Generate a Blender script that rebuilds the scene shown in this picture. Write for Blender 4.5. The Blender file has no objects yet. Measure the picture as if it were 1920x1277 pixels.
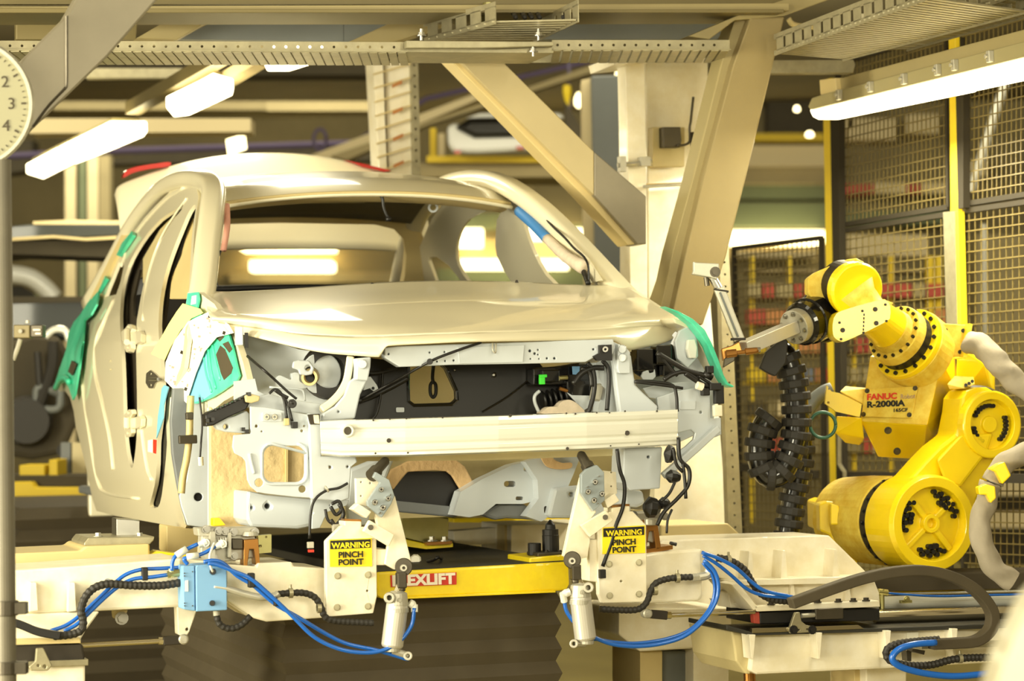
import bpy, bmesh, math, random
from mathutils import Vector, Matrix
from mathutils.geometry import delaunay_2d_cdt
random.seed(7)
PI = math.pi
SC = bpy.context.scene
COL = SC.collection
# ---------------------------------------------------------------- camera
F = 5100.0                       # focal length in pixels of a 1920 px wide frame
CAM = Vector((0, 0, 1.6))
_p = math.atan(111.5 / F); _r = 0.024
FW = Vector((0, math.cos(_p), math.sin(_p))); _u0 = Vector((0, -math.sin(_p), math.cos(_p))); _r0 = Vector((1, 0, 0))
UP = math.cos(_r) * _u0 + math.sin(_r) * _r0
RT = math.cos(_r) * _r0 - math.sin(_r) * _u0
cd = bpy.data.cameras.new('camera'); cam = bpy.data.objects.new('camera', cd); COL.objects.link(cam)
cam.matrix_world = Matrix(((RT.x, UP.x, -FW.x, CAM.x), (RT.y, UP.y, -FW.y, CAM.y), (RT.z, UP.z, -FW.z, CAM.z), (0, 0, 0, 1)))
cd.sensor_width = 36; cd.lens = F / 1920 * 36; cd.clip_end = 200; cd.clip_start = .05
cd.dof.use_dof = True; cd.dof.focus_distance = 8.8; cd.dof.aperture_fstop = 3.2
SC.camera = cam
# ---------------------------------------------------------------- view, world and light
SC.view_settings.view_transform = 'Standard'; SC.view_settings.look = 'None'
SC.view_settings.exposure = -0.13; SC.view_settings.gamma = 1.0; SC.view_settings.use_curve_mapping = False
wd = bpy.data.worlds.new('hall_air'); SC.world = wd; wd.use_nodes = True
wd.node_tree.nodes['Background'].inputs[0].default_value = (1.0, .80, .42, 1)
wd.node_tree.nodes['Background'].inputs[1].default_value = 0.42
WARM = (1.0, .93, .69)
def area(loc, tgt, sx, sy, power, col=WARM):
    l = bpy.data.lights.new('area_light', 'AREA'); l.shape = 'RECTANGLE'; l.size = sx; l.size_y = sy; l.energy = power; l.color = col
    o = bpy.data.objects.new('area_light', l); COL.objects.link(o); o.location = loc
    d = Vector(tgt) - Vector(loc); o.rotation_euler = d.to_track_quat('-Z', 'Y').to_euler(); return o
# added unseen area lights standing in for hall lamps, no fixtures modelled
area((-2.4, 2.6, 2.5), (-.8, 9.0, 1.4), 2.0, .8, 150)
area((1.6, 2.6, 2.3), (.6, 9.0, 1.2), 2.0, .8, 120)
area((-4.6, 6.0, 2.2), (-1.4, 10, 1.6), .8, 2.4, 480)  # added to brighten the left side of the car
area((-4.2, 4.6, .9), (-.8, 9.6, .7), .8, 1.0, 170)  # low light added at the left to brighten the bellows
area((0, 7.2, 4.6), (0, 9.3, 1.2), 3.0, .5, 18)
area((2.4, 5.6, 3.4), (1.7, 9.8, 1.3), .5, 2.0, 45)
area((-5, 15, 4.9), (-4, 22, 1), 6, 1, 260)
area((3, 15, 4.9), (3, 22, 1), 6, 1, 260)
area((0, 23, 4.9), (0, 34, 1.5), 14, 1, 600)

# ---------------------------------------------------------------- points of the place
def ray(px, py): return FW + RT * ((px - 960) / F) - UP * ((py - 638.5) / F)
def hit(px, py, p0, n):
    d = ray(px, py); return CAM + d * ((p0 - CAM).dot(n) / d.dot(n))
def W(px, py, y): return hit(px, py, Vector((0, y, 0)), Vector((0, 1, 0)))
def Z(px, py, z): return hit(px, py, Vector((0, 0, z)), Vector((0, 0, 1)))
PSI = math.radians(17)
O = Vector((-.04, 8.5, 0)); U = Vector((math.cos(PSI), math.sin(PSI), 0)); V = Vector((-math.sin(PSI), math.cos(PSI), 0)); ZZ = Vector((0, 0, 1))
def K(px, py, v): return hit(px, py, O + V * v, V)             # plane across the line, v metres behind the bumper beam
def S(px, py, u): return hit(px, py, O + U * u, U)             # plane along the line, u metres right of its axis
def CP(u, v, z): return O + U * u + V * v + ZZ * z
def car(p): q = p - O; return Vector((q.dot(U), q.dot(V), p.z))
def Kf(v): return lambda x, y: K(x, y, v)
def Sf(u): return lambda x, y: S(x, y, u)
def Wf(y0): return lambda x, y: W(x, y, y0)
# ---------------------------------------------------------------- materials
def lin(c):
    return tuple(((v / 255) / 12.92 if v / 255 <= .04045 else ((v / 255 + .055) / 1.055) ** 2.4) for v in c)
MATS = {}
def mat(name, col, rough=.5, metal=0., coat=0., noise=0., scale=6., bump=0., bscale=40., col2=None, emit=0., alpha=1., trans=0.):
    m = bpy.data.materials.new(name); m.use_nodes = True; nt = m.node_tree; b = nt.nodes['Principled BSDF']
    c = lin(col); b.inputs['Base Color'].default_value = (*c, 1); b.inputs['Roughness'].default_value = rough
    b.inputs['Metallic'].default_value = metal; b.inputs['Coat Weight'].default_value = coat; b.inputs['Coat Roughness'].default_value = .04
    if trans: b.inputs['Transmission Weight'].default_value = trans
    if alpha < 1: b.inputs['Alpha'].default_value = alpha
    if emit: b.inputs['Emission Color'].default_value = (*c, 1); b.inputs['Emission Strength'].default_value = emit
    if noise or bump:
        tc = nt.nodes.new('ShaderNodeTexCoord')
    if noise:
        n = nt.nodes.new('ShaderNodeTexNoise'); n.inputs['Scale'].default_value = scale; n.inputs['Detail'].default_value = 5; n.inputs['Roughness'].default_value = .65
        r = nt.nodes.new('ShaderNodeValToRGB'); r.color_ramp.elements[0].position = .35; r.color_ramp.elements[1].position = .68
        c2 = lin(col2) if col2 else tuple(v * (1 - noise) for v in c)
        r.color_ramp.elements[0].color = (*c2, 1); r.color_ramp.elements[1].color = (*c, 1)
        nt.links.new(tc.outputs['Object'], n.inputs['Vector']); nt.links.new(n.outputs['Fac'], r.inputs['Fac']); nt.links.new(r.outputs['Color'], b.inputs['Base Color'])
    if bump:
        n2 = nt.nodes.new('ShaderNodeTexNoise'); n2.inputs['Scale'].default_value = bscale; n2.inputs['Detail'].default_value = 4
        bp = nt.nodes.new('ShaderNodeBump'); bp.inputs['Strength'].default_value = bump; bp.inputs['Distance'].default_value = .01
        nt.links.new(tc.outputs['Object'], n2.inputs['Vector']); nt.links.new(n2.outputs['Fac'], bp.inputs['Height']); nt.links.new(bp.outputs['Normal'], b.inputs['Normal'])
    MATS[name] = m; return m
mat('paint', (226, 218, 188), .32, coat=.6)
mat('primer', (198, 205, 210), .38, coat=.5, noise=.05, scale=3)
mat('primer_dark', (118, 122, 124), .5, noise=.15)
mat('beam_white', (226, 226, 214), .25, coat=.8)
mat('cream', (243, 237, 218), .45, noise=.08, scale=9, col2=(230, 220, 190), coat=.3)
mat('cream_dark', (205, 190, 140), .5, noise=.1)
mat('tan', (205, 185, 130), .5, noise=.05)
mat('foam', (214, 190, 140), .9, noise=.1, scale=14, bump=.6, bscale=30)
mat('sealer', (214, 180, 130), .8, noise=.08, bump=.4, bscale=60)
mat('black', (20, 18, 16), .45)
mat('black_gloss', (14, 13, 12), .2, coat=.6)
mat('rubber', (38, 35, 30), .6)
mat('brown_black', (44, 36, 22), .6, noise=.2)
mat('steel', (178, 176, 168), .3, metal=1., noise=.1)
mat('cast', (186, 182, 166), .42, metal=.45, noise=.12, scale=20)
mat('dark_steel', (92, 86, 74), .42, metal=.8, noise=.2)
mat('rail_steel', (216, 208, 184), .16, metal=1.)
mat('galv', (168, 160, 130), .42, metal=.55, noise=.22, scale=18)
mat('girder', (120, 108, 70), .45, metal=.25, noise=.1, scale=3)
mat('girder_light', (156, 142, 98), .5, noise=.06)
mat('girder_blue', (104, 108, 106), .5, noise=.08)
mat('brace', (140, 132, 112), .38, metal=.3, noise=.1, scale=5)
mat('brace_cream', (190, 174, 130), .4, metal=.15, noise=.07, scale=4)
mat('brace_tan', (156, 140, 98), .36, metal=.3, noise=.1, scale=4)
mat('alu', (206, 202, 190), .35, metal=.45, noise=.06, scale=14)
mat('yellow', (252, 226, 20), .42, coat=.35, noise=.1, scale=8, col2=(234, 204, 18))
mat('zinc_plate', (158, 168, 172), .35, metal=.3, noise=.08)
mat('robot_dust', (222, 200, 84), .65, noise=.2, scale=22, col2=(206, 170, 44))
mat('robot_yellow', (246, 214, 14), .34, coat=.4, noise=.06, scale=5)
mat('post_yellow', (246, 216, 40), .45)
mat('blue_box', (120, 168, 212), .5, noise=.04)
mat('blue_hose', (8, 92, 186), .3, coat=.4)
mat('mask_green', (52, 190, 150), .35, noise=.1, scale=10, col2=(96, 214, 176))
mat('mask_blue', (120, 190, 218), .4)
mat('paper', (246, 242, 222), .7)
mat('yellow_paper', (226, 228, 140), .7)
mat('ink', (176, 150, 132), .8)
mat('text_black', (16, 14, 10), .5)
mat('text_red', (206, 48, 26), .5)
mat('text_white', (240, 232, 214), .5)
mat('sign_yellow', (250, 222, 28), .4)
mat('headliner', (104, 94, 66), .8)
mat('bellows_dark', (70, 61, 42), .75, noise=.12, scale=12)
mat('bellows_light', (150, 138, 100), .75, noise=.1, scale=12)
mat('sleeve', (156, 146, 126), .85, noise=.12, scale=12, bump=.5, bscale=14)
mat('platform_black', (44, 42, 34), .55, noise=.15, scale=30)
mat('copper', (170, 120, 62), .3, metal=.9)
mat('zinc', (196, 190, 130), .28, metal=.9, noise=.15, scale=10)
mat('fence_black', (44, 37, 20), .85)
mat('mesh_wire', (108, 94, 50), .45)
mat('red_lens', (170, 26, 14), .2, coat=1.)
mat('pink', (220, 160, 140), .6)
mat('airbag_cloth', (226, 210, 186), .8, noise=.15, scale=40)
mat('airbag_blue', (60, 124, 186), .5)
mat('tube_glow', (255, 240, 190), .5, emit=9.)
mat('lamp_housing', (150, 140, 100), .5)
mat('hall_lamp', (255, 238, 180), .5, emit=5.)
mat('bg_dark', (64, 56, 36), .8, noise=.3, scale=1.5)
mat('bg_olive', (128, 116, 80), .8, noise=.25, scale=.8)
mat('bg_tan', (156, 142, 102), .8, noise=.2, scale=.8)
mat('bg_green', (108, 116, 84), .8, noise=.2, scale=.8)
mat('bg_cream', (204, 188, 146), .7)
mat('bg_red', (164, 62, 44), .6); mat('bg_orange', (180, 120, 66), .6); mat('bg_bluegrey', (96, 104, 120), .6)
mat('bg_yellow', (206, 176, 20), .6); mat('purple', (86, 74, 104), .5)
mat('white_car', (214, 214, 206), .3, coat=.8)
mat('dark_car', (26, 32, 28), .55, coat=.15)
mat('post_grey', (112, 106, 90), .5, metal=.3, noise=.15, scale=10)
mat('glass_dark', (18, 18, 16), .1, coat=.6)
mat('clock_face', (146, 142, 112), .4)
mat('floor', (150, 136, 80), .45, noise=.2, scale=1.2)
mat('lime', (70, 230, 60), .4)
mat('window_pane', (240, 245, 240), .05, alpha=.18)
def MT(m): return MATS[m] if isinstance(m, str) else m
# ---------------------------------------------------------------- objects
def thing(name, label, cat, loc=(0, 0, 0), group=None):
    o = bpy.data.objects.new(name, None); COL.objects.link(o); o.location = loc; o.empty_display_size = .1
    o['label'] = label; o['category'] = cat
    if group: o['group'] = group
    return o
def tag(o, label, cat, group=None):
    o['label'] = label; o['category'] = cat
    if group: o['group'] = group
    return o
def wloc(o):
    l = Vector((0, 0, 0))
    while o: l = l + Vector(o.location); o = o.parent
    return l
def link(name, verts, faces, m, parent=None, smooth=False, bevel=0., solid=0., subsurf=0, label=None, at=None, soff=-1, recalc=True):
    """verts in world metres; the object's origin sits at its parent's origin or at AT"""
    org = wloc(parent) if parent else (Vector(at) if at is not None else Vector(verts[0]) * 0 + sum((Vector(v) for v in verts), Vector()) / len(verts))
    me = bpy.data.meshes.new(name); me.from_pydata([tuple(Vector(v) - org) for v in verts], [], faces)
    if recalc:
        bm = bmesh.new(); bm.from_mesh(me); bmesh.ops.recalc_face_normals(bm, faces=bm.faces); bm.to_mesh(me); bm.free()
    me.materials.append(MT(m))
    o = bpy.data.objects.new(name, me); COL.objects.link(o)
    if parent: o.parent = parent
    else: o.location = org
    if smooth: me.polygons.foreach_set('use_smooth', [True] * len(me.polygons))
    if subsurf: md = o.modifiers.new('s', 'SUBSURF'); md.levels = md.render_levels = subsurf
    if solid: md = o.modifiers.new('t', 'SOLIDIFY'); md.thickness = solid; md.offset = soff
    if bevel:
        md = o.modifiers.new('b', 'BEVEL'); md.width = bevel; md.segments = 2; md.limit_method = 'ANGLE'; md.angle_limit = math.radians(35)
    if label: o['label'] = label
    return o
EACH = 'bolt screw clip plug jet stop connector band hole nut bow housing weld mark rail spool elbow bar rib cable loom strap diffuser seal clamp numeral stem box unit airbag mount hinge post wiring socket line'.split()
class MB:
    def __init__(s): s.v = []; s.f = []
    def add(s, vs, fs):
        n = len(s.v); s.v += [Vector(v) for v in vs]; s.f += [tuple(i + n for i in f) for f in fs]; return s
    def prism(s, pts, ext):
        n = len(pts); e = Vector(ext); vs = [Vector(p) for p in pts]
        fs = [tuple(range(n)), tuple(range(2 * n - 1, n - 1, -1))] + [(i, i + n, (i + 1) % n + n, (i + 1) % n) for i in range(n)]
        return s.add(vs + [p + e for p in vs], fs)
    def box(s, c, a, b, d):
        """centre and three half vectors"""
        c, a, b, d = Vector(c), Vector(a), Vector(b), Vector(d)
        return s.prism([c - a - b - d, c + a - b - d, c + a + b - d, c - a + b - d], d * 2)
    def abox(s, x0, x1, y0, y1, z0, z1):
        return s.prism([(x0, y0, z0), (x1, y0, z0), (x1, y1, z0), (x0, y1, z0)], (0, 0, z1 - z0))
    def cbox(s, u0, u1, v0, v1, z0, z1):
        return s.prism([CP(u0, v0, z0), CP(u1, v0, z0), CP(u1, v1, z0), CP(u0, v1, z0)], (0, 0, z1 - z0))
    def cyl(s, p0, p1, r0, r1=None, n=20, hole=0.):
        return s.lathe(p0, p1, [(0, r0), (1, r0 if r1 is None else r1)], n, hole)
    def lathe(s, p0, p1, prof, n=24, hole=0.):
        """prof: (t along p0-p1, radius)"""
        p0, p1 = Vector(p0), Vector(p1); ax = (p1 - p0); a = ax.normalized()
        x = a.orthogonal().normalized(); y = a.cross(x); vs = []; fs = []
        if hole: prof = list(prof) + [(prof[-1][0], hole), (prof[0][0], hole)]
        m = len(prof)
        for t, r in prof:
            for k in range(n):
                q = 2 * PI * k / n; vs.append(p0 + ax * t + (x * math.cos(q) + y * math.sin(q)) * r)
        for j in range(m if hole else m - 1):
            for k in range(n):
                a0 = j * n + k; b0 = j * n + (k + 1) % n; c0 = ((j + 1) % m) * n; fs.append((a0, b0, c0 + (k + 1) % n, c0 + k))
        if not hole: fs.append(tuple(range(n))); fs.append(tuple(range((m - 1) * n, m * n)))
        return s.add(vs, fs)
    def tube(s, pts, r, n=8, smooth=6, rib=0., pitch=.012, sec=None):
        P = spline(pts, smooth) if smooth else [Vector(p) for p in pts]
        if rib:
            L = sum((P[i + 1] - P[i]).length for i in range(len(P) - 1)); k = max(4, int(L / pitch) * 2); P = resample(P, k)
        m = len(P); vs = []; fs = []
        t0 = (P[1] - P[0]).normalized(); x = (ZZ.cross(t0) if abs(t0.z) < .95 else Vector((1, 0, 0)).cross(t0)).normalized(); y = t0.cross(x)
        for i, p in enumerate(P):
            t = (P[min(i + 1, m - 1)] - P[max(i - 1, 0)]).normalized()
            x = (x - t * x.dot(t)).normalized(); y = t.cross(x)
            rr = (r[0] + (r[1] - r[0]) * i / (m - 1)) if isinstance(r, tuple) else r
            if rib and i % 2: rr *= 1 - rib
            if sec: vs += [p + x * a + y * b for a, b in sec]
            else: vs += [p + (x * math.cos(2 * PI * k / n) + y * math.sin(2 * PI * k / n)) * rr for k in range(n)]
        if sec: n = len(sec)
        for i in range(m - 1):
            for k in range(n): fs.append((i * n + k, i * n + (k + 1) % n, (i + 1) * n + (k + 1) % n, (i + 1) * n + k))
        fs.append(tuple(range(n))); fs.append(tuple(range((m - 1) * n, m * n)))
        return s.add(vs, fs)
    def bolt(s, p, nrm, r=.008, h=.006):
        p = Vector(p); nrm = Vector(nrm).normalized(); s.cyl(p, p + nrm * h * .4, r * 1.5, n=12); return s.cyl(p + nrm * h * .4, p + nrm * h * 1.4, r, n=6)
    def islands(s):
        n = len(s.v); par = list(range(n))
        def find(i):
            while par[i] != i: par[i] = par[par[i]]; i = par[i]
            return i
        for f in s.f:
            for j in f[1:]: par[find(j)] = find(f[0])
        g = {}
        for i in range(n): g.setdefault(find(i), []).append(i)
        G = [[l, [min(s.v[i][k] for i in l) - .001 for k in range(3)], [max(s.v[i][k] for i in l) + .001 for k in range(3)]] for l in g.values()]
        ch = True
        while ch:
            ch = False; out = []
            for a in G:
                for b in out:
                    if all(a[1][k] <= b[2][k] and b[1][k] <= a[2][k] for k in range(3)):
                        b[0] += a[0]; b[1] = [min(x, y) for x, y in zip(a[1], b[1])]; b[2] = [max(x, y) for x, y in zip(a[2], b[2])]; ch = True; break
                else: out.append(a)
            G = out
        return [x[0] for x in G]
    def build(s, name, m, parent=None, **kw):
        if parent is not None and name.split('_')[-1] in EACH:
            I = s.islands()
            if len(I) > 1:
                o = None
                for l in I:
                    mp = {i: k for k, i in enumerate(l)}; fs = [tuple(mp[i] for i in f) for f in s.f if f[0] in mp]
                    o = link(name, [s.v[i] for i in l], fs, m, parent, **kw)
                return o
        return link(name, s.v, s.f, m, parent, **kw)
def spline(pts, k=6):
    P = [Vector(p) for p in pts]
    if len(P) < 3: return P
    Q = [P[0] * 2 - P[1]] + P + [P[-1] * 2 - P[-2]]; out = []
    for i in range(1, len(Q) - 2):
        a, b, c, d = Q[i - 1], Q[i], Q[i + 1], Q[i + 2]
        for j in range(k):
            t = j / k; out.append(.5 * ((2 * b) + (c - a) * t + (2 * a - 5 * b + 4 * c - d) * t * t + (3 * b - a - 3 * c + d) * t ** 3))
    out.append(P[-1]); return out
def resample(P, n):
    L = [0]
    for i in range(len(P) - 1): L.append(L[-1] + (P[i + 1] - P[i]).length)
    out = []; j = 0
    for k in range(n):
        t = L[-1] * k / (n - 1)
        while j < len(P) - 2 and L[j + 1] < t: j += 1
        s = (t - L[j]) / max(1e-9, L[j + 1] - L[j]); out.append(P[j].lerp(P[j + 1], min(1, s)))
    return out
def curve2(pts, k=5):
    """smooth a closed 2D outline"""
    P = [Vector((x, y, 0)) for x, y in pts]; n = len(P); out = []
    for i in range(n):
        a, b, c, d = P[i - 1], P[i], P[(i + 1) % n], P[(i + 2) % n]
        for j in range(k):
            t = j / k; q = .5 * ((2 * b) + (c - a) * t + (2 * a - 5 * b + 4 * c - d) * t * t + (3 * b - a - 3 * c + d) * t ** 3); out.append((q.x, q.y))
    return out
def circ(x, y, r, n=12, ry=None): return [(x + r * math.cos(2 * PI * k / n), y + (ry or r) * math.sin(2 * PI * k / n)) for k in range(n)]
def rrect(x0, y0, x1, y1, r, n=4):
    out = []
    for cx, cy, a0 in ((x1 - r, y0 + r, -90), (x1 - r, y1 - r, 0), (x0 + r, y1 - r, 90), (x0 + r, y0 + r, 180)):
        for k in range(n + 1): a = math.radians(a0 + 90 * k / n); out.append((cx + r * math.cos(a), cy + r * math.sin(a)))
    return out
def inside(p, poly):
    x, y = p; c = False; n = len(poly); j = n - 1
    for i in range(n):
        xi, yi = poly[i]; xj, yj = poly[j]
        if (yi > y) != (yj > y) and x < (xj - xi) * (y - yi) / (yj - yi) + xi: c = not c
        j = i
    return c
def fill2(outer, holes=(), step=None):
    vs = []; es = []
    for loop in [outer] + list(holes):
        n0 = len(vs); vs += [Vector(p) for p in loop]; es += [(n0 + i, n0 + (i + 1) % len(loop)) for i in range(len(loop))]
    if step:
        xs = [p[0] for p in outer]; ys = [p[1] for p in outer]; x = min(xs) + step * .5
        while x < max(xs):
            y = min(ys) + step * .5
            while y < max(ys):
                if inside((x, y), outer) and not any(inside((x, y), h) for h in holes): vs.append(Vector((x, y)))
                y += step
            x += step
    v, e, f, *_ = delaunay_2d_cdt(vs, es, [], 1, 1e-4)
    out = []
    for t in f:
        cx = sum(v[i].x for i in t) / len(t); cy = sum(v[i].y for i in t) / len(t)
        if inside((cx, cy), outer) and not any(inside((cx, cy), h) for h in holes): out.append(tuple(t))
    return [(p.x, p.y) for p in v], out
def sheet(name, m, outer, fn, t=.004, parent=None, holes=(), step=None, ext=None, bevel=0., smooth=False, sm=False, label=None, soff=-1, mb=None):
    """plate cut to an outline; FN gives each outline point its place; thickness T away from the camera, or extruded by EXT"""
    hs = [circ(*h) if not isinstance(h, list) else h for h in holes]
    if sm: outer = curve2(outer)
    v2, tri = fill2(outer, hs, step); n = len(v2)
    P = [fn(x, y) for x, y in v2]
    if ext is None:
        N = Vector()
        for a, b, c in (x[:3] for x in tri): N += (P[b] - P[a]).cross(P[c] - P[a])
        N.normalize()
        if N.dot(P[0] - CAM) < 0: N = -N
        if smooth:   # curved plate: follow the vertex normals
            vn = [Vector() for _ in P]
            for tr in tri:
                q = (P[tr[1]] - P[tr[0]]).cross(P[tr[2]] - P[tr[0]])
                if q.dot(N) < 0: q = -q
                for i in tr: vn[i] += q
            E = [(x.normalized() if x.length > 0 else N) * t for x in vn]
        else: E = [N * t] * n
    else: E = [Vector(ext)] * n
    cnt = {}
    for tr in tri:
        for i in range(len(tr)):
            a, b = tr[i], tr[(i + 1) % len(tr)]; k = (min(a, b), max(a, b)); cnt.setdefault(k, []).append((a, b))
    fs = list(tri) + [tuple(i + n for i in reversed(tr)) for tr in tri]
    for k, l in cnt.items():
        if len(l) == 1: a, b = l[0]; fs.append((b, a, a + n, b + n))
    vs = P + [p + e for p, e in zip(P, E)]
    if mb is not None: mb.add(vs, fs); return mb
    o = link(name, vs, fs, m, parent, smooth=smooth, bevel=bevel, label=label)
    if smooth:
        e = o.modifiers.new('w', 'EDGE_SPLIT'); e.split_angle = math.radians(40)
    return o
def patch(name, m, rows, parent=None, k=4, t=.004, label=None, lin_u=False, flip=1):
    """smooth surface through a grid of points, with thickness"""
    R = [([Vector(p) for p in r] if lin_u else spline(r, k)) for r in rows]
    C = [spline([r[i] for r in R], k) for i in range(len(R[0]))]
    nu = len(C); nv = len(C[0]); vs = [p for c in C for p in c]
    fs = [(i * nv + j, (i + 1) * nv + j, (i + 1) * nv + j + 1, i * nv + j + 1) for i in range(nu - 1) for j in range(nv - 1)]
    return link(name, vs, fs, m, parent, smooth=True, solid=t, soff=-1 * flip, label=label)
def lettering(name, txt, m, p, xdir, size, parent, updir=ZZ, depth=.0012, nrm=None, bold=0., align='LEFT', squash=1.):
    cu = bpy.data.curves.new(name, 'FONT'); cu.body = txt; cu.size = size; cu.extrude = depth; cu.offset = bold; cu.align_x = align; cu.resolution_u = 3
    tmp = bpy.data.objects.new('tmp', cu); COL.objects.link(tmp); bpy.context.view_layer.update()
    me = bpy.data.meshes.new_from_object(tmp); bpy.data.objects.remove(tmp)
    x = Vector(xdir).normalized(); up = (Vector(updir) - x * x.dot(Vector(updir))).normalized(); n = x.cross(up)
    org = wloc(parent); me.transform(Matrix(((x.x * squash, up.x, n.x, p[0] - org.x), (x.y * squash, up.y, n.y, p[1] - org.y), (x.z * squash, up.z, n.z, p[2] - org.z), (0, 0, 0, 1))))
    me.name = name; me.materials.clear(); me.materials.append(MT(m)); o = bpy.data.objects.new(name, me); COL.objects.link(o); o.parent = parent; return o
# ================================================================ the car body
CAR = thing('car_body', 'cream car body shell with raised boot lid, no doors or lamps, on the lift table', 'car body', CP(0, 1.8, 1.12))
UT = [(1.0, -.79), (1.1, -.80), (1.2, -.83), (1.35, -.86), (1.6, -.865), (1.85, -.845), (1.97, -.80), (2.05, -.755), (2.3, -.655), (2.5, -.57), (2.8, -.5)]
def uz(z):
    if z <= UT[0][0]: return UT[0][1]
    for (a, ua), (b, ub) in zip(UT, UT[1:]):
        if z <= b: t = (z - a) / (b - a); return ua + (ub - ua) * t
    return UT[-1][1]
def side(px, py, off=0.):
    u = -.8
    for _ in range(5):
        p = S(px, py, u); v = car(p)[1]; u = uz(p.z) + .05 * max(0, (v - 2.8) / 1.3) ** 2 + off
    return S(px, py, u)
outer = [(366, 337), (345, 342), (333, 348), (318, 360), (293, 384), (270, 409), (252, 433), (232, 462), (215, 487), (197, 517), (180, 545), (165, 568), (150, 590), (138, 612), (130, 640), (122, 665), (113, 690), (106, 715),
         (105, 726), (112, 734), (122, 733), (131, 745), (138, 770), (142, 800), (150, 830), (158, 862), (166, 900), (173, 935), (181, 958), (215, 967), (260, 975), (310, 984), (348, 990), (350, 984), (341, 950), (332, 905), (323, 850),
         (320, 800), (323, 740), (345, 690), (352, 640), (355, 600), (357, 560), (360, 520), (362, 480), (364, 440), (368, 400), (372, 370)]
rear_op = [(343, 382), (330, 392), (300, 412), (275, 440), (255, 470), (240, 500), (230, 535), (226, 570), (225, 610), (229, 680), (231, 740), (233, 800), (238, 850), (246, 878), (251, 865), (256, 820), (257, 760), (256, 700), (255, 620), (260, 580), (270, 530), (285, 482), (305, 445), (325, 412), (340, 394)]
front_op = [(368, 382), (355, 396), (342, 425), (322, 475), (308, 520), (300, 565), (297, 610), (299, 650), (303, 700), (304, 745), (300, 790), (295, 830), (294, 870), (290, 910), (281, 945), (284, 951), (296, 951), (303, 930), (309, 880), (313, 830), (311, 780), (316, 740), (338, 690), (345, 640), (350, 590), (354, 545), (357, 500), (359, 455), (363, 415)]
qwin = [(232, 484), (232, 500), (226, 528), (218, 552), (197, 557), (203, 540), (213, 515), (222, 492), (227, 484)]
SIDE = sheet('side_panel', 'paint', outer, side, t=.014, parent=CAR, holes=[curve2(rear_op, 2), curve2(front_op, 2), qwin, circ(207, 677, 2.2), circ(208, 693, 2.2)], step=14, smooth=True)
# the far side of the shell is the mirror image
me = SIDE.data.copy(); me.name = 'side_panel'
org = wloc(CAR); bm = bmesh.new(); bm.from_mesh(me)
for v in bm.verts:
    q = car(v.co + org); v.co = CP(-q[0], q[1], q[2]) - org
bmesh.ops.reverse_faces(bm, faces=bm.faces); bm.to_mesh(me); bm.free()
so = bpy.data.objects.new('side_panel', me); COL.objects.link(so); so.parent = CAR
e = so.modifiers.new('w', 'EDGE_SPLIT'); e.split_angle = math.radians(40)
# pressed beads running round the door openings
def bead(pts, r=.006, m='paint', off=0.):
    b = MB(); b.tube([side(x, y, off) for x, y in pts], r, n=8, smooth=5); return b
b = MB()
for pts, r in (([(345, 352), (318, 368), (290, 395), (262, 428), (240, 462), (228, 500)], .006), ([(214, 560), (196, 600), (180, 640), (178, 700), (192, 760), (205, 820), (212, 880)], .007), ([(157, 600), (152, 660), (156, 740), (168, 820), (182, 900), (200, 925), (260, 935)], .006),
               ([(350, 372), (330, 400), (305, 440), (285, 490), (272, 545), (268, 600)], .005), ([(262, 770), (268, 830), (276, 880), (284, 900)], .006)):
    b.add(*(lambda q: (q.v, q.f))(bead(pts, r)))
b.build('pressed_beads', 'paint', CAR, smooth=True)
# door opening flange, darker seal strips
for nm, pts in (('door_seal', [(340, 390), (316, 408), (290, 440), (267, 478), (250, 515), (240, 560), (238, 620), (241, 700), (243, 780), (247, 850), (250, 872)]),
                ('door_seal', [(366, 392), (350, 412), (333, 450), (318, 492), (308, 540), (305, 590), (307, 640), (309, 690)])):
    m_ = MB(); m_.tube([side(x, y, .045) for x, y in pts], .012, n=8); m_.build(nm, 'brown_black', CAR, smooth=True)
def grow(poly, k):
    cx_ = sum(p[0] for p in poly) / len(poly); cy_ = sum(p[1] for p in poly) / len(poly); return [(cx_ + (x - cx_) * k - 2, cy_ + (y - cy_) * 1.01) for x, y in poly]
for nm, ol in (('door_opening_shade', [(345, 386), (325, 396), (297, 416), (270, 446), (248, 478), (234, 510), (224, 560), (222, 620), (226, 700), (228, 780), (234, 850), (246, 888), (262, 868), (262, 800), (262, 700), (262, 600), (250, 590), (250, 560), (262, 505), (280, 462), (303, 425), (325, 404)]),
               ('door_opening_shade', [(370, 386), (352, 402), (334, 436), (318, 478), (303, 525), (295, 570), (292, 620), (296, 690), (298, 745), (294, 790), (288, 870), (284, 905), (276, 950), (300, 954), (308, 925), (314, 860), (322, 740), (322, 690), (312, 640), (308, 600), (314, 552), (326, 500), (342, 452), (358, 416)])):
    sheet(nm, 'brown_black', ol, lambda x, y: side(x, y, .045), t=.01, parent=CAR, step=16, smooth=True)  # dark sheets stand in for the shade inside the door openings
# A pillars running on into the roof rails and the C pillars
def sec(w, h, r=.3, n=3):
    o = rrect(-w, -h, w, h, min(w, h) * r, n); return o
for s in (-1, 1):
    path = [CP(s * .775, .93, 1.93), CP(s * .735, 1.05, 2.02), CP(s * .68, 1.25, 2.16), CP(s * .62, 1.47, 2.30), CP(s * .575, 1.68, 2.395), CP(s * .565, 1.95, 2.455), CP(s * .57, 2.3, 2.485), CP(s * .575, 2.65, 2.485), CP(s * .585, 3.0, 2.44), CP(s * .61, 3.3, 2.36), CP(s * .65, 3.62, 2.22), CP(s * .70, 3.95, 2.07)]
    q = MB(); q.tube(path, 1, smooth=6, sec=rrect(-.045, -.034, .045, .034, .026, 4)); q.build('roof_pillar', 'paint', CAR, smooth=True)
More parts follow.
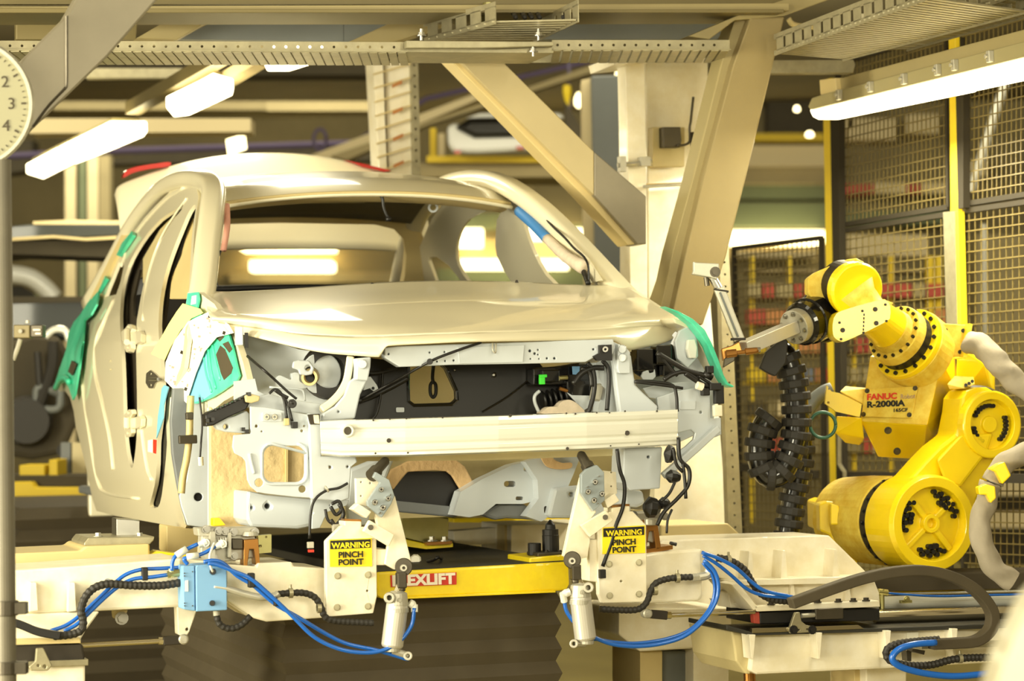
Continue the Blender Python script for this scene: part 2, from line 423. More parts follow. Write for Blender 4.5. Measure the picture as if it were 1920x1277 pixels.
# roof skin, header and rear header
def zr(v):
    T = [(1.6, 2.375), (1.66, 2.405), (1.75, 2.44), (2.0, 2.49), (2.35, 2.522), (2.7, 2.522), (3.0, 2.48), (3.15, 2.44)]
    for (a, za), (b_, zb) in zip(T, T[1:]):
        if v <= b_: return za + (zb - za) * (v - a) / (b_ - a)
    return T[-1][1]
rows = []
for v in (1.60, 1.66, 1.75, 1.88, 2.05, 2.3, 2.6, 2.9, 3.15):
    rows.append([CP(u, v + .07 * (abs(u) / .57) ** 2, zr(v) - .045 * (abs(u) / .57) ** 2.2) for u in (-.57, -.5, -.38, -.2, 0, .2, .38, .5, .57)])
patch('roof_panel', 'paint', rows, CAR, t=.012)
rows = [[CP(u, v + .07 * (abs(u) / .57) ** 2, z - .038 * (abs(u) / .57) ** 2.2) for u in (-.56, -.4, -.2, 0, .2, .4, .56)] for v, z in ((1.60, 2.385), (1.63, 2.372), (1.70, 2.362), (1.78, 2.366), (1.86, 2.39))]
patch('windscreen_header', 'tan', rows, CAR, t=.008)
rows = [[CP(u, v, z - .03 * (abs(u) / .55) ** 2) for u in (-.55, -.3, 0, .3, .55)] for v, z in ((1.86, 2.385), (2.0, 2.44), (2.4, 2.475), (2.8, 2.475), (3.1, 2.40))]
patch('headliner_panel', 'headliner', rows, CAR, t=.006)
m_ = MB()
for v in (2.1, 2.35, 2.9): m_.prism([CP(-.54, v, 2.44), CP(.54, v, 2.44), CP(.54, v + .09, 2.44), CP(-.54, v + .09, 2.44)], (0, 0, .02))
m_.build('roof_bow', 'cream_dark', CAR, bevel=.005)
# rear window frame with broad C pillar panels, parcel shelf and rear bulkhead
fr = [(-.76, 2.05), (-.66, 2.30), (-.57, 2.41), (-.3, 2.44), (0, 2.45), (.3, 2.44), (.57, 2.41), (.66, 2.30), (.76, 2.05), (.60, 2.05), (.60, 2.16), (.59, 2.24), (.56, 2.31), (.51, 2.35), (.42, 2.37), (0, 2.378), (-.42, 2.37), (-.51, 2.35), (-.56, 2.31), (-.59, 2.24), (-.60, 2.16), (-.60, 2.05)]
sheet('rear_window_frame', 'tan', fr, lambda x, z: CP(x, 3.15 + (2.45 - z) * .9, z), t=.05, parent=CAR, step=.05, smooth=True)
m_ = MB(); m_.cbox(-.7, .7, 3.1, 3.95, 2.02, 2.045); m_.build('parcel_shelf', 'brown_black', CAR, bevel=.004)
m_ = MB(); m_.cbox(-.72, .72, 3.0, 3.04, 1.15, 2.07); m_.build('rear_bulkhead', 'brown_black', CAR)
m_ = MB(); m_.tube([CP(-.55, 3.02, 2.085), CP(0, 3.02, 2.095), CP(.55, 3.02, 2.085)], .014, n=10); m_.build('bulkhead_seal', 'black', CAR, smooth=True)
m_ = MB(); m_.cbox(-.74, .74, 1.0, 4.2, 1.225, 1.26); m_.build('floor_pan', 'primer_dark', CAR, bevel=.01)
m_ = MB(); m_.cbox(-.7, .7, 4.15, 4.2, 1.12, 1.85); m_.build('rear_panel', 'paint', CAR, bevel=.01)
# cowl: dark trough in front of the windscreen
m_ = MB(); m_.prism([CP(-.72, 1.02, 1.95), CP(.72, 1.02, 1.95), CP(.72, 1.14, 1.985), CP(-.72, 1.14, 1.985)], (0, 0, -.06)); m_.build('cowl_trough', 'brown_black', CAR, bevel=.005)
m_ = MB(); m_.cbox(-.74, .74, .98, 1.02, 1.2, 1.95); m_.build('firewall', 'cream_dark', CAR)
# boot lid standing open
rows = []
for f, yoff in ((0, 0), (.12, .02), (.35, .04), (.65, .04), (1, 0)):
    r = []
    for t in (-1, -.97, -.85, -.6, -.3, 0, .3, .6, .85, .97, 1):
        u = t * .69 + .06; top = 2.715 - .15 * abs(t) ** 2.2 - (.03 if abs(t) > .98 else 0); bot = 2.285 - .02 * abs(t) ** 3 + (.03 if abs(t) > .98 else 0)
        z = top + (bot - top) * f; r.append(CP(u, 3.62 - .16 * f - yoff + .06 * abs(t) ** 3, z))
    rows.append(r)
LID = patch('boot_lid', 'paint', rows, CAR, t=.05, flip=1)
sheet('tail_lamp', 'red_lens', [(232, 333), (236, 320), (258, 312), (290, 307), (318, 304), (316, 312), (280, 317), (250, 324)], lambda x, y: K(x, y, 3.6), t=.05, parent=LID, sm=True, step=8, smooth=True)
sheet('tail_lamp', 'red_lens', [(648, 300), (690, 309), (735, 320), (720, 322), (680, 313)], lambda x, y: K(x, y, 3.6), t=.05, parent=LID, step=8, smooth=True)
# bonnet
cx = [388, 450, 540, 640, 740, 840, 965, 1065, 1120, 1166]
R0 = [(403, 546), (450, 546), (540, 541), (640, 534), (740, 528), (840, 526), (965, 528), (1065, 533), (1120, 534), (1166, 531)]
R1 = [(392, 556), (448, 554), (540, 551), (645, 546), (750, 541), (855, 539), (975, 541), (1080, 545), (1140, 547), (1195, 546)]
R2 = [(388, 574), (455, 574), (555, 573), (660, 571), (768, 568), (875, 566), (990, 567), (1100, 568), (1175, 566), (1240, 575)]
R3 = [(396, 594), (472, 596), (575, 602), (680, 607), (788, 606), (898, 603), (1015, 601), (1130, 598), (1210, 594), (1277, 599)]
def hv(row, i, n=10):
    s = (i / (n - 1) - .5) * 2; return row + .30 * abs(s) ** 2.2
def hrow(R, vb, bow=1.0): return [K(x, y, vb + bow * .30 * abs((i / 9 - .5) * 2) ** 2.2) for i, (x, y) in enumerate(R)]
LIPX = [428, 520, 612, 690, 714, 730, 800, 905, 1025, 1128, 1150, 1176, 1220, 1258]
def lipv(x): s = (x - 850) / 430; return .04 + .36 * abs(s) ** 2.2
R4 = [(410, 605), (490, 616), (585, 628), (685, 631), (790, 627), (902, 623), (1020, 620), (1135, 617), (1215, 612), (1280, 612)]
rows = [hrow(R0, 1.0, .0), hrow(R1, .84, .2), hrow(R2, .50, .6), hrow(R3, .20, .85), [K(x, y, lipv(x) + .03) for x, y in R4]]
HOOD = patch('bonnet', 'paint', rows, CAR, k=6, t=.012)
lip_top = [(410, 605), (470, 613), (520, 620), (565, 626), (612, 629), (660, 631), (700, 631), (716, 631), (732, 630), (760, 629), (800, 627), (860, 625), (905, 623), (1025, 620), (1125, 618), (1150, 617), (1172, 616), (1215, 612), (1255, 611), (1280, 612)]
lip_bot = [(428, 621), (475, 632), (520, 643), (566, 654), (612, 662), (660, 666), (704, 669), (713, 667), (724, 651), (740, 648), (800, 645), (860, 642), (905, 641), (1025, 639), (1130, 638), (1156, 641), (1176, 656), (1215, 650), (1248, 642), (1272, 628)]
rows = [[K(x, y, lipv(x) + .03) for x, y in lip_top], [K(x * .5 + X * .5, y * .5 + Y_ * .5, lipv(x) + .005) for (x, y), (X, Y_) in zip(lip_top, lip_bot)], [K(x, y, lipv(x)) for x, y in lip_bot], [K(x, y - 3, lipv(x) + .05) for x, y in lip_bot]]
patch('bonnet_front_edge', 'paint', rows, HOOD, k=3, t=.006)
m_ = MB()
for x, y in ((698, 537), (969, 532)): m_.cyl(K(x, y, .98), K(x, y - 7, .98), .008, .004, n=10)
m_.build('washer_jet', 'brown_black', HOOD, smooth=False)
# raised character lines of the bonnet
# ---------------------------------------------------------------- hinges, striker, stickers on the side
def hinge(y0, k=1):
    h = MB()
    sheet('', '', [(227, y0 + 8), (234, y0 + 2), (240, y0 - 6), (246, y0 - 6), (248, y0 + 2), (244, y0 + 10), (252, y0 + 8), (262, y0 + 6), (265, y0 + 12), (264, y0 + 26), (256, y0 + 30), (246, y0 + 30), (246, y0 + 38), (243, y0 + 45), (236, y0 + 46), (233, y0 + 38), (234, y0 + 28), (228, y0 + 24)],
          lambda x, y: side(x, y, -.02), t=.018, mb=h, holes=[(241, y0, 2.2), (240, y0 + 38, 2.2)])
    h.cyl(side(238, y0 + 8, -.03), side(238, y0 + 28, -.03), .012, n=12)
    return h.build('door_hinge', 'paint', CAR, bevel=.003)
hinge(614); hinge(774)
m_ = MB(); sheet('', '', [(274, 700), (282, 694), (290, 700), (298, 708), (299, 714), (291, 718), (287, 728), (279, 728), (273, 718)], lambda x, y: side(x, y, -.006), t=.006, mb=m_, holes=[(282, 701, 2.5), (282, 722, 2.5)])
m_.cyl(side(280, 711, -.01), side(297, 711, -.022), .006, n=10); m_.build('door_striker', 'steel', CAR)
sheet('label_sticker', 'text_red', [(287, 824), (293, 825), (292, 851), (287, 849)], lambda x, y: side(x, y, -.002), t=.001, parent=CAR)
sheet('label_sticker', 'paper', [(277, 826), (286, 824), (286, 849), (277, 847)], lambda x, y: side(x, y, -.002), t=.001, parent=CAR)
# dark parts seen in the door openings
sheet('sill_gap_shade', 'black', [(312, 725), (318, 728), (314, 780), (316, 820), (312, 870), (306, 915), (299, 950), (282, 952), (289, 915), (296, 870), (296, 830), (303, 780)], lambda x, y: side(x, y, .02), t=.01, parent=CAR)  # black sheet stands for the shaded gap along the sill
sheet('inner_trim_panel', 'tan', [(322, 520), (340, 480), (352, 430), (362, 410), (361, 470), (357, 560), (318, 560)], lambda x, y: side(x, y, .035), t=.006, parent=CAR)
sheet('inner_trim_panel', 'cream_dark', [(268, 485), (300, 430), (330, 400), (330, 430), (300, 520), (268, 530)], lambda x, y: side(x, y, .035), t=.006, parent=CAR)
m_ = MB(); m_.box(S(254, 552, -.6), U * .05, V * .06, ZZ * .07); m_.cyl(S(254, 585, -.6), S(252, 535, -.6), .03, n=12); m_.build('belt_reel', 'black_gloss', CAR, bevel=.008)
m_ = MB(); m_.tube([S(365, 460, -.5), S(360, 500, -.5), S(362, 520, -.5)], .012, n=8); m_.build('belt_strap', 'black', CAR, smooth=True)
# curtain airbags packed along the pillars and the wiring beside the windscreen
sheet('pillar_flange', 'paint', [(972, 380), (990, 384), (1020, 400), (1060, 436), (1100, 482), (1128, 526), (1100, 532), (1085, 500), (1050, 462), (1015, 428), (980, 404), (974, 396)], lambda x, y: K(x, y, 1.66 - (x - 975) * .0046), t=.006, parent=CAR)
m_ = MB(); m_.tube([K(974, 396, 1.60), K(1000, 420, 1.47), K(1026, 448, 1.36)], (.022, .020), n=10); m_.build('curtain_airbag_sleeve', 'airbag_blue', CAR, smooth=True)
m_ = MB(); m_.tube([K(1026, 448, 1.36), K(1060, 480, 1.2), K(1094, 502, 1.06)], (.020, .026), n=10, rib=.08, pitch=.05); m_.build('curtain_airbag', 'airbag_cloth', CAR, smooth=True)
m_ = MB(); m_.tube([K(x, y, 1.60 - (x - 975) * .0046) for x, y in ((984, 387), (1000, 395), (1020, 408), (1040, 428), (1058, 445), (1076, 465), (1095, 482), (1103, 500), (1104, 528))], .0045, n=6)
m_.tube([K(1088, 500, 1.1), K(1097, 515, 1.05), K(1103, 532, 1.0)], .010, n=8); m_.build('pillar_wiring', 'black', CAR, smooth=True)
m_ = MB(); m_.tube([CP(-.55, 1.55, 2.33), CP(-.56, 1.50, 2.25), CP(-.585, 1.45, 2.16)], .011, n=8); m_.build('curtain_airbag', 'pink', CAR, smooth=True)
m_ = MB(); m_.tube([K(x, y, 1.2) for x, y in ((414, 470), (405, 500), (404, 520), (409, 540))], .004, n=6); m_.tube([K(x, y, 1.6) for x, y in ((411, 392), (416, 400), (414, 412))], .014, n=8); m_.build('pillar_wiring', 'black', CAR, smooth=True)
m_ = MB(); m_.tube([K(x, y, 1.62) for x, y in ((711, 364), (717, 372), (719, 388), (724, 402), (728, 408))], .006, n=8); m_.box(K(728, 411, 1.62), U * .009, V * .009, ZZ * .008); m_.build('header_cable', 'black', CAR, smooth=True)
m_ = MB()
for c in ((812, 389),): m_.lathe(K(c[0], c[1], 1.95), K(c[0], c[1], 1.93), [(0, .02), (1, .02)], 14, .012)
m_.build('sunvisor_clip', 'primer', CAR)
sheet('pillar_plug', 'black_gloss', circ(1119, 512, 4, 12, 9), lambda x, y: S(x, y, .74), t=.01, parent=CAR)
# ================================================================ front end of the shell
# bumper beam: pressed section with two grooves, cut to a profile and drawn along the beam
prof = [(0, .03), (.02, .004), (.12, 0), (.22, .001), (.27, .007), (.34, .0), (.5, .0), (.62, .001), (.68, .007), (.74, .0), (.84, .0), (.88, .004), (.96, .003), (1.0, .02)]
stn = [(600, 789, 602, 853), (640, 787, 640, 857), (760, 784, 760, 856), (935, 779, 935, 850), (1100, 773, 1100, 844), (1200, 770, 1200, 839), (1271, 767, 1271, 835)]
rows = []
for x0, y0, x1, y1 in stn:
    rows.append([K(x0 + (x1 - x0) * f, y0 + (y1 - y0) * f, dv + .05 * ((x0 - 935) / 335) ** 2) for f, dv in prof])
n = len(prof); vs = [p for r in rows for p in r]; m = len(rows)
fs = [(i * n + j, (i + 1) * n + j, (i + 1) * n + j + 1, i * n + j + 1) for i in range(m - 1) for j in range(n - 1)]
b0 = len(vs); vs += [K(a, b, .09) for a, b, c, d in stn] + [K(c, d, .09) for a, b, c, d in stn]
for i in range(m - 1): fs += [(i * n, (i + 1) * n, b0 + i + 1, b0 + i), ((i + 1) * n - 1, (i + 2) * n - 1, b0 + m + i + 1, b0 + m + i), (b0 + i, b0 + i + 1, b0 + m + i + 1, b0 + m + i)]
fs += [tuple(range(n)) + (b0 + m, b0), tuple(range((m - 1) * n, m * n)) + (b0 + 2 * m - 1, b0 + m - 1)]
BEAM = link('bumper_beam', vs, fs, 'beam_white', CAR, bevel=.0015)
def dot(mb, x, y, r, v, d=.004): mb.cyl(K(x, y, v), K(x, y, v + d), r, n=14)
h = MB()
for x, y, r in ((729, 826, .007), (1176, 812, .008), (700, 788, .003), (731, 786, .0025), (762, 785, .0025), (830, 783, .003), (957, 779, .005), (1062, 775, .003), (1079, 776, .003), (1119, 774, .0025), (1143, 774, .0025), (1172, 771, .003), (1232, 771, .003), (704, 850, .003), (765, 849, .003), (1064, 841, .005), (1145, 836, .0025), (1198, 833, .0025)):
    dot(h, x, y, r, -.0015 + .05 * ((x - 935) / 335) ** 2)
h.build('beam_painted_hole', 'brown_black', BEAM)  # solid dark discs give the shade inside the beam holes
h = MB(); p = K(651, 808, .035); h.lathe(p - V * .012, p + V * .01, [(0, .019), (1, .021)], 20, .0125); h.build('tow_socket', 'beam_white', BEAM, smooth=False, bevel=.002)
h = MB(); h.cyl(p - V * .006, p + V * .01, .0125); h.build('tow_socket_bore', 'dark_steel', BEAM)  # dark disc stands for the shaded depth of the ring
# tie bar above the radiator opening
TB = sheet('radiator_tie_bar', 'primer', [(722, 652), (745, 649), (920, 643), (1150, 636), (1153, 650), (1150, 664), (1126, 664), (1102, 677), (1098, 679), (985, 682), (850, 684), (780, 687), (750, 688), (722, 671)], Kf(.10), t=.05, parent=CAR, bevel=.003,
      holes=[(x, y, r) for x, y, r in ((729, 664, 1.8), (806, 661, 1.6), (834, 660, 1.5), (887, 657, 1.7), (953, 656, 1.7), (994, 658, 2.6), (1003, 663, 2.2), (1009, 656, 1.4), (1009, 665, 1.3), (820, 678, 1.6), (835, 677, 1.5), (851, 676, 1.8), (1026, 672, 1.8), (1040, 672, 2.2), (995, 673, 1.3), (1011, 673, 1.2), (902, 677, 2.), (954, 676, 2.), (1113, 655, 2.))])
sheet('stiffening_pressing', 'primer', [(858, 651), (984, 647), (981, 679), (861, 682)], Kf(.094), t=.006, parent=TB, bevel=.002)
m_ = MB(); m_.tube([K(924, 643, .08), K(924, 656, .075), K(929, 661, .075), K(930, 644, .08)], .003, n=6); m_.build('bonnet_catch_loop', 'cast', TB, smooth=True)
m_ = MB(); sheet('', '', [(1124, 647), (1147, 646), (1148, 676), (1120, 676), (1113, 668), (1124, 662)], Kf(.085), t=.02, mb=m_, bevel=.002); m_.build('sensor_bracket', 'black', CAR)
m_ = MB(); m_.lathe(K(1135, 655, .08), K(1135, 655, .07), [(0, .011), (1, .009)], 16, .004); m_.build('sensor_bush', 'steel', CAR)
# black shroud panel behind, with its window
SH = sheet('shroud_panel', 'black', [(668, 664), (700, 672), (740, 676), (1010, 678), (1020, 690), (1145, 672), (1160, 700), (1165, 785), (662, 795), (668, 740)], Kf(.38), t=.02, parent=CAR, bevel=.004,
      holes=[[(768, 686), (826, 685), (834, 692), (853, 733), (854, 748), (846, 755), (778, 757), (769, 752), (766, 740)]])
m_ = MB()
loop = [(766, 684), (828, 683), (837, 691), (856, 733), (857, 750), (848, 758), (776, 760), (766, 752), (765, 720), (766, 684)]
m_.tube([K(x, y, .378) for x, y in loop], .006, n=6, smooth=0); m_.tube([K(x, y, .372) for x, y in ((1020, 690), (985, 718), (950, 745), (905, 772))], .004, n=6)
m_.build('shroud_rim', 'black_gloss', SH)
m_ = MB()
for x, y, r in ((926, 703, .010), (853, 694, .006)): m_.lathe(K(x, y, .38), K(x, y, .36), [(0, r), (.6, r * .8), (1, r * .4)], 14)
m_.build('panel_screw', 'steel', SH, bevel=.001)
sheet('square_nut', 'primer', rrect(743, 764, 758, 773, 2), Kf(.373), t=.005, parent=SH)
m_ = MB(); m_.tube([K(x, y, .6) for x, y in ((813, 684), (811, 705), (812, 715), (817, 722), (817, 738), (812, 745), (807, 738), (807, 722), (812, 715))], .006, n=8); m_.build('grommet_cable', 'black', CAR, smooth=True)
# uprights of the radiator carrier
m_ = MB(); sheet('', '', [(667, 672), (696, 669), (695, 688), (690, 714), (668, 712), (669, 690)], Kf(.10), t=.05, mb=m_); m_.build('upright_bracket', 'primer', CAR, bevel=.004)
m_ = MB(); m_.lathe(K(680, 683, .10), K(680, 683, .088), [(0, .016), (1, .013)], 18); m_.build('rubber_stop', 'primer', CAR, bevel=.002)
m_ = MB(); sheet('', '', [(668, 706), (690, 712), (676, 740), (666, 785), (602, 790), (606, 775), (628, 762), (645, 742), (655, 715)], Kf(.13), t=.04, mb=m_, holes=[(635, 772, 1.6)]); m_.build('radiator_upright', 'primer', CAR, bevel=.005)
m_ = MB(); m_.tube([K(x, y, .16) for x, y in ((658, 668), (655, 690), (650, 715), (638, 738), (620, 757), (602, 770))], 1, smooth=6, sec=[(-.022, -.012), (.022, -.012), (.022, .012), (-.022, .012)]); m_.build('wing_rail', 'paint', CAR, bevel=.005)
m_ = MB(); sheet('', '', [(1150, 640), (1162, 646), (1176, 658), (1184, 668), (1188, 700), (1192, 722), (1208, 738), (1234, 762), (1232, 772), (1163, 775), (1155, 720), (1150, 665)], Kf(.13), t=.04, mb=m_); m_.build('radiator_upright', 'primer', CAR, bevel=.005)
m_ = MB(); sheet('', '', [(1160, 644), (1178, 656), (1182, 660), (1182, 700), (1160, 700), (1157, 690)], Kf(.10), t=.03, mb=m_); m_.build('upright_bracket', 'primer', CAR, bevel=.004)
m_ = MB()
for y in (655, 671): m_.lathe(K(1167, y, .10), K(1167, y, .09), [(0, .015), (1, .012)], 18)
m_.build('rubber_stop', 'primer', CAR, bevel=.002)
m_ = MB(); sheet('', '', [(1118, 680), (1150, 665), (1155, 720), (1163, 772), (1120, 772), (1130, 730)], Kf(.2), t=.3, mb=m_); m_.build('inner_rail', 'primer', CAR)
m_ = MB(); sheet('', '', [(686, 708), (695, 706), (707, 722), (711, 732), (704, 736), (694, 728), (682, 732)], Kf(.3), t=.01, mb=m_, holes=[(700, 728, 3)]); m_.build('cable_bracket', 'primer', CAR, bevel=.002)
# black modules, hoses and plugs at the right of the opening
m_ = MB(); m_.prism([K(1000, 690, .3), K(1110, 682, .3), K(1112, 720, .3), K(1000, 722, .3)], V * .07); m_.box(K(1030, 705, .29), U * .03, V * .02, ZZ * .02); m_.box(K(1080, 730, .31), U * .04, V * .03, ZZ * .03); m_.build('control_module', 'black_gloss', CAR, bevel=.004)
m_ = MB(); m_.tube([K(x, y, .28) for x, y in ((1010, 772), (1003, 755), (1003, 742), (1012, 733))], .006, n=8); m_.build('hose_clip_ring', 'primer', CAR, smooth=True)
m_ = MB()
for i in range(6): m_.lathe(K(1016 + i * 10, 752 - i * 2, .31), K(1021 + i * 10, 751 - i * 2, .31), [(0, .028), (.5, .034), (1, .028)], 16)
m_.build('air_duct', 'black', CAR, smooth=True)
m_ = MB(); m_.box(K(1016, 714, .27), U * .009, V * .008, ZZ * .012); m_.box(K(1018, 705, .27), U * .012, V * .009, ZZ * .005); m_.build('green_plug', 'lime', CAR, bevel=.002)
m_ = MB(); m_.cyl(K(1049, 709, .27), K(1064, 708, .27), .007, n=12); m_.build('brass_union', 'zinc', CAR)
m_ = MB(); m_.cyl(K(1049, 728, .26), K(1064, 733, .26), .006, n=12); m_.build('copper_plug', 'copper', CAR)
sheet('wrapped_foil', 'primer', [(1064, 736), (1072, 741), (1108, 742), (1102, 765), (1090, 772), (1078, 752)], Kf(.25), t=.008, parent=CAR)
sheet('foam_wrap', 'airbag_cloth', [(1020, 770), (1030, 763), (1046, 762), (1054, 753), (1070, 750), (1088, 762), (1092, 775), (1020, 776)], Kf(.24), t=.05, parent=CAR, sm=True, bevel=.006)
m_ = MB(); m_.prism([K(1116, 722, .2), K(1128, 718, .2), K(1139, 728, .2), K(1136, 755, .2), K(1110, 750, .2)], V * .04); m_.build('horn_unit', 'cast', CAR, bevel=.006)
sheet('tape_patch', 'blue_box', [(1073, 687), (1087, 687), (1086, 703), (1074, 702)], Kf(.28), t=.003, parent=CAR)
def cables(name, lst, v, r=.0045, m='black', parent=CAR, n=6):
    q = MB()
    for l in lst:
        rr = l[0] if not isinstance(l[0], tuple) else r; pts = l[1:] if rr is l[0] else l
        q.tube([K(*(p if len(p) == 3 else (*p, v))) for p in pts], rr, n=n)
    return q.build(name, m, parent, smooth=True)
cables('wiring_loom', [((1102, 680), (1112, 695), (1115, 720), (1112, 745), (1103, 775)), ((1130, 676), (1140, 690), (1142, 715), (1140, 745), (1138, 770)), (.008, (1090, 690), (1106, 700), (1110, 725)), (.010, (1075, 720), (1090, 700), (1112, 690), (1132, 690))], .16, .0075)
cables('stay_rod', [((680, 748, .30), (740, 715, .2), (806, 678, .08), (850, 660, .07), (902, 642, .08))], .1, .0045)
m_ = MB(); m_.lathe(K(806, 678, .078), K(806, 678, .06), [(0, .010), (1, .009)], 14); m_.build('rod_grommet', 'black', CAR)
cables('wiring_loom', [(.010, (672, 752, .3), (700, 742), (740, 722), (765, 708)), ((718, 692), (715, 730), (708, 770), (700, 785)), (.007, (668, 690), (700, 700), (745, 690))], .34, .005)
# ---- left front corner: inner wing, lamp bay
sheet('inner_wing_panel', 'primer', [(425, 625), (480, 630), (560, 655), (650, 668), (652, 690), (648, 760), (600, 790), (520, 770), (440, 760), (440, 700)], lambda x, y: K(x, y, .55 - (x - 430) * .0009), t=.02, parent=CAR, step=22, smooth=True)
m_ = MB(); m_.lathe(K(617, 697, .29), K(617, 697, .37), [(0, .082), (.3, .09), (1, .09)], 32, .052); m_.build('lamp_aperture_rubber', 'black', CAR, smooth=False)
sheet('lamp_aperture_back', 'black', circ(630, 700, 48, 24, 46), Kf(.40), t=.02, parent=CAR)
m_ = MB(); sheet('', '', circ(603, 700, 37, 28, 40), Kf(.30), t=.012, mb=m_, holes=[circ(583, 703, 14, 16, 16)]); m_.build('strut_top_disc', 'primer', CAR, bevel=.003)
m_ = MB(); m_.cyl(K(580, 708, .27), K(592, 700, .40), .026, .028, hole=.018); m_.build('strut_tube', 'tan', CAR, smooth=False)
m_ = MB(); sheet('', '', [(550, 678), (560, 675), (580, 676), (586, 684), (590, 690), (586, 702), (575, 704), (562, 702), (560, 694), (548, 690)], Kf(.26), t=.012, mb=m_, holes=[(578, 690, 5.5)]); m_.build('strut_bracket', 'primer', CAR, bevel=.004)
m_ = MB(); sheet('', '', [(517, 712), (525, 704), (545, 712), (548, 700), (560, 700), (562, 715), (576, 722), (572, 728), (540, 730), (522, 724)], Kf(.3), t=.03, mb=m_, sm=True); m_.build('welded_bracket', 'primer', CAR, bevel=.004)
m_ = MB(); m_.tube([K(x, y, .27) for x, y in ((505, 726), (540, 728), (565, 731), (570, 738), (572, 752))], .0035, n=6); m_.build('pressed_rail', 'primer', CAR, smooth=True)
sheet('rail_cover', 'primer', [(452, 760), (475, 748), (505, 738), (540, 748), (600, 757), (612, 765), (604, 780), (545, 772), (470, 765)], Kf(.20), t=.05, parent=CAR, bevel=.004)
sheet('rail_cover', 'primer', [(440, 715), (478, 710), (483, 733), (500, 742), (466, 752), (440, 752)], Kf(.26), t=.02, parent=CAR, bevel=.003, holes=[(496, 742, 2)])
cables('wiring_loom', [(.0045, (464, 668, .3), (490, 690), (515, 712), (540, 735), (556, 748)), ((505, 738), (515, 730), (525, 735), (533, 752), (538, 785)), ((520, 732), (530, 742), (540, 760), (548, 790)), (.012, (545, 752), (549, 758)), (.006, (515, 731), (528, 740), (540, 746))], .13, .0045)
m_ = MB(); m_.box(K(552, 797, .13), U * .010, V * .008, ZZ * .010); m_.cyl(K(548, 757, .12), K(548, 757, .14), .014); m_.build('connector', 'black', CAR, bevel=.002)
m_ = MB(); m_.box(K(537, 791, .13), U * .008, V * .007, ZZ * .011); m_.build('connector', 'tan', CAR, bevel=.002)
# crash box plate with the rounded window
plate_o = [(438, 816), (470, 813), (469, 762), (500, 764), (582, 778), (582, 790), (584, 800), (586, 870), (588, 934), (553, 932), (500, 926), (483, 923), (470, 912), (464, 900), (461, 865), (455, 858), (440, 850), (436, 838)]
win = rrect(495, 836, 571, 904, 16)
CB = sheet('crash_box_plate', 'primer', plate_o, Kf(.14), t=.012, parent=CAR, bevel=.003, holes=[win, (486, 905, 8), (567, 917, 7), (481, 799, 2.8), (491, 809, 1.5), (566, 808, 2.6), (570, 799, 1.8), (580, 860, 1.8)])
m_ = MB(); m_.tube([K(x, y, .138) for x, y in rrect(491, 832, 575, 908, 18)] + [K(575, 850, .138)], .005, n=6, smooth=0); m_.tube([K(x, y, .139) for x, y in ((468, 851), (472, 870), (477, 888))], .006, n=8); m_.build('pressed_rim', 'primer', CB, smooth=True)
m_ = MB(); sheet('', '', rrect(492, 774, 528, 790, 2), Kf(.132), t=.01, mb=m_); m_.build('weld_nut_plate', 'primer', CB, bevel=.002)
m_ = MB()
for x in (500, 515): m_.lathe(K(x, 782, .131), K(x, 782, .124), [(0, .010), (1, .008)], 14, .004)
m_.build('weld_nut', 'cast', CB)
m_ = MB(); sheet('', '', [(580, 775), (603, 777), (603, 855), (668, 856), (670, 866), (659, 875), (655, 935), (640, 940), (586, 936)], Kf(.11), t=.05, mb=m_, holes=[(619, 876, 2.6), (652, 875, 2), (611, 917, 2.4)]); m_.build('front_rail_end', 'primer', CAR, bevel=.004)
sheet('tow_hook_cover', 'brown_black', [(577, 777), (600, 776), (600, 796), (582, 796)], Kf(.09), t=.01, parent=CAR, bevel=.002)
sheet('rail_cap', 'paint', [(588, 778), (598, 778), (600, 795), (590, 794)], Kf(.085), t=.01, parent=CAR, bevel=.002)
sheet('lower_rail', 'primer', [(464, 920), (500, 928), (590, 936), (640, 938), (612, 960), (598, 985), (560, 992), (470, 988), (463, 975)], Kf(.28), t=.25, parent=CAR, bevel=.015, sm=False, holes=[(502, 949, 5), (471, 952, 2)])
sheet('rail_flange', 'primer', [(585, 934), (655, 938), (650, 948), (614, 960), (600, 990), (585, 992)], Kf(.2), t=.02, parent=CAR, bevel=.004, holes=[(586, 962, 2.4), (618, 947, 2)])
# wheel house with foam sheet, hinge pillar panel
sheet('foam_sheet', 'foam', [(394, 762), (455, 812), (470, 830), (575, 830), (575, 910), (480, 925), (464, 925), (465, 992), (440, 990), (394, 992)], Kf(.5), t=.03, parent=CAR, bevel=.004)
sheet('foam_seam', 'tan', [(536, 838), (540, 838), (540, 905), (536, 905)], Kf(.49), t=.01, parent=CAR)
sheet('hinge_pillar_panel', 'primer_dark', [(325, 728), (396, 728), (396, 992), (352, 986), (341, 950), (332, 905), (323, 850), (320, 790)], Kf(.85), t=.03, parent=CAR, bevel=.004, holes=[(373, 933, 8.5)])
sheet('hinge_pillar_panel', 'primer', [(356, 740), (390, 735), (392, 990), (352, 985), (340, 950), (336, 930), (350, 900), (356, 850)], Kf(.82), t=.01, parent=CAR, bevel=.003, holes=[(372, 932, 8)])
m_ = MB(); m_.cyl(K(372.5, 932.5, .849), K(372.5, 932.5, .845), .02, n=20); m_.build('hole_plug', 'black', CAR)  # black disc stands for the darkness inside the open hole
m_ = MB(); m_.tube([K(x, y, .70) for x, y in ((358, 742), (356, 780), (355, 820), (350, 860), (343, 895), (340, 925))], .012, n=8); m_.build('drain_tube', 'tan', CAR, smooth=True)
m_ = MB(); m_.box(K(352, 824, .68), U * .03, V * .01, ZZ * .014); m_.box(K(355, 780, .68), U * .012, V * .012, ZZ * .012); m_.build('tube_clip', 'dark_steel', CAR, bevel=.003)
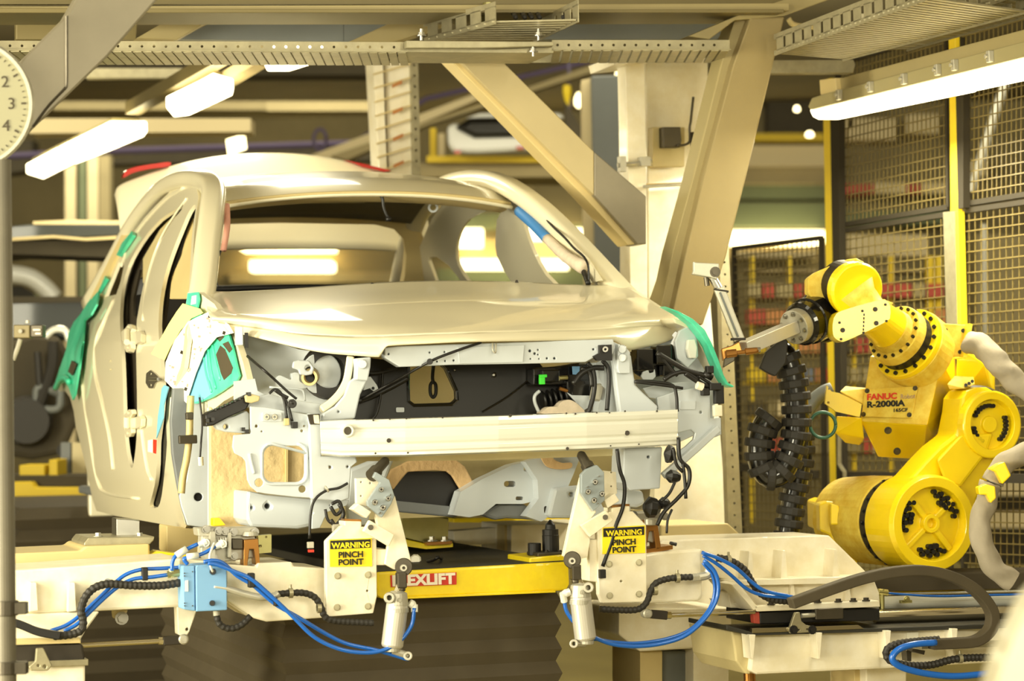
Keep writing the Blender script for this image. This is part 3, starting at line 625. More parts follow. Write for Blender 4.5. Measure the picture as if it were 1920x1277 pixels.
m_ = MB(); m_.tube([K(x, y, .68) for x, y in ((374, 745), (379, 790), (377, 830), (375, 858))], .0035, n=6); m_.build('wiring_loom', 'black', CAR, smooth=True)
m_ = MB(); m_.cyl(K(376, 857, .68), K(377, 873, .68), .009, n=10); m_.build('connector', 'cream', CAR)
m_ = MB(); m_.tube([K(x, y, .66) for x, y in ((392, 765), (393, 850), (393, 990))], .007, n=6, smooth=0); m_.build('wheel_house_flange', 'paint', CAR)
m_ = MB(); m_.tube([side(x, y, -.004) for x, y in ((322, 745), (321, 790), (324, 850), (333, 905), (342, 950), (350, 984))], .006, n=8); m_.build('wheel_arch_flange', 'paint', CAR, smooth=True)
m_ = MB(); sheet('', '', [(337, 926), (343, 926), (346, 934), (344, 944), (338, 944)], lambda x, y: side(x, y, -.004), t=.004, mb=m_, holes=[(341, 935, 1.8)]); m_.build('arch_lug', 'paint', CAR)
# front wing with its blue and green underside film seen where it curls forward
sheet('front_wing', 'paint', [(352, 548), (372, 548), (402, 570), (430, 618), (446, 650), (456, 680), (465, 718), (462, 728), (420, 752), (392, 775), (384, 790), (380, 776), (372, 740), (352, 690), (345, 640), (350, 600)], lambda x, y: K(x, y, max(.16, .9 - (x - 350) * .0055)), t=.02, parent=CAR, step=16, smooth=True)
m_ = MB(); sheet('', '', [(385, 778), (392, 772), (420, 762), (445, 750), (468, 738), (470, 752), (462, 768), (430, 782), (400, 798), (386, 800)], Kf(.17), t=.06, mb=m_); m_.build('headlamp_bracket', 'black', CAR, bevel=.004)
m_ = MB()
sheet('', '', [(402, 796), (416, 784), (440, 780), (462, 770), (468, 776), (468, 812), (450, 812), (424, 810), (410, 806)], Kf(.19), t=.05, mb=m_, holes=[(424, 800, 5)]); m_.build('headlamp_mount', 'primer', CAR, bevel=.005)
m_ = MB()
sheet('', '', [(460, 742), (470, 738), (488, 743), (486, 752), (472, 756), (462, 754)], Kf(.14), t=.02, mb=m_); m_.build('mount_clip', 'cream_dark', CAR, bevel=.003)
m_ = MB()
for x, y in ((466, 739), (388, 789), (455, 805), (398, 786), (462, 809)): m_.box(K(x, y, .15), U * .006, V * .012, ZZ * .006)
for k in range(7): m_.box(K(404 + k * 9, 768 - k * 4, .165), U * .004, V * .004, ZZ * .004)
m_.build('bracket_clip', 'black_gloss', CAR, bevel=.001)
m_ = MB(); m_.box(K(448, 630, .3), U * .012, V * .012, ZZ * .03); m_.build('wing_mount', 'primer', CAR, bevel=.003)
m_ = MB(); m_.box(K(462, 638, .28), U * .005, V * .005, ZZ * .024); m_.build('rubber_strip', 'black', CAR)
# ---- right front corner
sheet('inner_wing_panel', 'primer', [(1186, 650), (1250, 640), (1280, 605), (1310, 640), (1330, 690), (1340, 730), (1335, 800), (1270, 830), (1235, 770), (1192, 722)], lambda x, y: K(x, y, .30 + (1330 - x) * .001), t=.02, parent=CAR, step=22, smooth=True)
sheet('wing_stay', 'primer', [(1266, 640), (1275, 620), (1290, 612), (1302, 618), (1308, 640), (1310, 668), (1290, 690), (1270, 672)], Kf(.24), t=.02, parent=CAR, bevel=.003, holes=[rrect(1288, 640, 1303, 672, 4)])
m_ = MB(); sheet('', '', [(1290, 637), (1304, 636), (1308, 652), (1306, 672), (1293, 672), (1288, 655)], Kf(.22), t=.02, mb=m_); m_.build('lamp_clip', 'beam_white', CAR, bevel=.004)
sheet('front_wing', 'paint', [(1262, 596), (1290, 603), (1315, 622), (1332, 650), (1345, 690), (1356, 722), (1350, 726), (1338, 700), (1322, 665), (1306, 635), (1286, 614), (1266, 606)], Kf(.24), t=.2, parent=CAR, bevel=.004)
m_ = MB(); m_.prism([K(1184, 660, .3), K(1262, 645, .3), K(1270, 672, .3), K(1262, 700, .3), K(1210, 712, .3), K(1190, 700, .3)], V * .1)
m_.box(K(1205, 675, .28), U * .03, V * .03, ZZ * .035); m_.box(K(1240, 665, .27), U * .028, V * .03, ZZ * .03); m_.box(K(1250, 695, .27), U * .02, V * .02, ZZ * .02); m_.build('fuse_box', 'black_gloss', CAR, bevel=.005)
m_ = MB(); sheet('', '', [(1206, 697), (1216, 694), (1218, 700), (1226, 698), (1228, 692), (1230, 706), (1224, 712), (1206, 712), (1202, 706)], Kf(.22), t=.01, mb=m_); m_.build('cable_bracket', 'primer', CAR, bevel=.002)
sheet('rail_cover', 'primer', [(1205, 728), (1240, 720), (1286, 716), (1322, 714), (1325, 725), (1270, 735), (1230, 748), (1218, 746)], Kf(.22), t=.05, parent=CAR, bevel=.003)
SP = sheet('side_plate', 'primer', [(1232, 745), (1270, 733), (1325, 724), (1332, 735), (1332, 785), (1352, 783), (1353, 815), (1342, 820), (1330, 818), (1272, 868), (1270, 830), (1236, 790)], Kf(.15), t=.015, parent=CAR, bevel=.003, holes=[(1314, 773, 2.6), (1346, 810, 3), [(1271, 812), (1296, 806), (1303, 812), (1300, 824), (1285, 838), (1273, 846)]])
sheet('pressed_pocket', 'primer', rrect(1275, 752, 1304, 768, 3), Kf(.145), t=.006, parent=SP, bevel=.002)
m_ = MB(); m_.tube([K(x, y, .13) for x, y in ((1346, 803), (1300, 845), (1244, 893))], 1, smooth=0, sec=[(-.014, -.012), (.014, -.012), (.014, .012), (-.014, .012)]); m_.build('diagonal_strut', 'primer', CAR, bevel=.004)
sheet('front_rail_end', 'primer', [(1170, 840), (1242, 838), (1238, 916), (1182, 920), (1168, 905)], Kf(.11), t=.12, parent=CAR, bevel=.004, holes=[(1216, 857, 2.6)])
sheet('lower_rail', 'primer', [(1170, 918), (1206, 920), (1210, 945), (1195, 952), (1172, 950)], Kf(.28), t=.2, parent=CAR, bevel=.01)
cables('wiring_loom', [(.009, (1232, 662), (1262, 680), (1290, 695), (1325, 705)), (.008, (1245, 712), (1262, 702), (1285, 698), (1310, 712)), ((1190, 715), (1225, 716), (1260, 722), (1268, 740), (1270, 772)), (.009, (1285, 700), (1300, 710), (1320, 722), (1345, 728)), ((1310, 705), (1325, 715), (1340, 722)), (.012, (1320, 700), (1335, 708)), ((1190, 716), (1240, 722), (1280, 728)), ((1240, 668), (1262, 695), (1270, 705))], .12, .0055)
m_ = MB(); m_.box(K(1322, 735, .12), U * .013, V * .012, ZZ * .012); m_.box(K(1330, 693, .12), U * .012, V * .012, ZZ * .012); m_.box(K(1347, 740, .13), U * .016, V * .012, ZZ * .03); m_.box(K(1340, 725, .11), U * .02, V * .012, ZZ * .012); m_.build('connector', 'black', CAR, bevel=.003)
m_ = MB(); m_.cyl(K(1306, 722, .11), K(1318, 726, .11), .013, n=12); m_.box(K(1345, 770, .12), U * .014, V * .01, ZZ * .018); m_.build('connector', 'cream', CAR, bevel=.002)
# hanging cables
cables('hanging_cable', [(.007, (1157, 842), (1162, 880), (1171, 910), (1168, 950), (1155, 985), (1145, 1020), (1130, 1062)), (.007, (1272, 820), (1275, 860), (1292, 880), (1290, 910), (1270, 935), (1245, 960), (1232, 985)), (.006, (1280, 868), (1284, 900), (1286, 935)), (.005, (1265, 905), (1255, 925), (1240, 940)), (.006, (1262, 840), (1268, 870), (1280, 885)), (.004, (1260, 955), (1252, 975), (1250, 1000))], .0, .006)
m_ = MB()
for x, y, a, b in ((1262, 892, .025, .022), (1256, 850, .02, .03), (1222, 950, .03, .035), (1245, 942, .02, .02), (1262, 1018, .012, .006)): m_.lathe(K(x - a * 500, y, .03), K(x + a * 500, y + 3, .03), [(0, a * .4), (.3, b), (.7, b * .9), (1, a * .5)], 10)
m_.build('cable_plug', 'black', CAR)
cables('hanging_cable', [((652, 906), (635, 915), (612, 920), (592, 935), (583, 960), (580, 1010)), (.006, (620, 950), (630, 965), (640, 955), (635, 940), (622, 945)), (.007, (636, 945), (644, 965), (630, 985), (620, 975)), (.005, (610, 955), (615, 975), (628, 985))], .08, .0045)
m_ = MB(); m_.box(K(582, 1022, .08), U * .010, V * .008, ZZ * .010); m_.box(K(629, 990, .08), U * .01, V * .01, ZZ * .012); m_.lathe(K(611, 918, .08), K(614, 916, .08), [(0, .012), (1, .012)], 10); m_.build('cable_plug', 'cast', CAR, bevel=.002)
m_ = MB(); m_.box(K(1129, 1076, -.02), U * .010, V * .01, ZZ * .014); m_.build('cable_plug', 'black', CAR, bevel=.002)
m_ = MB(); m_.box(K(583, 1033, .08), U * .008, V * .008, ZZ * .004); m_.build('plug_lock', 'text_red', CAR)
# ---- underside seen below the beam: dash panel, tunnel mouth, floor pressings
sheet('dash_lower_panel', 'cream_dark', [(600, 830), (1200, 820), (1200, 950), (1080, 930), (940, 900), (890, 915), (860, 890), (740, 885), (700, 960), (650, 990), (600, 990)], Kf(.72), t=.02, parent=CAR)
arch = [(722, 905), (735, 880), (765, 865), (800, 857), (850, 858), (872, 875), (888, 905), (865, 920), (848, 892), (838, 884), (815, 882), (765, 885), (752, 900), (738, 918), (733, 912)]
sheet('tunnel_sealer', 'sealer', arch, Kf(.64), t=.02, parent=CAR, bevel=.004)
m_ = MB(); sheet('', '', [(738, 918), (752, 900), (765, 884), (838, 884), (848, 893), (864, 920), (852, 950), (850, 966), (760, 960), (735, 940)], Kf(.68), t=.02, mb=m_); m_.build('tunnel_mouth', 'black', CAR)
rows = []
for i, v in enumerate((.62, .9, 1.3, 1.8)):
    rows.append([K(x, y + i * 2, v * .3 + .5) for x, y in ((700, 975), (740, 960), (790, 958), (850, 966), (900, 975))])
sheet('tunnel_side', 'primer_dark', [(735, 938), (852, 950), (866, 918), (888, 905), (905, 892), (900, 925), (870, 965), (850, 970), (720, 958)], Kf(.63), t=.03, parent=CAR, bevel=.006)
sheet('floor_pressing', 'primer', [(864, 922), (905, 898), (960, 872), (985, 866), (988, 880), (1000, 890), (1010, 915), (1010, 938), (980, 945), (930, 945), (905, 965), (880, 970), (850, 966)], Kf(.56), t=.08, parent=CAR, bevel=.01, holes=[rrect(945, 902, 967, 913, 5), rrect(967, 931, 981, 938, 3), rrect(982, 871, 990, 884, 2)])
sheet('floor_pressing', 'primer', [(985, 866), (1020, 855), (1090, 852), (1075, 890), (1060, 925), (1035, 965), (1015, 978), (985, 968), (1010, 935), (1008, 900)], Kf(.50), t=.06, parent=CAR, bevel=.01, holes=[rrect(1020, 949, 1027, 962, 3), (998, 948, 2)])
sheet('floor_pressing', 'primer', [(1040, 915), (1090, 910), (1180, 925), (1185, 960), (1140, 972), (1030, 972), (1028, 965)], Kf(.46), t=.05, parent=CAR, bevel=.01, holes=[(1072, 927, 4)])
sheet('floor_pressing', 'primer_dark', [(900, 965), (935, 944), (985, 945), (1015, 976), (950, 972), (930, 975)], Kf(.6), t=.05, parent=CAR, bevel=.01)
m_ = MB(); sheet('', '', [(1015, 855), (1030, 850), (1040, 862), (1055, 868), (1072, 868), (1070, 878), (1045, 880), (1025, 874)], Kf(.48), t=.01, mb=m_, sm=True); m_.build('floor_sealer', 'sealer', CAR, bevel=.002)
sheet('floor_pressing', 'primer', [(655, 880), (700, 862), (740, 860), (722, 905), (700, 935), (690, 985), (655, 985), (650, 940)], Kf(.4), t=.04, parent=CAR, bevel=.01)
m_ = MB(); m_.tube([K(600, 858, .25), K(900, 856, .25), K(1180, 846, .25)], 1, smooth=0, sec=[(-.03, -.012), (.03, -.012), (.03, .012), (-.03, .012)]); m_.build('cross_rail', 'cream_dark', CAR)
# ================================================================ protective covers and papers
def lefty(x, y, off=0.): return K(x, y, max(.14, .9 - (x - 350) * .0055)) - (V * .012 + U * .012) + (-V) * off
g = sheet('wing_cover', 'mask_green', [(357, 550), (376, 548), (378, 562), (374, 585), (385, 592), (410, 600), (432, 618), (441, 650), (449, 685), (454, 705), (450, 714), (420, 735), (404, 745), (375, 757), (362, 755), (352, 740), (345, 700), (340, 660), (350, 620), (352, 585)], lefty, t=.006, step=14, smooth=True)
tag(g, 'green and blue protective cover moulded over the front wing beside the bonnet', 'protective cover')
for nm, mm, ol in (('blue_panel', 'mask_blue', [(356, 750), (352, 715), (362, 690), (380, 650), (390, 640), (392, 690), (402, 738), (385, 750), (362, 756)]), ('dark_window', 'bellows_dark', [(409, 665), (417, 648), (426, 655), (441, 690), (438, 700), (424, 713), (418, 700)]),
                   ('dark_window', 'bellows_dark', [(408, 632), (415, 625), (425, 632), (416, 641)]), ('dark_window', 'bellows_dark', [(421, 645), (432, 640), (440, 655), (434, 662)])):
    q = sheet(nm, mm, ol, lambda x, y: lefty(x, y, .01), t=.004, parent=g, bevel=.001)
m_ = MB()
for l in (((388, 670), (392, 700), (402, 735)), ((396, 655), (401, 695), (410, 728)), ((404, 648), (410, 680), (418, 712))): m_.tube([lefty(x, y, .010) for x, y in l], .006, n=6)
m_.build('moulded_rib', 'mask_green', g, smooth=True)
sheet('white_patch', 'paper', [(364, 556), (372, 554), (371, 570), (362, 572)], lambda x, y: lefty(x, y, .01), t=.003, parent=g)
blu = sheet('sill_film', 'mask_blue', [(303, 728), (308, 722), (316, 726), (312, 740), (307, 760), (306, 785), (297, 812), (293, 822), (296, 780), (300, 755)], lambda x, y: side(x, y, -.02), t=.003)
tag(blu, 'narrow pale blue film hanging in the front door opening below the paper', 'film')
gr = sheet('quarter_cover', 'mask_green', [(165, 566), (185, 545), (181, 570), (170, 590), (158, 600), (155, 640), (148, 690), (140, 740), (136, 750), (129, 728), (121, 714), (112, 720), (106, 730), (104, 715), (112, 690), (124, 655), (128, 625), (138, 604), (150, 590)], lambda x, y: side(x, y, -.03), t=.008, step=14, smooth=True)
tag(gr, 'green protective cover with a dark square window over the rear wing corner', 'protective cover')
sheet('dark_window', 'bellows_dark', [(134, 676), (143, 682), (135, 704), (127, 697)], lambda x, y: side(x, y, -.04), t=.004, parent=gr)
m_ = MB(); m_.tube([side(x, y, -.04) for x, y in ((104, 728), (112, 712), (122, 708), (130, 716))], .012, n=8); m_.build('rolled_edge', 'mask_green', gr, smooth=True)
for i, ol in enumerate(([(197, 517), (199, 522), (182, 550), (166, 578), (160, 576), (176, 548)], [(247, 433), (249, 440), (236, 460), (222, 480), (218, 478), (228, 456)])):
    q = sheet('edge_guard', 'mask_green', ol, lambda x, y: side(x, y, -.02), t=.015)
    tag(q, ['green strip guarding the rear edge beside the small quarter window', 'green strip guarding the roof edge above the small quarter window'][i], 'edge guard')
gq = sheet('wing_cover', 'mask_green', [(1246, 574), (1272, 583), (1300, 598), (1322, 618), (1336, 645), (1348, 675), (1357, 702), (1366, 718), (1378, 724), (1374, 727), (1362, 722), (1352, 706), (1340, 680), (1328, 650), (1314, 628), (1298, 608), (1272, 588)], Kf(.18), t=.06, bevel=.004)
tag(gq, 'green protective cover along the edge of the far wing, next to the robot gripper', 'protective cover')
# paper sheets: white build sheet and pale yellow sheet
def papf(x, y, o=0.): return lefty(x, y, .07 + o) + (-V) * .02 * math.sin((x + y) * .02)
pp = sheet('build_sheet', 'paper', [(393, 584), (402, 598), (424, 610), (434, 626), (402, 634), (380, 660), (364, 700), (352, 740), (348, 756), (330, 738), (306, 714), (308, 680), (325, 640), (350, 605)], papf, t=.002, step=12, smooth=True)
tag(pp, 'white printed build sheet curled over the green wing cover', 'paper sheet')
m_ = MB(); rnd = random.Random(3)
for k in range(95):
    x, y = rnd.uniform(312, 425), rnd.uniform(590, 745); w_, h_ = rnd.choice(((3, 3), (4, 2), (2, 4), (5, 4), (3, 6)))
    q = [(x, y), (x + w_, y + 1), (x + w_ - 1, y + h_ + 1), (x - 1, y + h_)]
    if all(inside(z_, [(393, 588), (402, 600), (424, 613), (430, 624), (402, 630), (378, 658), (362, 698), (350, 736), (330, 732), (310, 712), (311, 682), (328, 642), (352, 609)]) for z_ in q): sheet('', '', q, lambda a, b_: papf(a, b_, .0015), t=.001, mb=m_)
m_.build('printed_box', 'ink', pp)
m_ = MB()
for x, y in ((388, 591), (414, 622), (344, 726), (336, 658)): sheet('', '', [(x, y), (x + 5, y + 2), (x + 3, y + 8), (x - 2, y + 6)], lambda a, b_: papf(a, b_, .002), t=.001, mb=m_)
m_.build('printed_mark', 'dark_steel', pp)
yp = sheet('yellow_sheet', 'yellow_paper', [(344, 570), (356, 574), (376, 580), (382, 588), (360, 598), (340, 620), (322, 650), (310, 676), (285, 664), (300, 640), (318, 608), (332, 586)], lambda x, y: lefty(x, y, .02) + (-V) * .02, t=.002, step=12, smooth=True)
tag(yp, 'pale yellow paper sheet tucked behind the white build sheet', 'paper sheet')
# ================================================================ lift table and carrier
def img(name, m, pts, v, d, parent=None, bevel=.003, holes=(), **kw):
    """solid cut to an outline at v, D metres deep along the line"""
    return sheet(name, m, pts, Kf(v), ext=V * d, parent=parent, bevel=bevel, holes=holes, **kw)
# ---- lift table with yellow frame
LT = thing('lift_table', 'lift table with bright yellow frame, black top and dark bellows under the car body', 'lift table', CP(0, .9, 0))
img('side_frame', 'yellow', [(707, 1073), (1066, 1053), (1068, 1095), (1062, 1106), (1050, 1108), (716, 1123), (708, 1116)], .30, .10, LT, .006)
zt = K(880, 1062, .30).z
m_ = MB(); m_.prism([K(707, 1071, .31), K(1067, 1051, .31), K(1067, 1051, .31) + V * 2.6, K(707, 1071, .31) + V * 2.6], (0, 0, -.03)); m_.build('table_top', 'platform_black', LT, bevel=.004)
img('lower_lip', 'yellow', [(763, 1119), (1042, 1107), (1042, 1111), (763, 1123)], .29, .03, LT, .001)
img('end_block', 'yellow', [(993, 1046), (1058, 1040), (1067, 1055), (1066, 1060), (993, 1060)], .33, .25, LT, .004)
m_ = MB(); p = K(1012, 1042, .42); m_.prism([p - U * .03 - V * .07, p + U * .075 - V * .07, p + U * .08 + V * .05, p - U * .03 + V * .05], ZZ * .014); m_.build('pin_plate', 'dark_steel', LT, bevel=.004)
m_ = MB(); m_.cyl(K(1002, 1042, .42), K(1002, 1018, .42), .022); m_.build('rubber_pad', 'black', LT, bevel=.003)
PIN = MB(); p = K(1033, 1040, .42); PIN.lathe(p, p + ZZ * .115, [(0, .028), (.55, .028), (.56, .027), (.72, .027), (.73, .018), (.86, .016), (1, .003)], 20); PIN.build('locating_pin', 'black', LT)
m_ = MB()
for x in (1025, 1050): m_.bolt(K(x, 1041, .37) + ZZ * .01, ZZ, .006, .005)
m_.build('pin_bolt', 'brown_black', LT)
sheet('name_panel', 'text_red', [(732, 1079), (856, 1073), (856, 1096), (733, 1101)], Kf(.296), t=.002, parent=LT)
lettering('lettering', 'FLEXLIFT', 'text_white', K(735, 1098.5, .294), K(855, 1093.5, .294) - K(735, 1098.5, .294), .046, LT, bold=.0022, squash=1.14)
# bellows: pleated skirt
def bellows(name, u0, u1, v0, v1, zt, zb, pitch, m1, m2, parent, depth=.028):
    q = MB(); n = int((zt - zb) / pitch); vs = []; fs = []
    for i in range(2 * n + 1):
        z = zt - i * pitch / 2; o = depth if i % 2 else 0
        vs += [CP(u0 - o, v0 - o, z), CP(u1 + o, v0 - o, z), CP(u1 + o, v1 + o, z), CP(u0 - o, v1 + o, z)]
    for i in range(2 * n):
        for k in range(4): fs.append((i * 4 + k, i * 4 + (k + 1) % 4, (i + 1) * 4 + (k + 1) % 4, (i + 1) * 4 + k))
    fs.append((0, 1, 2, 3)); fs.append(tuple(range(8 * n, 8 * n + 4)))
    return link(name, vs, fs, m1, parent, recalc=True)
q0 = car(K(535, 1150, .42)); q1 = car(K(1040, 1150, .42))
bellows('bellows', q0[0], q1[0], .42, 2.7, zt - .09, 0.0, .080, 'bellows_dark', None, LT, .017)
# things lying on the table top
m_ = MB(); m_.lathe(Z(779, 1050, zt + .002), Z(779, 1050, zt + .006), [(0, .02), (1, .015)], 9); tag(m_.build('plastic_scrap', 'paper', None), 'small pale scrap lying on the black table top', 'scrap')
m_ = MB(); m_.tube([Z(802, 1052, zt + .004), Z(812, 1050, zt + .01), Z(822, 1045, zt + .02), Z(828, 1047, zt + .006)], .006, n=6); tag(m_.build('cable_clip', 'black', None, smooth=True), 'little black clip lying on the black table top', 'clip')
# ---- supports behind on the table: zinc stand, cross beams
zs = thing('support_stand', 'zinc plated square stand bolted on a yellow foot under the floor of the car', 'support', K(810, 1020, 1.2))
img('stand_body', 'zinc', [(752, 958), (800, 962), (842, 972), (840, 1016), (800, 1020), (752, 1008)], 1.2, .14, zs, .004)
img('foot_plate', 'yellow', [(757, 1010), (800, 1020), (850, 1018), (850, 1026), (800, 1030), (757, 1024)], 1.15, .2, zs, .003)
img('base_flange', 'copper', [(800, 1017), (848, 1014), (848, 1020), (800, 1023)], 1.12, .05, zs, .002)
m_ = MB()
for x in (810, 834): m_.bolt(K(x, 1015, 1.13), ZZ, .012, .012)
m_.build('foot_bolt', 'steel', zs)
tag(img('cross_beam', 'cream', [(850, 996), (946, 988), (948, 1018), (852, 1024)], 1.9, .1), 'pale cross beam under the car right of the zinc stand', 'beam')
tag(img('cross_beam', 'cream', [(958, 985), (1120, 980), (1128, 1035), (958, 1048)], 1.7, .4), 'wide pale cross beam behind the black locating pin', 'beam')
tag(img('upright', 'tan', [(946, 985), (958, 985), (958, 1046), (946, 1042)], 1.75, .1), 'tan upright between the pale cross beams under the car', 'post')
tag(img('cable_duct', 'yellow', [(850, 972), (1100, 966), (1100, 976), (980, 980), (850, 980)], 2.4, .2), 'yellow rail running under the car floor above the pale cross beams', 'rail')

# ---- left arm of the carrier
LA = thing('carrier_arm', 'cream left carrier arm with ribs, holding the blue junction box', 'carrier arm', K(250, 1140, .15))
img('arm_beam', 'cream', [(-30, 1074), (28, 1069), (160, 1060), (343, 1047), (343, 1138), (187, 1146), (-30, 1154)], .12, .35, LA, .008)
img('arm_end', 'cream', [(425, 1058), (480, 1062), (482, 1056), (548, 1054), (550, 1062), (614, 1066), (614, 1158), (500, 1166), (478, 1160), (425, 1126)], .08, .32, LA, .008)
img('arm_beam', 'cream', [(340, 1048), (430, 1056), (430, 1130), (340, 1138)], .14, .25, LA, .004)
for x in (62, 134):
    img('rib', 'cream', [(x - 5, 1092), (x + 6, 1092), (x + 9, 1146), (x - 7, 1148)], .08, .05, LA, .003)
img('arm_bracket', 'cream', [(-30, 1154), (187, 1147), (160, 1184), (152, 1198), (152, 1206), (-30, 1214)], .09, .25, LA, .005)
img('bracket_foot', 'tan', [(-30, 1200), (150, 1196), (152, 1206), (-30, 1211)], .06, .1, LA, .002)
img('tie_bracket', 'cream', [(332, 1138), (372, 1137), (355, 1185), (348, 1196), (334, 1190)], .12, .06, LA, .003, holes=[(351, 1180, 3)])
img('tie_bracket', 'cream', [(212, 1146), (240, 1144), (234, 1158), (214, 1160)], .3, .04, LA, .003)
m_ = MB(); m_.bolt(K(201, 1090, .12), -V, .006, .006); m_.bolt(K(228, 1159, .28), -V, .014, .01); m_.build('arm_bolt', 'steel', LA)
tag(img('slide_carriage', 'brown_black', [(-30, 1212), (155, 1208), (160, 1236), (-30, 1246)], .08, .25, None, .006), 'dark linear carriage under the left carrier arm', 'carriage')
tag(img('stop_bracket', 'galv', [(68, 1216), (82, 1215), (90, 1232), (98, 1248), (90, 1258), (58, 1258), (54, 1250), (66, 1240)], .03, .02, None, .003, holes=[(84, 1250, 3), (72, 1248, 2)]), 'small grey notched bracket below the left carrier arm', 'bracket')
lb = img('slide_bed', 'cream', [(-30, 1250), (160, 1242), (160, 1310), (-30, 1310)], .10, .3, None, .006); tag(lb, 'cream slide bed at the bottom left corner under the dark carriage', 'slide bed')
img('bed_edge', 'galv', [(-30, 1244), (166, 1236), (166, 1248), (-30, 1256)], .07, .2, lb, .002)
def tie_rod(name, label, e0, e1, v, flip=1):
    t = thing(name, label, 'tie rod', K(*e1, v))
    m_ = MB(); m_.cyl(K(*e0, v), K(*e1, v), .0075, n=14); m_.build('rod', 'rail_steel', t)
    a, b = K(*e1, v), K(e1[0] + 34 * flip, e1[1] - 3, v); m_ = MB(); m_.tube([a, b], 1, smooth=0, sec=[(-.012, -.014), (.012, -.014), (.012, .014), (-.012, .014)]); m_.build('rod_end', 'brown_black', t, bevel=.003)
    m_ = MB(); c = K(e1[0] + 38 * flip, e1[1] - 4, v); m_.lathe(c - V * .018, c + V * .018, [(0, .012), (.1, .016), (.9, .016), (1, .012)], 18, .006); m_.bolt(c - V * .018, -V, .008, .006); m_.build('joint_eye', 'cast', t)
    a, b = K(e1[0] - 8 * flip, e1[1], v), K(e1[0] + 2 * flip, e1[1], v); m_ = MB(); m_.cyl(a, b, .012, n=6); m_.build('lock_nut', 'rail_steel', t)
tie_rod('tie_rod', 'steel tie rod with dark end under the left carrier arm', (120, 1212), (305, 1202), .13)
tie_rod('tie_rod', 'steel tie rod with dark end under the right carrier arm', (1415, 1148), (1250, 1154), .13, -1)
# grey beam and plate behind the left arm
tag(img('support_beam', 'tan', [(-30, 1040), (150, 1032), (160, 1024), (281, 1020), (281, 1054), (-30, 1068)], .55, .4, None, .006), 'dull beige beam lying behind the left carrier arm', 'beam')
sp = thing('support_post', 'square steel post on a bolted plate carrying the sill of the car', 'post', K(225, 1018, .65))
img('plate', 'galv', [(158, 1024), (158, 1018), (166, 1008), (290, 1006), (288, 1014), (280, 1022)], .6, .3, sp, .003)
img('post', 'steel', [(218, 972), (248, 974), (262, 976), (262, 1008), (218, 1007)], .75, .1, sp, .003)
m_ = MB()
for x in (184, 262): m_.bolt(K(x, 1007, .66), ZZ, .010, .010)
m_.build('plate_bolt', 'cast', sp)
tag(img('locating_block', 'tan', [(312, 985), (345, 990), (372, 992), (372, 1040), (345, 1042), (312, 1035)], .95, .15, None, .005), 'tan block standing behind the valve manifold under the sill', 'block')
tag(img('yellow_stop', 'yellow', [(287, 1042), (300, 1034), (362, 1042), (350, 1052), (290, 1056)], .5, .15, None, .004), 'low yellow stop block behind the left carrier arm', 'stop block')
tag(img('yellow_wedge', 'yellow', [(400, 972), (412, 971), (424, 985), (400, 987)], .45, .05, None, .003), 'small yellow wedge under the foam lined wheel house', 'wedge')
# ---- blue junction box
JB = thing('junction_box', 'light blue junction box mounted on the left carrier arm', 'junction box', K(385, 1140, 0))
img('box_body', 'blue_box', [(367, 1063), (370, 1060), (425, 1056), (426, 1144), (368, 1147)], -.03, .12, JB, .003)
img('box_lid', 'blue_box', [(343, 1064), (346, 1061), (365, 1061), (366, 1146), (345, 1143)], -.025, .10, JB, .003)
sheet('name_label', 'paper', [(347, 1089), (353, 1088), (353, 1109), (347, 1109)], Kf(-.028), t=.002, parent=JB)
m_ = MB()
for x, y, r in ((399, 1072, .010), (398, 1131, .009)): m_.lathe(K(x, y, -.03), K(x, y, -.042), [(0, r), (1, r * .8)], 16)
m_.build('gland', 'black', JB)
m_ = MB()
for x, y in ((346, 1075), (346, 1080), (346, 1131), (346, 1136), (361, 1072), (361, 1136)): m_.cyl(K(x, y, -.026), K(x, y, -.03), .002, n=8)
m_.build('lid_screw', 'dark_steel', JB)
m_ = MB(); m_.cyl(K(405, 1145, .0), K(406, 1154, .0), .010, n=14); m_.build('cable_gland', 'cast', JB)
m_ = MB(); m_.tube([K(399, 1072, -.04), K(395, 1062, -.05), K(393, 1045, -.04), K(397, 1030, -.02), K(402, 1018, 0)], .004, n=8); tag(m_.build('sensor_cable', 'beam_white', None, smooth=True), 'thin white cable rising from the blue junction box to the valve block', 'cable')
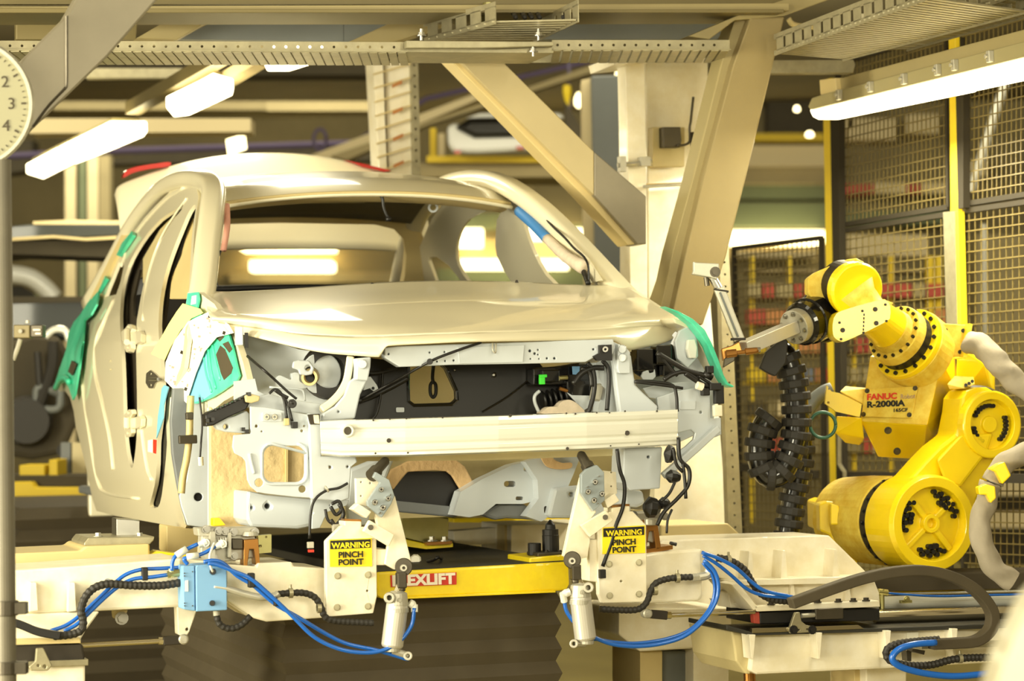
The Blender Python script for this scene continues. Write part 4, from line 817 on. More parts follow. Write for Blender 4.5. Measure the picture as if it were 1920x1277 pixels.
# ---- valve and clamp manifolds
def manifold(label, ox, oy, v, mirror=1):
    t = thing('clamp_manifold', label, 'clamp', K(ox, oy + 60, v))
    X = lambda x: ox + (x - 370) * mirror
    Y = lambda y: oy + (y - 985)
    P = lambda *l: [(X(x), Y(y)) for x, y in l]
    img('block', 'cast', P((378, 995), (396, 988), (470, 990), (478, 996), (478, 1046), (420, 1054), (388, 1052), (376, 1040)), v, .06, t, .004)
    img('block', 'cast', P((388, 986), (396, 986), (396, 1000), (388, 1000)), v - .02, .05, t, .002)
    img('top_plate', 'cast', P((370, 990), (480, 988), (486, 996), (482, 1003), (372, 1005)), v - .01, .08, t, .003)
    img('end_plate', 'zinc', P((484, 1004), (509, 1002), (509, 1036), (486, 1038)), v + .03, .03, t, .002, holes=[(X(499), Y(1007), 2.2), (X(488), Y(1024), 3)])
    img('window_block', 'dark_steel', P((434, 1010), (456, 1010), (456, 1030), (436, 1030)), v - .02, .04, t, .003)
    img('copper_bracket', 'copper', P((458, 1012), (484, 1010), (488, 1062), (480, 1062), (476, 1030), (468, 1030), (464, 1062), (457, 1062)), v - .03, .06, t, .002)
    img('vertical_bar', 'cast', P((394, 996), (404, 996), (404, 1050), (394, 1050)), v - .03, .03, t, .003)
    img('vertical_bar', 'cast', P((428, 998), (434, 998), (434, 1046), (428, 1046)), v - .03, .03, t, .003)
    m_ = MB()
    for x, y in ((386, 992), (410, 995), (422, 996), (438, 997), (478, 997), (439, 1042), (400, 1046)): m_.bolt(K(X(x), Y(y), v - .02), -V, .0085, .007)
    m_.build('manifold_bolt', 'steel', t)
    m_ = MB(); m_.cyl(K(X(470), Y(1005), v - .02), K(X(470), Y(996), v - .02), .026, .02, n=20); m_.build('round_cap', 'cast', t, bevel=.003)
    m_ = MB()
    for x, y in ((386, 1018), (418, 1020)):
        m_.lathe(K(X(x) + 4 * mirror, Y(y) - 3, v - .05), K(X(x) - 14 * mirror, Y(y) + 5, v - .05), [(0, .010), (.2, .014), (.5, .014), (.55, .011), (1, .009)], 14)
        m_.cyl(K(X(x), Y(y), v), K(X(x), Y(y), v - .06), .012)
    m_.build('hose_elbow', 'beam_white', t)
    m_ = MB()
    for k in range(5): m_.cyl(K(X(404 + k * 5), Y(1008), v - .02), K(X(404 + k * 5), Y(1026), v - .02), .006, n=10)
    m_.build('spool', 'steel', t)
    return t
manifold('cast metal clamp manifold with two white elbows above the blue junction box', 370, 985, .12)
t = thing('clamp_manifold', 'cast metal clamp with rusty bracket behind the right warning sign', 'clamp', K(1230, 1030, .15))
img('block', 'cast', [(1186, 962), (1225, 958), (1236, 968), (1238, 990), (1232, 1020), (1195, 1010)], .12, .07, t, .004)
img('copper_bracket', 'copper', [(1206, 975), (1232, 972), (1240, 1030), (1230, 1032), (1226, 996), (1218, 996), (1212, 1030)], .1, .06, t, .003)
img('base_bar', 'copper', [(1212, 1030), (1262, 1022), (1262, 1030), (1212, 1038)], .1, .1, t, .002)
m_ = MB()
for x, y in ((1231, 965), (1188, 966), (1246, 968)): m_.bolt(K(x, y, .1), -V, .009, .007)
m_.build('clamp_bolt', 'steel', t)
m_ = MB(); m_.cyl(K(1220, 985, .1), K(1220, 972, .1), .022, n=20); m_.build('round_cap', 'cast', t, bevel=.003)
# ---- pinch point clamps
def clamp(label, plate, sign, arm, dplate, rod, wplate, block, lnk, lhole, slab, bolts, head, body0, body1, eye, roller, port, dots, dots2, slabholes, side_):
    t = thing('swing_clamp', label, 'clamp', K(*bolts[0], 0))
    pl = img('mounting_plate', 'cream', plate, .0, .03, t, .003, holes=[(*slabholes, 2)])
    img('spacer', 'cream', block, .01, .12, t, .003)
    top = [(plate[1][0] + 5, plate[1][1] - 8), (plate[2][0] - 6, plate[2][1] - 10), (plate[2][0] - 6, plate[2][1] + 1), (plate[1][0] + 5, plate[1][1] + 1)]
    img('top_pad', 'copper', [(x, y - 4) for x, y in top], .02, .05, t, .002); img('top_block', 'cream', top, .0, .08, t, .003)
    SG = thing('warning_sign', 'yellow and black pinch point warning sign on the %s clamp plate' % side_, 'sign', K(*sign[3], -.01))
    sheet('sign_face', 'sign_yellow', sign, Kf(-.004), t=.003, parent=SG)
    (x0, y0), (x1, y1), (x2, y2), (x3, y3) = sign
    sheet('header_band', 'text_black', [(x0 + 1.5, y0 + 2), (x1 - 2, y1 + 2), (x1 - 2, y1 + 18), (x0 + 1.5, y0 + 18)], Kf(-.0055), t=.0015, parent=SG)
    xd = K(x1, y1, -.006) - K(x0, y0, -.006); w = xd.length; cxm = (x0 + x1) / 2
    for txt, yy, mm, sz in (('WARNING', 16.5, 'sign_yellow', .0235), ('PINCH', 34.5, 'text_black', .0255), ('POINT', 48.5, 'text_black', .0255)):
        lettering('lettering', txt, mm, K(cxm + .5, (y0 + y1) / 2 + yy, -.007), xd, sz, SG, bold=.0006, align='CENTER', squash=1.05)
    img('swing_arm', 'cream', arm, -.01, .025, t, .002)
    img('back_plate', 'cream', wplate, .03, .02, t, .002, holes=dots2)
    img('end_block', 'cream', slab, -.02, .05, t, .003)
    dp = img('clamp_plate', 'zinc_plate', dplate, -.035, .022, t, .002)
    m_ = MB()
    for x, y, r in dots: m_.lathe(K(x, y, -.034), K(x, y, -.05), [(0, r), (.8, r), (1, r * .7)], 14, r * .45)
    m_.build('cap_screw', 'steel', dp)
    m_ = MB()
    for x, y, r in dots: m_.cyl(K(x, y, -.034), K(x, y, -.04), r * .6, n=12)
    m_.build('screw_socket', 'dark_steel', dp)
    lk = img('link_plate', 'cream', lnk, -.05, .02, t, .003)
    m_ = MB(); m_.cyl(K(*lhole, -.049), K(*lhole, -.054), .0085, n=18); m_.build('pivot_centre', 'dark_steel', lk)  # dark disc stands for the shaded hole in the link plate
    m_ = MB(); a, b = K(*rod[0], .0), K(*rod[1], .06); m_.lathe(a, b, [(0, .021), (.3, .021), (.31, .016), (.9, .015), (1, .010)], 22); m_.build('support_pin', 'dark_steel', t)
    m_ = MB()
    for x, y in bolts: m_.lathe(K(x, y, 0), K(x, y, -.004), [(0, .011), (1, .010)], 14); m_.cyl(K(x, y, -.004), K(x, y, -.012), .008, n=6)
    m_.build('plate_bolt', 'galv', pl)
    # pneumatic cylinder
    cy = thing('pneumatic_cylinder', 'silver pneumatic cylinder hanging from the %s swing clamp' % side_, 'cylinder', K(*body1, -.05))
    m_ = MB(); m_.lathe(K(*body0, -.05), K(*body1, -.05), [(0, .033), (.03, .034), (.95, .034), (1, .030)], 28); m_.build('barrel', 'alu', cy)
    m_ = MB(); m_.lathe(K(body0[0], body0[1] + 6, -.05), K(body0[0], body0[1] + 14, -.05), [(0, .035), (1, .035)], 28); m_.build('barrel_band', 'cast', cy)
    m_ = MB(); hx, hy = head; m_.lathe(K(hx, hy - 10, -.05), K(hx, hy + 18, -.05), [(0, .018), (.15, .030), (.9, .034), (1, .034)], 24)
    m_.cyl(K(hx, hy, -.05), K(*port, -.06), .014, n=14); m_.lathe(K(*port, -.05), K(*port, -.09), [(0, .018), (1, .016)], 16, .008); m_.bolt(K(hx + 4, hy + 8, -.08), -V, .006, .005); m_.build('cylinder_head', 'cast', cy, bevel=.002)
    m_ = MB(); m_.cyl(K(hx, hy - 6, -.05), K((hx + roller[0]) / 2, hy - 24, -.05), .012, n=18); m_.build('piston_rod', 'rail_steel', cy)
    m_ = MB(); c = K((hx * .4 + roller[0] * .6), hy - 30, -.05); m_.box(c, U * .015, V * .016, ZZ * .024); m_.cyl(c - ZZ * .02, c - ZZ * .034, .013, n=16); m_.build('fork_head', 'dark_steel', cy, bevel=.004)
    m_ = MB(); m_.lathe(K(*roller, -.055), K(*roller, -.03), [(0, .025), (.1, .0275), (.9, .0275), (1, .025)], 26); m_.build('pivot_disc', 'dark_steel', cy)
    m_ = MB(); m_.lathe(K(roller[0], roller[1] + 2, -.056), K(roller[0], roller[1] + 2, -.066), [(0, .012), (1, .010)], 16, .005); m_.build('pivot_centre', 'cast', cy)
    m_ = MB(); m_.cyl(K(*body1, -.05), K(body1[0], body1[1] + 8, -.05), .026, n=18); m_.tube([K(body1[0], body1[1] + 6, -.05), K(*eye, -.05)], .012, smooth=0); m_.lathe(K(*eye, -.07), K(*eye, -.03), [(0, .014), (1, .014)], 16, .006); m_.build('end_cap', 'cast', cy, bevel=.002)
    return t
clamp('cream swing clamp with warning sign left of the yellow table frame',
      [(611, 1015), (641, 985), (684, 988), (706, 1012), (707, 1118), (700, 1150), (612, 1157)][:6] + [(612, 1157)],
      [(618, 1012), (697, 1009), (698, 1062), (619, 1063)],
      [(704, 965), (735, 925), (741, 931), (772, 1055), (765, 1066), (740, 1068), (722, 1058), (728, 1020), (708, 985)],
      [(705, 885), (730, 900), (740, 930), (734, 945), (716, 971), (690, 949), (689, 940), (713, 905), (700, 895)],
      [(697, 892), (725, 862)], [(667, 897), (700, 896), (712, 905), (688, 940), (694, 955), (688, 950), (668, 945)],
      [(700, 1030), (729, 1030), (729, 1060), (700, 1060)],
      [(693, 975), (740, 1003), (730, 1025), (681, 996)], (695, 989), [(672, 944), (697, 960), (688, 972), (660, 955)],
      [(633, 1080), (690, 1078), (632, 1139), (690, 1137)], (745, 1118), (745, 1134), (735, 1214), (765, 1230), (757, 1063), (730, 1121),
      [(715, 918, .008), (728, 935, .008), (703, 942, .009), (718, 952, .009), (732, 928, .003), (713, 962, .004)], [(677, 904, 1.6), (677, 930, 1.6), (694, 906, 1.8)], (689, 1108), 'left')
clamp('cream swing clamp with warning sign right of the yellow table frame',
      [(1120, 985), (1142, 960), (1187, 959), (1212, 985), (1213, 1119), (1207, 1129), (1130, 1131), (1123, 1115), (1122, 1090)],
      [(1130, 989), (1210, 985), (1210, 1037), (1130, 1039)],
      [(1090, 895), (1057, 1042), (1070, 1052), (1102, 1045), (1107, 1012), (1095, 990), (1118, 960), (1095, 925)],
      [(1100, 880), (1120, 872), (1133, 886), (1134, 938), (1113, 959), (1090, 925), (1090, 890)],
      [(1106, 882), (1088, 850)], [(1128, 882), (1155, 885), (1157, 925), (1140, 940), (1130, 938)],
      [(1105, 1012), (1124, 1012), (1124, 1092), (1105, 1090)],
      [(1090, 985), (1137, 957), (1151, 975), (1107, 1007)], (1135, 970), [(1133, 938), (1153, 925), (1162, 939), (1140, 953)],
      [(1142, 1058), (1198, 1055), (1143, 1117), (1198, 1114)], (1088, 1103), (1088, 1119), (1098, 1200), (1076, 1207), (1073, 1050), (1103, 1102),
      [(1116, 904, .009), (1103, 922, .009), (1129, 926, .009), (1114, 938, .009), (1123, 893, .003), (1102, 913, .003), (1121, 944, .003)], [(1131, 886, 1.6), (1146, 886, 1.6), (1146, 912, 1.6), (1126, 894, 1.5)], (1165, 1090), 'right')
# ---- right arm, carriage and slide bed
RA = thing('carrier_arm', 'cream right carrier arm behind the right warning sign', 'carrier arm', K(1270, 1125, .1))
img('arm_beam', 'cream', [(1205, 1040), (1230, 1036), (1316, 1029), (1318, 1118), (1312, 1127), (1205, 1132)], .07, .3, RA, .008)
RC = thing('slide_carriage', 'large cream carriage with ribs in front of the robot', 'carriage', K(1500, 1145, .2))
img('upper_web', 'cream', [(1240, 1014), (1330, 1010), (1555, 1004), (1630, 1078), (1632, 1084), (1412, 1090), (1375, 1090), (1320, 1078), (1240, 1078)], .28, .3, RC, .006)
img('shelf', 'cream', [(1375, 1090), (1412, 1087), (1634, 1080), (1638, 1088), (1600, 1094), (1380, 1098)], .16, .2, RC, .003)
img('lower_web', 'cream', [(1378, 1094), (1412, 1090), (1638, 1084), (1648, 1110), (1650, 1136), (1420, 1145), (1400, 1120)], .22, .25, RC, .004)
img('foot_plate', 'cream', [(1412, 1136), (1648, 1126), (1651, 1138), (1420, 1147)], .12, .4, RC, .003)
for x, y0, y1, w_ in ((1407, 1034, 1086, 5), (1470, 1032, 1085, 5), (1567, 1030, 1082, 5), (1590, 1095, 1128, 5), (1486, 1095, 1130, 5)):
    img('rib', 'cream', [(x - w_ / 2, y0), (x + w_ / 2, y0), (x + w_ * 1.4, y1), (x - w_ * 1.2, y1)], .2, .09, RC, .002)
img('rib', 'cream', [(1372, 1096), (1384, 1092), (1422, 1140), (1414, 1145)], .12, .12, RC, .003)
img('rib', 'cream', [(1366, 1112), (1375, 1110), (1400, 1140), (1370, 1140)], .3, .12, RC, .003)
m_ = MB()
for x, y in ((1446, 1134), (1533, 1130), (1572, 1129), (1600, 1128), (1624, 1127)): m_.bolt(K(x, y, .12) , ZZ, .009, .008)
m_.build('foot_bolt', 'brown_black', RC)
bb = thing('bearing_block', 'black bearing blocks with red end seals under the large cream carriage', 'bearing', K(1530, 1165, .2))
img('housing', 'black', [(1424, 1149), (1540, 1144), (1650, 1141), (1650, 1163), (1540, 1167), (1424, 1171)], .14, .3, bb, .004)
img('housing', 'dark_steel', [(1529, 1142), (1582, 1140), (1582, 1160), (1529, 1162)], .11, .05, bb, .003)
img('end_seal', 'bg_red', [(1412, 1148), (1424, 1148), (1425, 1170), (1414, 1169)], .135, .03, bb, .002)
m_ = MB(); m_.cyl(K(1503, 1155, .12), K(1530, 1153, .12), .008, n=14); m_.build('plunger', 'cast', bb)
t = img('stop_bracket', 'galv', [(1491, 1149), (1500, 1148), (1503, 1165), (1512, 1172), (1530, 1175), (1529, 1185), (1482, 1188), (1480, 1180)], .08, .015, None, .002, holes=[(1498, 1181, 1.6), (1514, 1180, 1.6)]); tag(t, 'grey notched stop bracket bolted to the right slide bed', 'bracket')
m_ = MB()
for x in (1488, 1523): m_.bolt(K(x, 1181, .08), -V, .010, .006)
m_.build('bracket_bolt', 'black', t)
rl = thing('slide_rail', 'polished round guide shaft with a white tube running right from the carriage', 'rail', K(1800, 1160, .25))
m_ = MB(); m_.cyl(K(1640, 1157, .26), K(2050, 1143, .26), .022, n=24); m_.build('guide_shaft', 'rail_steel', rl, smooth=False)
m_ = MB(); m_.cyl(K(1640, 1128, .42), K(2050, 1118, .42), .028, n=24); m_.build('cover_tube', 'beam_white', rl, smooth=False)
m_ = MB(); m_.cyl(K(1655, 1116, .36), K(2050, 1108, .36), .004, n=8); m_.build('thin_rod', 'rail_steel', rl)
m_ = MB(); m_.cyl(K(1653, 1142, .30), K(1653, 1105, .30), .010, n=12); m_.cyl(K(1646, 1110, .3), K(1664, 1112, .3), .012, n=12); m_.bolt(K(1700, 1124, .28), -V, .008, .005); m_.box(K(1698, 1128, .3), U * .02, V * .01, ZZ * .005); m_.build('hose_fitting', 'zinc', rl, bevel=.001)
SB = thing('slide_bed', 'long cream slide bed with ribs along the bottom right', 'slide bed', K(1650, 1250, .2))
img('bed_beam', 'cream', [(1413, 1190), (2050, 1172), (2050, 1232), (1700, 1252), (1420, 1265), (1405, 1258)], .14, .4, SB, .008)
img('bed_end', 'cream_dark', [(1372, 1184), (1414, 1190), (1408, 1264), (1398, 1264), (1380, 1240)], .16, .4, SB, .006)  # shade of the end face put into a darker cream
img('rail_base', 'platform_black', [(1362, 1172), (1412, 1186), (2050, 1163), (2050, 1173), (1410, 1192), (1362, 1181)], .10, .35, SB, .003)
img('machined_edge', 'rail_steel', [(1410, 1178), (1610, 1172), (1620, 1179), (1410, 1187)], .095, .02, SB, .001)
for x in (1411, 1536, 1665, 1790): img('rib', 'cream', [(x - 6, 1190 - (x - 1411) * .03), (x + 6, 1190 - (x - 1411) * .03), (x + 2, 1236), (x - 2, 1236)], .08, .07, SB, .002)
img('cable_tray', 'galv', [(1728, 1210), (2050, 1202), (2050, 1208), (1728, 1217)], -.02, .12, SB, .001)
img('tray_bracket', 'dark_steel', [(1712, 1217), (1735, 1220), (1733, 1228), (1708, 1221)], 0.02, .1, SB, .001)
img('tray_bracket', 'dark_steel', [(1699, 1220), (1709, 1218), (1709, 1240), (1701, 1240)], .05, .04, SB, .001)
sheet('name_label', 'paper', [(1700, 1186), (1722, 1185), (1722, 1198), (1700, 1198)], Kf(.135), t=.002, parent=SB)
img('leg', 'cream', [(1624, 1252), (1700, 1250), (1700, 1330), (1624, 1330)], .25, .3, SB, .004)
img('leg', 'tan', [(1602, 1256), (1624, 1254), (1624, 1330), (1602, 1330)], .30, .2, SB, .004)
m_ = MB(); m_.cyl(K(1405, 1262, .3), K(1408, 1330, .3), .02, n=16); m_.build('jack_leg', 'copper', SB)
tag(img('conduit_channel', 'bellows_dark', [(1625, 1078), (1750, 1072), (2050, 1068), (2050, 1100), (1650, 1110)], .42, .2, None, .01), 'grey round topped channel behind the guide shaft below the robot', 'channel')
t = thing('lower_bed', 'dull cream lower bed and leg between the bellows and the right slide bed', 'bed', K(1260, 1210, .8))
img('bed_beam', 'cream', [(1160, 1142), (1372, 1140), (1372, 1212), (1200, 1222), (1160, 1190)], .9, .5, t, .006)
img('leg', 'tan', [(1200, 1220), (1242, 1220), (1242, 1400), (1200, 1400)], .95, .3, t, .004)
img('leg', 'girder_blue', [(1242, 1220), (1300, 1220), (1300, 1400), (1242, 1400)], .98, .3, t, .004)
img('leg', 'cream', [(1300, 1212), (1365, 1210), (1365, 1400), (1300, 1400)], .9, .3, t, .004)
tag(img('rear_frame_plate', 'tan', [(1240, 985), (1365, 981), (1392, 1006), (1392, 1012), (1240, 1016)], .9, .4, None, .006), 'beige frame plate behind the top of the large cream carriage', 'plate')
# ---- hoses and conduits
def hose(name, label, pts, r, m, rib=0., v=-.05, cat='hose', pitch=.014, **kw):
    q = MB(); q.tube([K(*(p if len(p) == 3 else (*p, v))) for p in pts], r, n=12 if rib else 10, rib=rib, pitch=pitch, **kw); return tag(q.build(name, m, None, smooth=not rib), label, cat)
B = 'blue_hose'
hose('air_hose', 'upper blue air hose sweeping down along the left carrier arm', [(342, 1064), (300, 1066), (265, 1068), (235, 1078), (210, 1098), (185, 1122), (155, 1150), (125, 1172), (95, 1183)], .0062, B, v=.06)
hose('air_hose', 'lower blue air hose sweeping down along the left carrier arm', [(314, 1078), (285, 1082), (250, 1086), (222, 1100), (195, 1122), (168, 1148), (145, 1170), (120, 1184)], .0062, B, v=.045)
hose('air_hose', 'blue hose looping from the blue junction box to the foot of the left cylinder', [(382, 1054), (398, 1051), (418, 1056), (445, 1080), (475, 1098), (515, 1132), (560, 1158), (610, 1188), (650, 1207), (700, 1218), (730, 1226), (766, 1237)], .0064, B)
hose('air_hose', 'blue hose looping from the blue junction box up to the head of the left cylinder', [(390, 1056), (410, 1060), (440, 1072), (468, 1084), (500, 1110), (545, 1152), (590, 1195), (640, 1218), (690, 1224), (725, 1217), (752, 1200), (772, 1172), (777, 1140)], .0064, B, v=-.07)
hose('air_hose', 'blue hose hanging from the head of the right cylinder round to the right carrier arm', [(1058, 1124), (1062, 1145), (1078, 1168), (1105, 1190), (1145, 1207), (1190, 1212), (1240, 1207), (1285, 1192), (1320, 1162), (1342, 1128), (1347, 1098), (1340, 1072), (1320, 1050)], .0066, B, v=-.03)
hose('air_hose', 'blue hose from the foot of the right cylinder joining the hanging blue hose', [(1078, 1206), (1090, 1199), (1120, 1199), (1150, 1204), (1195, 1206), (1250, 1198), (1295, 1180), (1328, 1145), (1340, 1112), (1336, 1080), (1318, 1055)], .0058, B, v=-.01)
hose('air_hose', 'upper blue hose crossing the large cream carriage', [(1316, 1036), (1345, 1046), (1380, 1065), (1410, 1092), (1435, 1108), (1475, 1117), (1492, 1121)], .0062, B, v=.02)
hose('air_hose', 'lower blue hose crossing the large cream carriage', [(1318, 1042), (1342, 1056), (1370, 1078), (1400, 1104), (1430, 1116), (1480, 1121)], .0058, B, v=.03)
hose('air_hose', 'thin blue hose lying along the rail behind the black hose loop', [(1664, 1112), (1700, 1115), (1760, 1118), (1850, 1116), (2000, 1113)], .004, B, v=.3)
hose('air_hose', 'blue hose bending round under the slide bed tray', [(1755, 1205), (1715, 1208), (1685, 1218), (1673, 1235), (1688, 1250), (1730, 1262), (1790, 1268), (1860, 1262), (1960, 1250)], .011, B, v=-.1)
hose('air_hose', 'short blue hose from the upper manifold elbow to the brass tee', [(371, 1020), (350, 1030), (332, 1040), (324, 1052), (322, 1070)], .006, B, v=.02)
hose('air_hose', 'short blue hose from the lower manifold elbow to the arm', [(404, 1024), (385, 1036), (362, 1044), (345, 1048), (352, 1058)], .006, B, v=0.)
hose('hose_union', 'pale grey union joining the short blue hose beside the manifold', [(350, 1029), (330, 1042)], .011, 'beam_white', v=.02, cat='hose union')
hose('hose_union', 'white union low beside the manifold above the blue junction box', [(372, 1041), (350, 1044)], .010, 'beam_white', v=-.01, cat='hose union')
m_ = MB(); m_.cyl(K(314, 1078, .04), K(342, 1073, .04), .011, n=8); m_.cyl(K(323, 1082, .04), K(321, 1066, .04), .009, n=8); tag(m_.build('brass_tee', 'zinc', None), 'small brass tee fitting left of the blue junction box', 'fitting')
K_ = 'rubber'
hose('conduit', 'ribbed black conduit bending down the left carrier arm', [(342, 1092), (300, 1098), (250, 1098), (205, 1095), (178, 1102), (160, 1120), (152, 1145), (156, 1165), (152, 1182), (132, 1190), (100, 1193)], .013, K_, .16, v=.03, cat='conduit')
q = MB(); q.tube([K(x, y, .02) for x, y in ((-30, 1158), (28, 1168), (70, 1184), (112, 1192))], 1, sec=[(-.02, -.012), (.02, -.012), (.02, .012), (-.02, .012)]); tag(q.build('flat_sleeve', 'black', None, bevel=.003), 'flat black sleeve entering from the left at the foot of the carrier arm', 'sleeve')
hose('conduit', 'short ribbed black conduit looping under the blue junction box', [(406, 1152), (410, 1168), (422, 1177), (438, 1178), (455, 1170), (470, 1155)], .011, K_, .16, v=.03, cat='conduit')
hose('steel_pipe', 'dull steel pipe bending from the blue junction box along the arm', [(400, 1100), (425, 1104), (460, 1114), (490, 1120), (515, 1117), (522, 1112)], .011, 'cast', v=-.02, cat='pipe')
hose('conduit', 'ribbed black conduit from the steel pipe to behind the left clamp', [(522, 1114), (545, 1112), (570, 1112), (590, 1120), (602, 1138), (608, 1155), (622, 1163), (650, 1166), (700, 1168)], .011, K_, .16, v=0., cat='conduit')
hose('conduit', 'ribbed black conduit curving over the right carrier arm', [(1125, 1142), (1160, 1144), (1195, 1143), (1212, 1130), (1220, 1108), (1232, 1092), (1260, 1084), (1298, 1082)], .011, K_, .16, v=.0, cat='conduit')
hose('conduit', 'ribbed black conduit crossing the large cream carriage', [(1345, 1046), (1370, 1052), (1395, 1068), (1410, 1092), (1425, 1112), (1450, 1124), (1490, 1128)], .013, K_, .16, v=.05, cat='conduit')
hose('conduit', 'ribbed black conduit coiling under the slide bed tray', [(1760, 1199), (1715, 1203), (1680, 1208), (1662, 1220), (1668, 1238), (1700, 1247), (1745, 1247), (1790, 1236), (1850, 1233), (1960, 1236)], .013, K_, .16, v=-.06, cat='conduit')
q = MB(); q.tube([K(x, y, -.06) for x, y in ((1482, 1132), (1520, 1118), (1570, 1100), (1620, 1084), (1680, 1072), (1735, 1070), (1785, 1082), (1830, 1108), (1857, 1142), (1860, 1170), (1848, 1190), (1825, 1203), (1790, 1206), (1745, 1208))], 1, smooth=6, sec=[(-.024, -.017), (.024, -.017), (.024, .017), (-.024, .017)])
tag(q.build('cable_loop', 'bellows_dark', None, bevel=.004), 'flat dark cable loop arching over the rail at the bottom right', 'cable loop')
m_ = MB(); m_.cyl(K(1298, 1083, 0), K(1312, 1082, 0), .013, n=6); m_.tube([K(1310, 1082, 0), K(1326, 1078, 0), K(1330, 1068, 0)], .014, n=10); tag(m_.build('conduit_elbow', 'cast', None), 'cast elbow fitting on the end of the right carrier arm', 'fitting')
def clips(lst):
    for x, y, v, w_, h_, lab in lst:
        q = MB(); q.box(K(x, y, v), U * w_, V * .012, ZZ * h_); tag(q.build('hose_clip', 'black', None, bevel=.003), lab, 'clip')
clips([(271, 1076, .05, .009, .02, 'black clip holding both blue hoses on the left carrier arm'), (471, 1088, -.06, .010, .022, 'black clip on the blue hoses right of the junction box'), (516, 1128, -.06, .005, .014, 'small black tie on the blue hoses below the steel pipe')])
for x, y, v, lab in ((1228, 1107, -.0, 'zinc clamp on the ribbed conduit at the right clamp plate'), (1270, 1084, -.0, 'zinc clamp on the ribbed conduit over the right carrier arm'), (598, 1140, 0., 'zinc clamp on the ribbed conduit beside the left clamp plate'), (545, 1112, 0., 'zinc clamp on the ribbed conduit after the steel pipe'), (1366, 1050, .05, 'zinc clamp on the ribbed conduit at the large carriage'), (1800, 1235, -.06, 'zinc clamp on the ribbed conduit under the tray')):
    q = MB(); q.lathe(K(x, y, v) - U * .006, K(x, y, v) + U * .006, [(0, .0155), (1, .0155)], 16, .012); q.cyl(K(x, y, v) + ZZ * .014, K(x, y, v) + ZZ * .026, .004, n=8); tag(q.build('pipe_clamp', 'galv', None), lab, 'clamp')
m_ = MB(); m_.lathe(K(777, 1136, -.06), K(768, 1130, -.06), [(0, .010), (.4, .013), (1, .012)], 14); m_.cyl(K(777, 1148, -.065), K(777, 1134, -.06), .011, n=12); tag(m_.build('hose_elbow', 'beam_white', None), 'white elbow on the head of the left cylinder', 'fitting')
m_ = MB(); m_.lathe(K(1056, 1114, -.05), K(1068, 1110, -.05), [(0, .010), (.4, .013), (1, .012)], 14); m_.cyl(K(1058, 1128, -.04), K(1055, 1112, -.05), .011, n=12); tag(m_.build('hose_elbow', 'beam_white', None), 'white elbow on the head of the right cylinder', 'fitting')
# ================================================================ yellow handling robot
def hull(name, m, pts, parent=None, bevel=.004, label=None):
    bm = bmesh.new()
    for p in pts: bm.verts.new(p)
    r = bmesh.ops.convex_hull(bm, input=bm.verts); bmesh.ops.delete(bm, geom=[g for g in r['geom_interior'] if isinstance(g, bmesh.types.BMVert)], context='VERTS')
    bmesh.ops.dissolve_limit(bm, angle_limit=.02, verts=bm.verts, edges=bm.edges)
    bm.verts.index_update(); vs = [v.co.copy() for v in bm.verts]; fs = [tuple(v.index for v in f.verts) for f in bm.faces]; bm.free()
    return link(name, vs, fs, m, parent, bevel=bevel, label=label)
def w3(l): return [W(x, y, d) for x, y, d in l]
RB = thing('industrial_robot', 'large yellow jointed industrial robot arm reaching towards the car wing', 'robot', W(1680, 1075, 9.9))
A = Vector((.375, -.927, 0)); CD_ = W(1752, 982, 9.35)
def RP(x, y, off=0.): return hit(x, y, CD_ + A * off, A)
def on(c, r, a, off=0.):       # point on the disc face round C, angle A seen from the front
    ex = ZZ.cross(A).normalized() * -1; return c + A * off + (ex * math.cos(a) * -1 + ZZ * math.sin(a)) * r
y_ = 'robot_yellow'
m_ = MB(); m_.lathe(CD_ - A * .62, CD_ - A * .25, [(0, .12), (.05, .15), (.5, .158), (1, .160)], 40); m_.build('base_drum', 'robot_dust', RB, bevel=.004)
m_ = MB(); m_.lathe(CD_ - A * .25, CD_ - A * .20, [(0, .154), (1, .154)], 40); m_.build('bearing_ring', 'brown_black', RB)
m_ = MB()
for k in range(22):
    a = 2 * PI * k / 22; c = on(CD_, .154, a, -.225); m_.bolt(c, (c - (CD_ - A * .225)), .006, .006)
m_.build('ring_bolt', 'black', RB)
D = MB(); D.lathe(CD_ - A * .20, CD_, [(0, .160), (.06, .166), (.9, .168), (1, .160), (1, .128), (.80, .120), (.80, .034), (.92, .032), (.92, .018), (.8, .016), (.8, .002)], 48); DISC = D.build('shoulder_disc', y_, RB, bevel=.002)
m_ = MB()
for k in range(4):
    a = math.radians(40 + 90 * k); p, q = on(CD_, .03, a, -.034), on(CD_, .122, a, -.034); d = (q - p).normalized(); n_ = A.cross(d)
    m_.box((p + q) / 2, (q - p) / 2, n_ * .011, A * .010)
m_.build('disc_rib', y_, DISC, bevel=.005)
m_ = MB()
for c0, n_ in ((165, 9), (50, 10), (275, 8)):
    for k in range(n_):
        a = math.radians(c0 + (k - n_ / 2) * 7.5); m_.cyl(on(CD_, .098 + .012 * (k % 2), a, -.042), on(CD_, .098 + .012 * (k % 2), a, -.022), .0085, n=10)
    for k in range(3):
        a = math.radians(c0 + (k - 1) * 9); m_.cyl(on(CD_, .080, a, -.042), on(CD_, .080, a, -.020), .0095, n=10)
m_.build('disc_bolt', 'black', DISC)
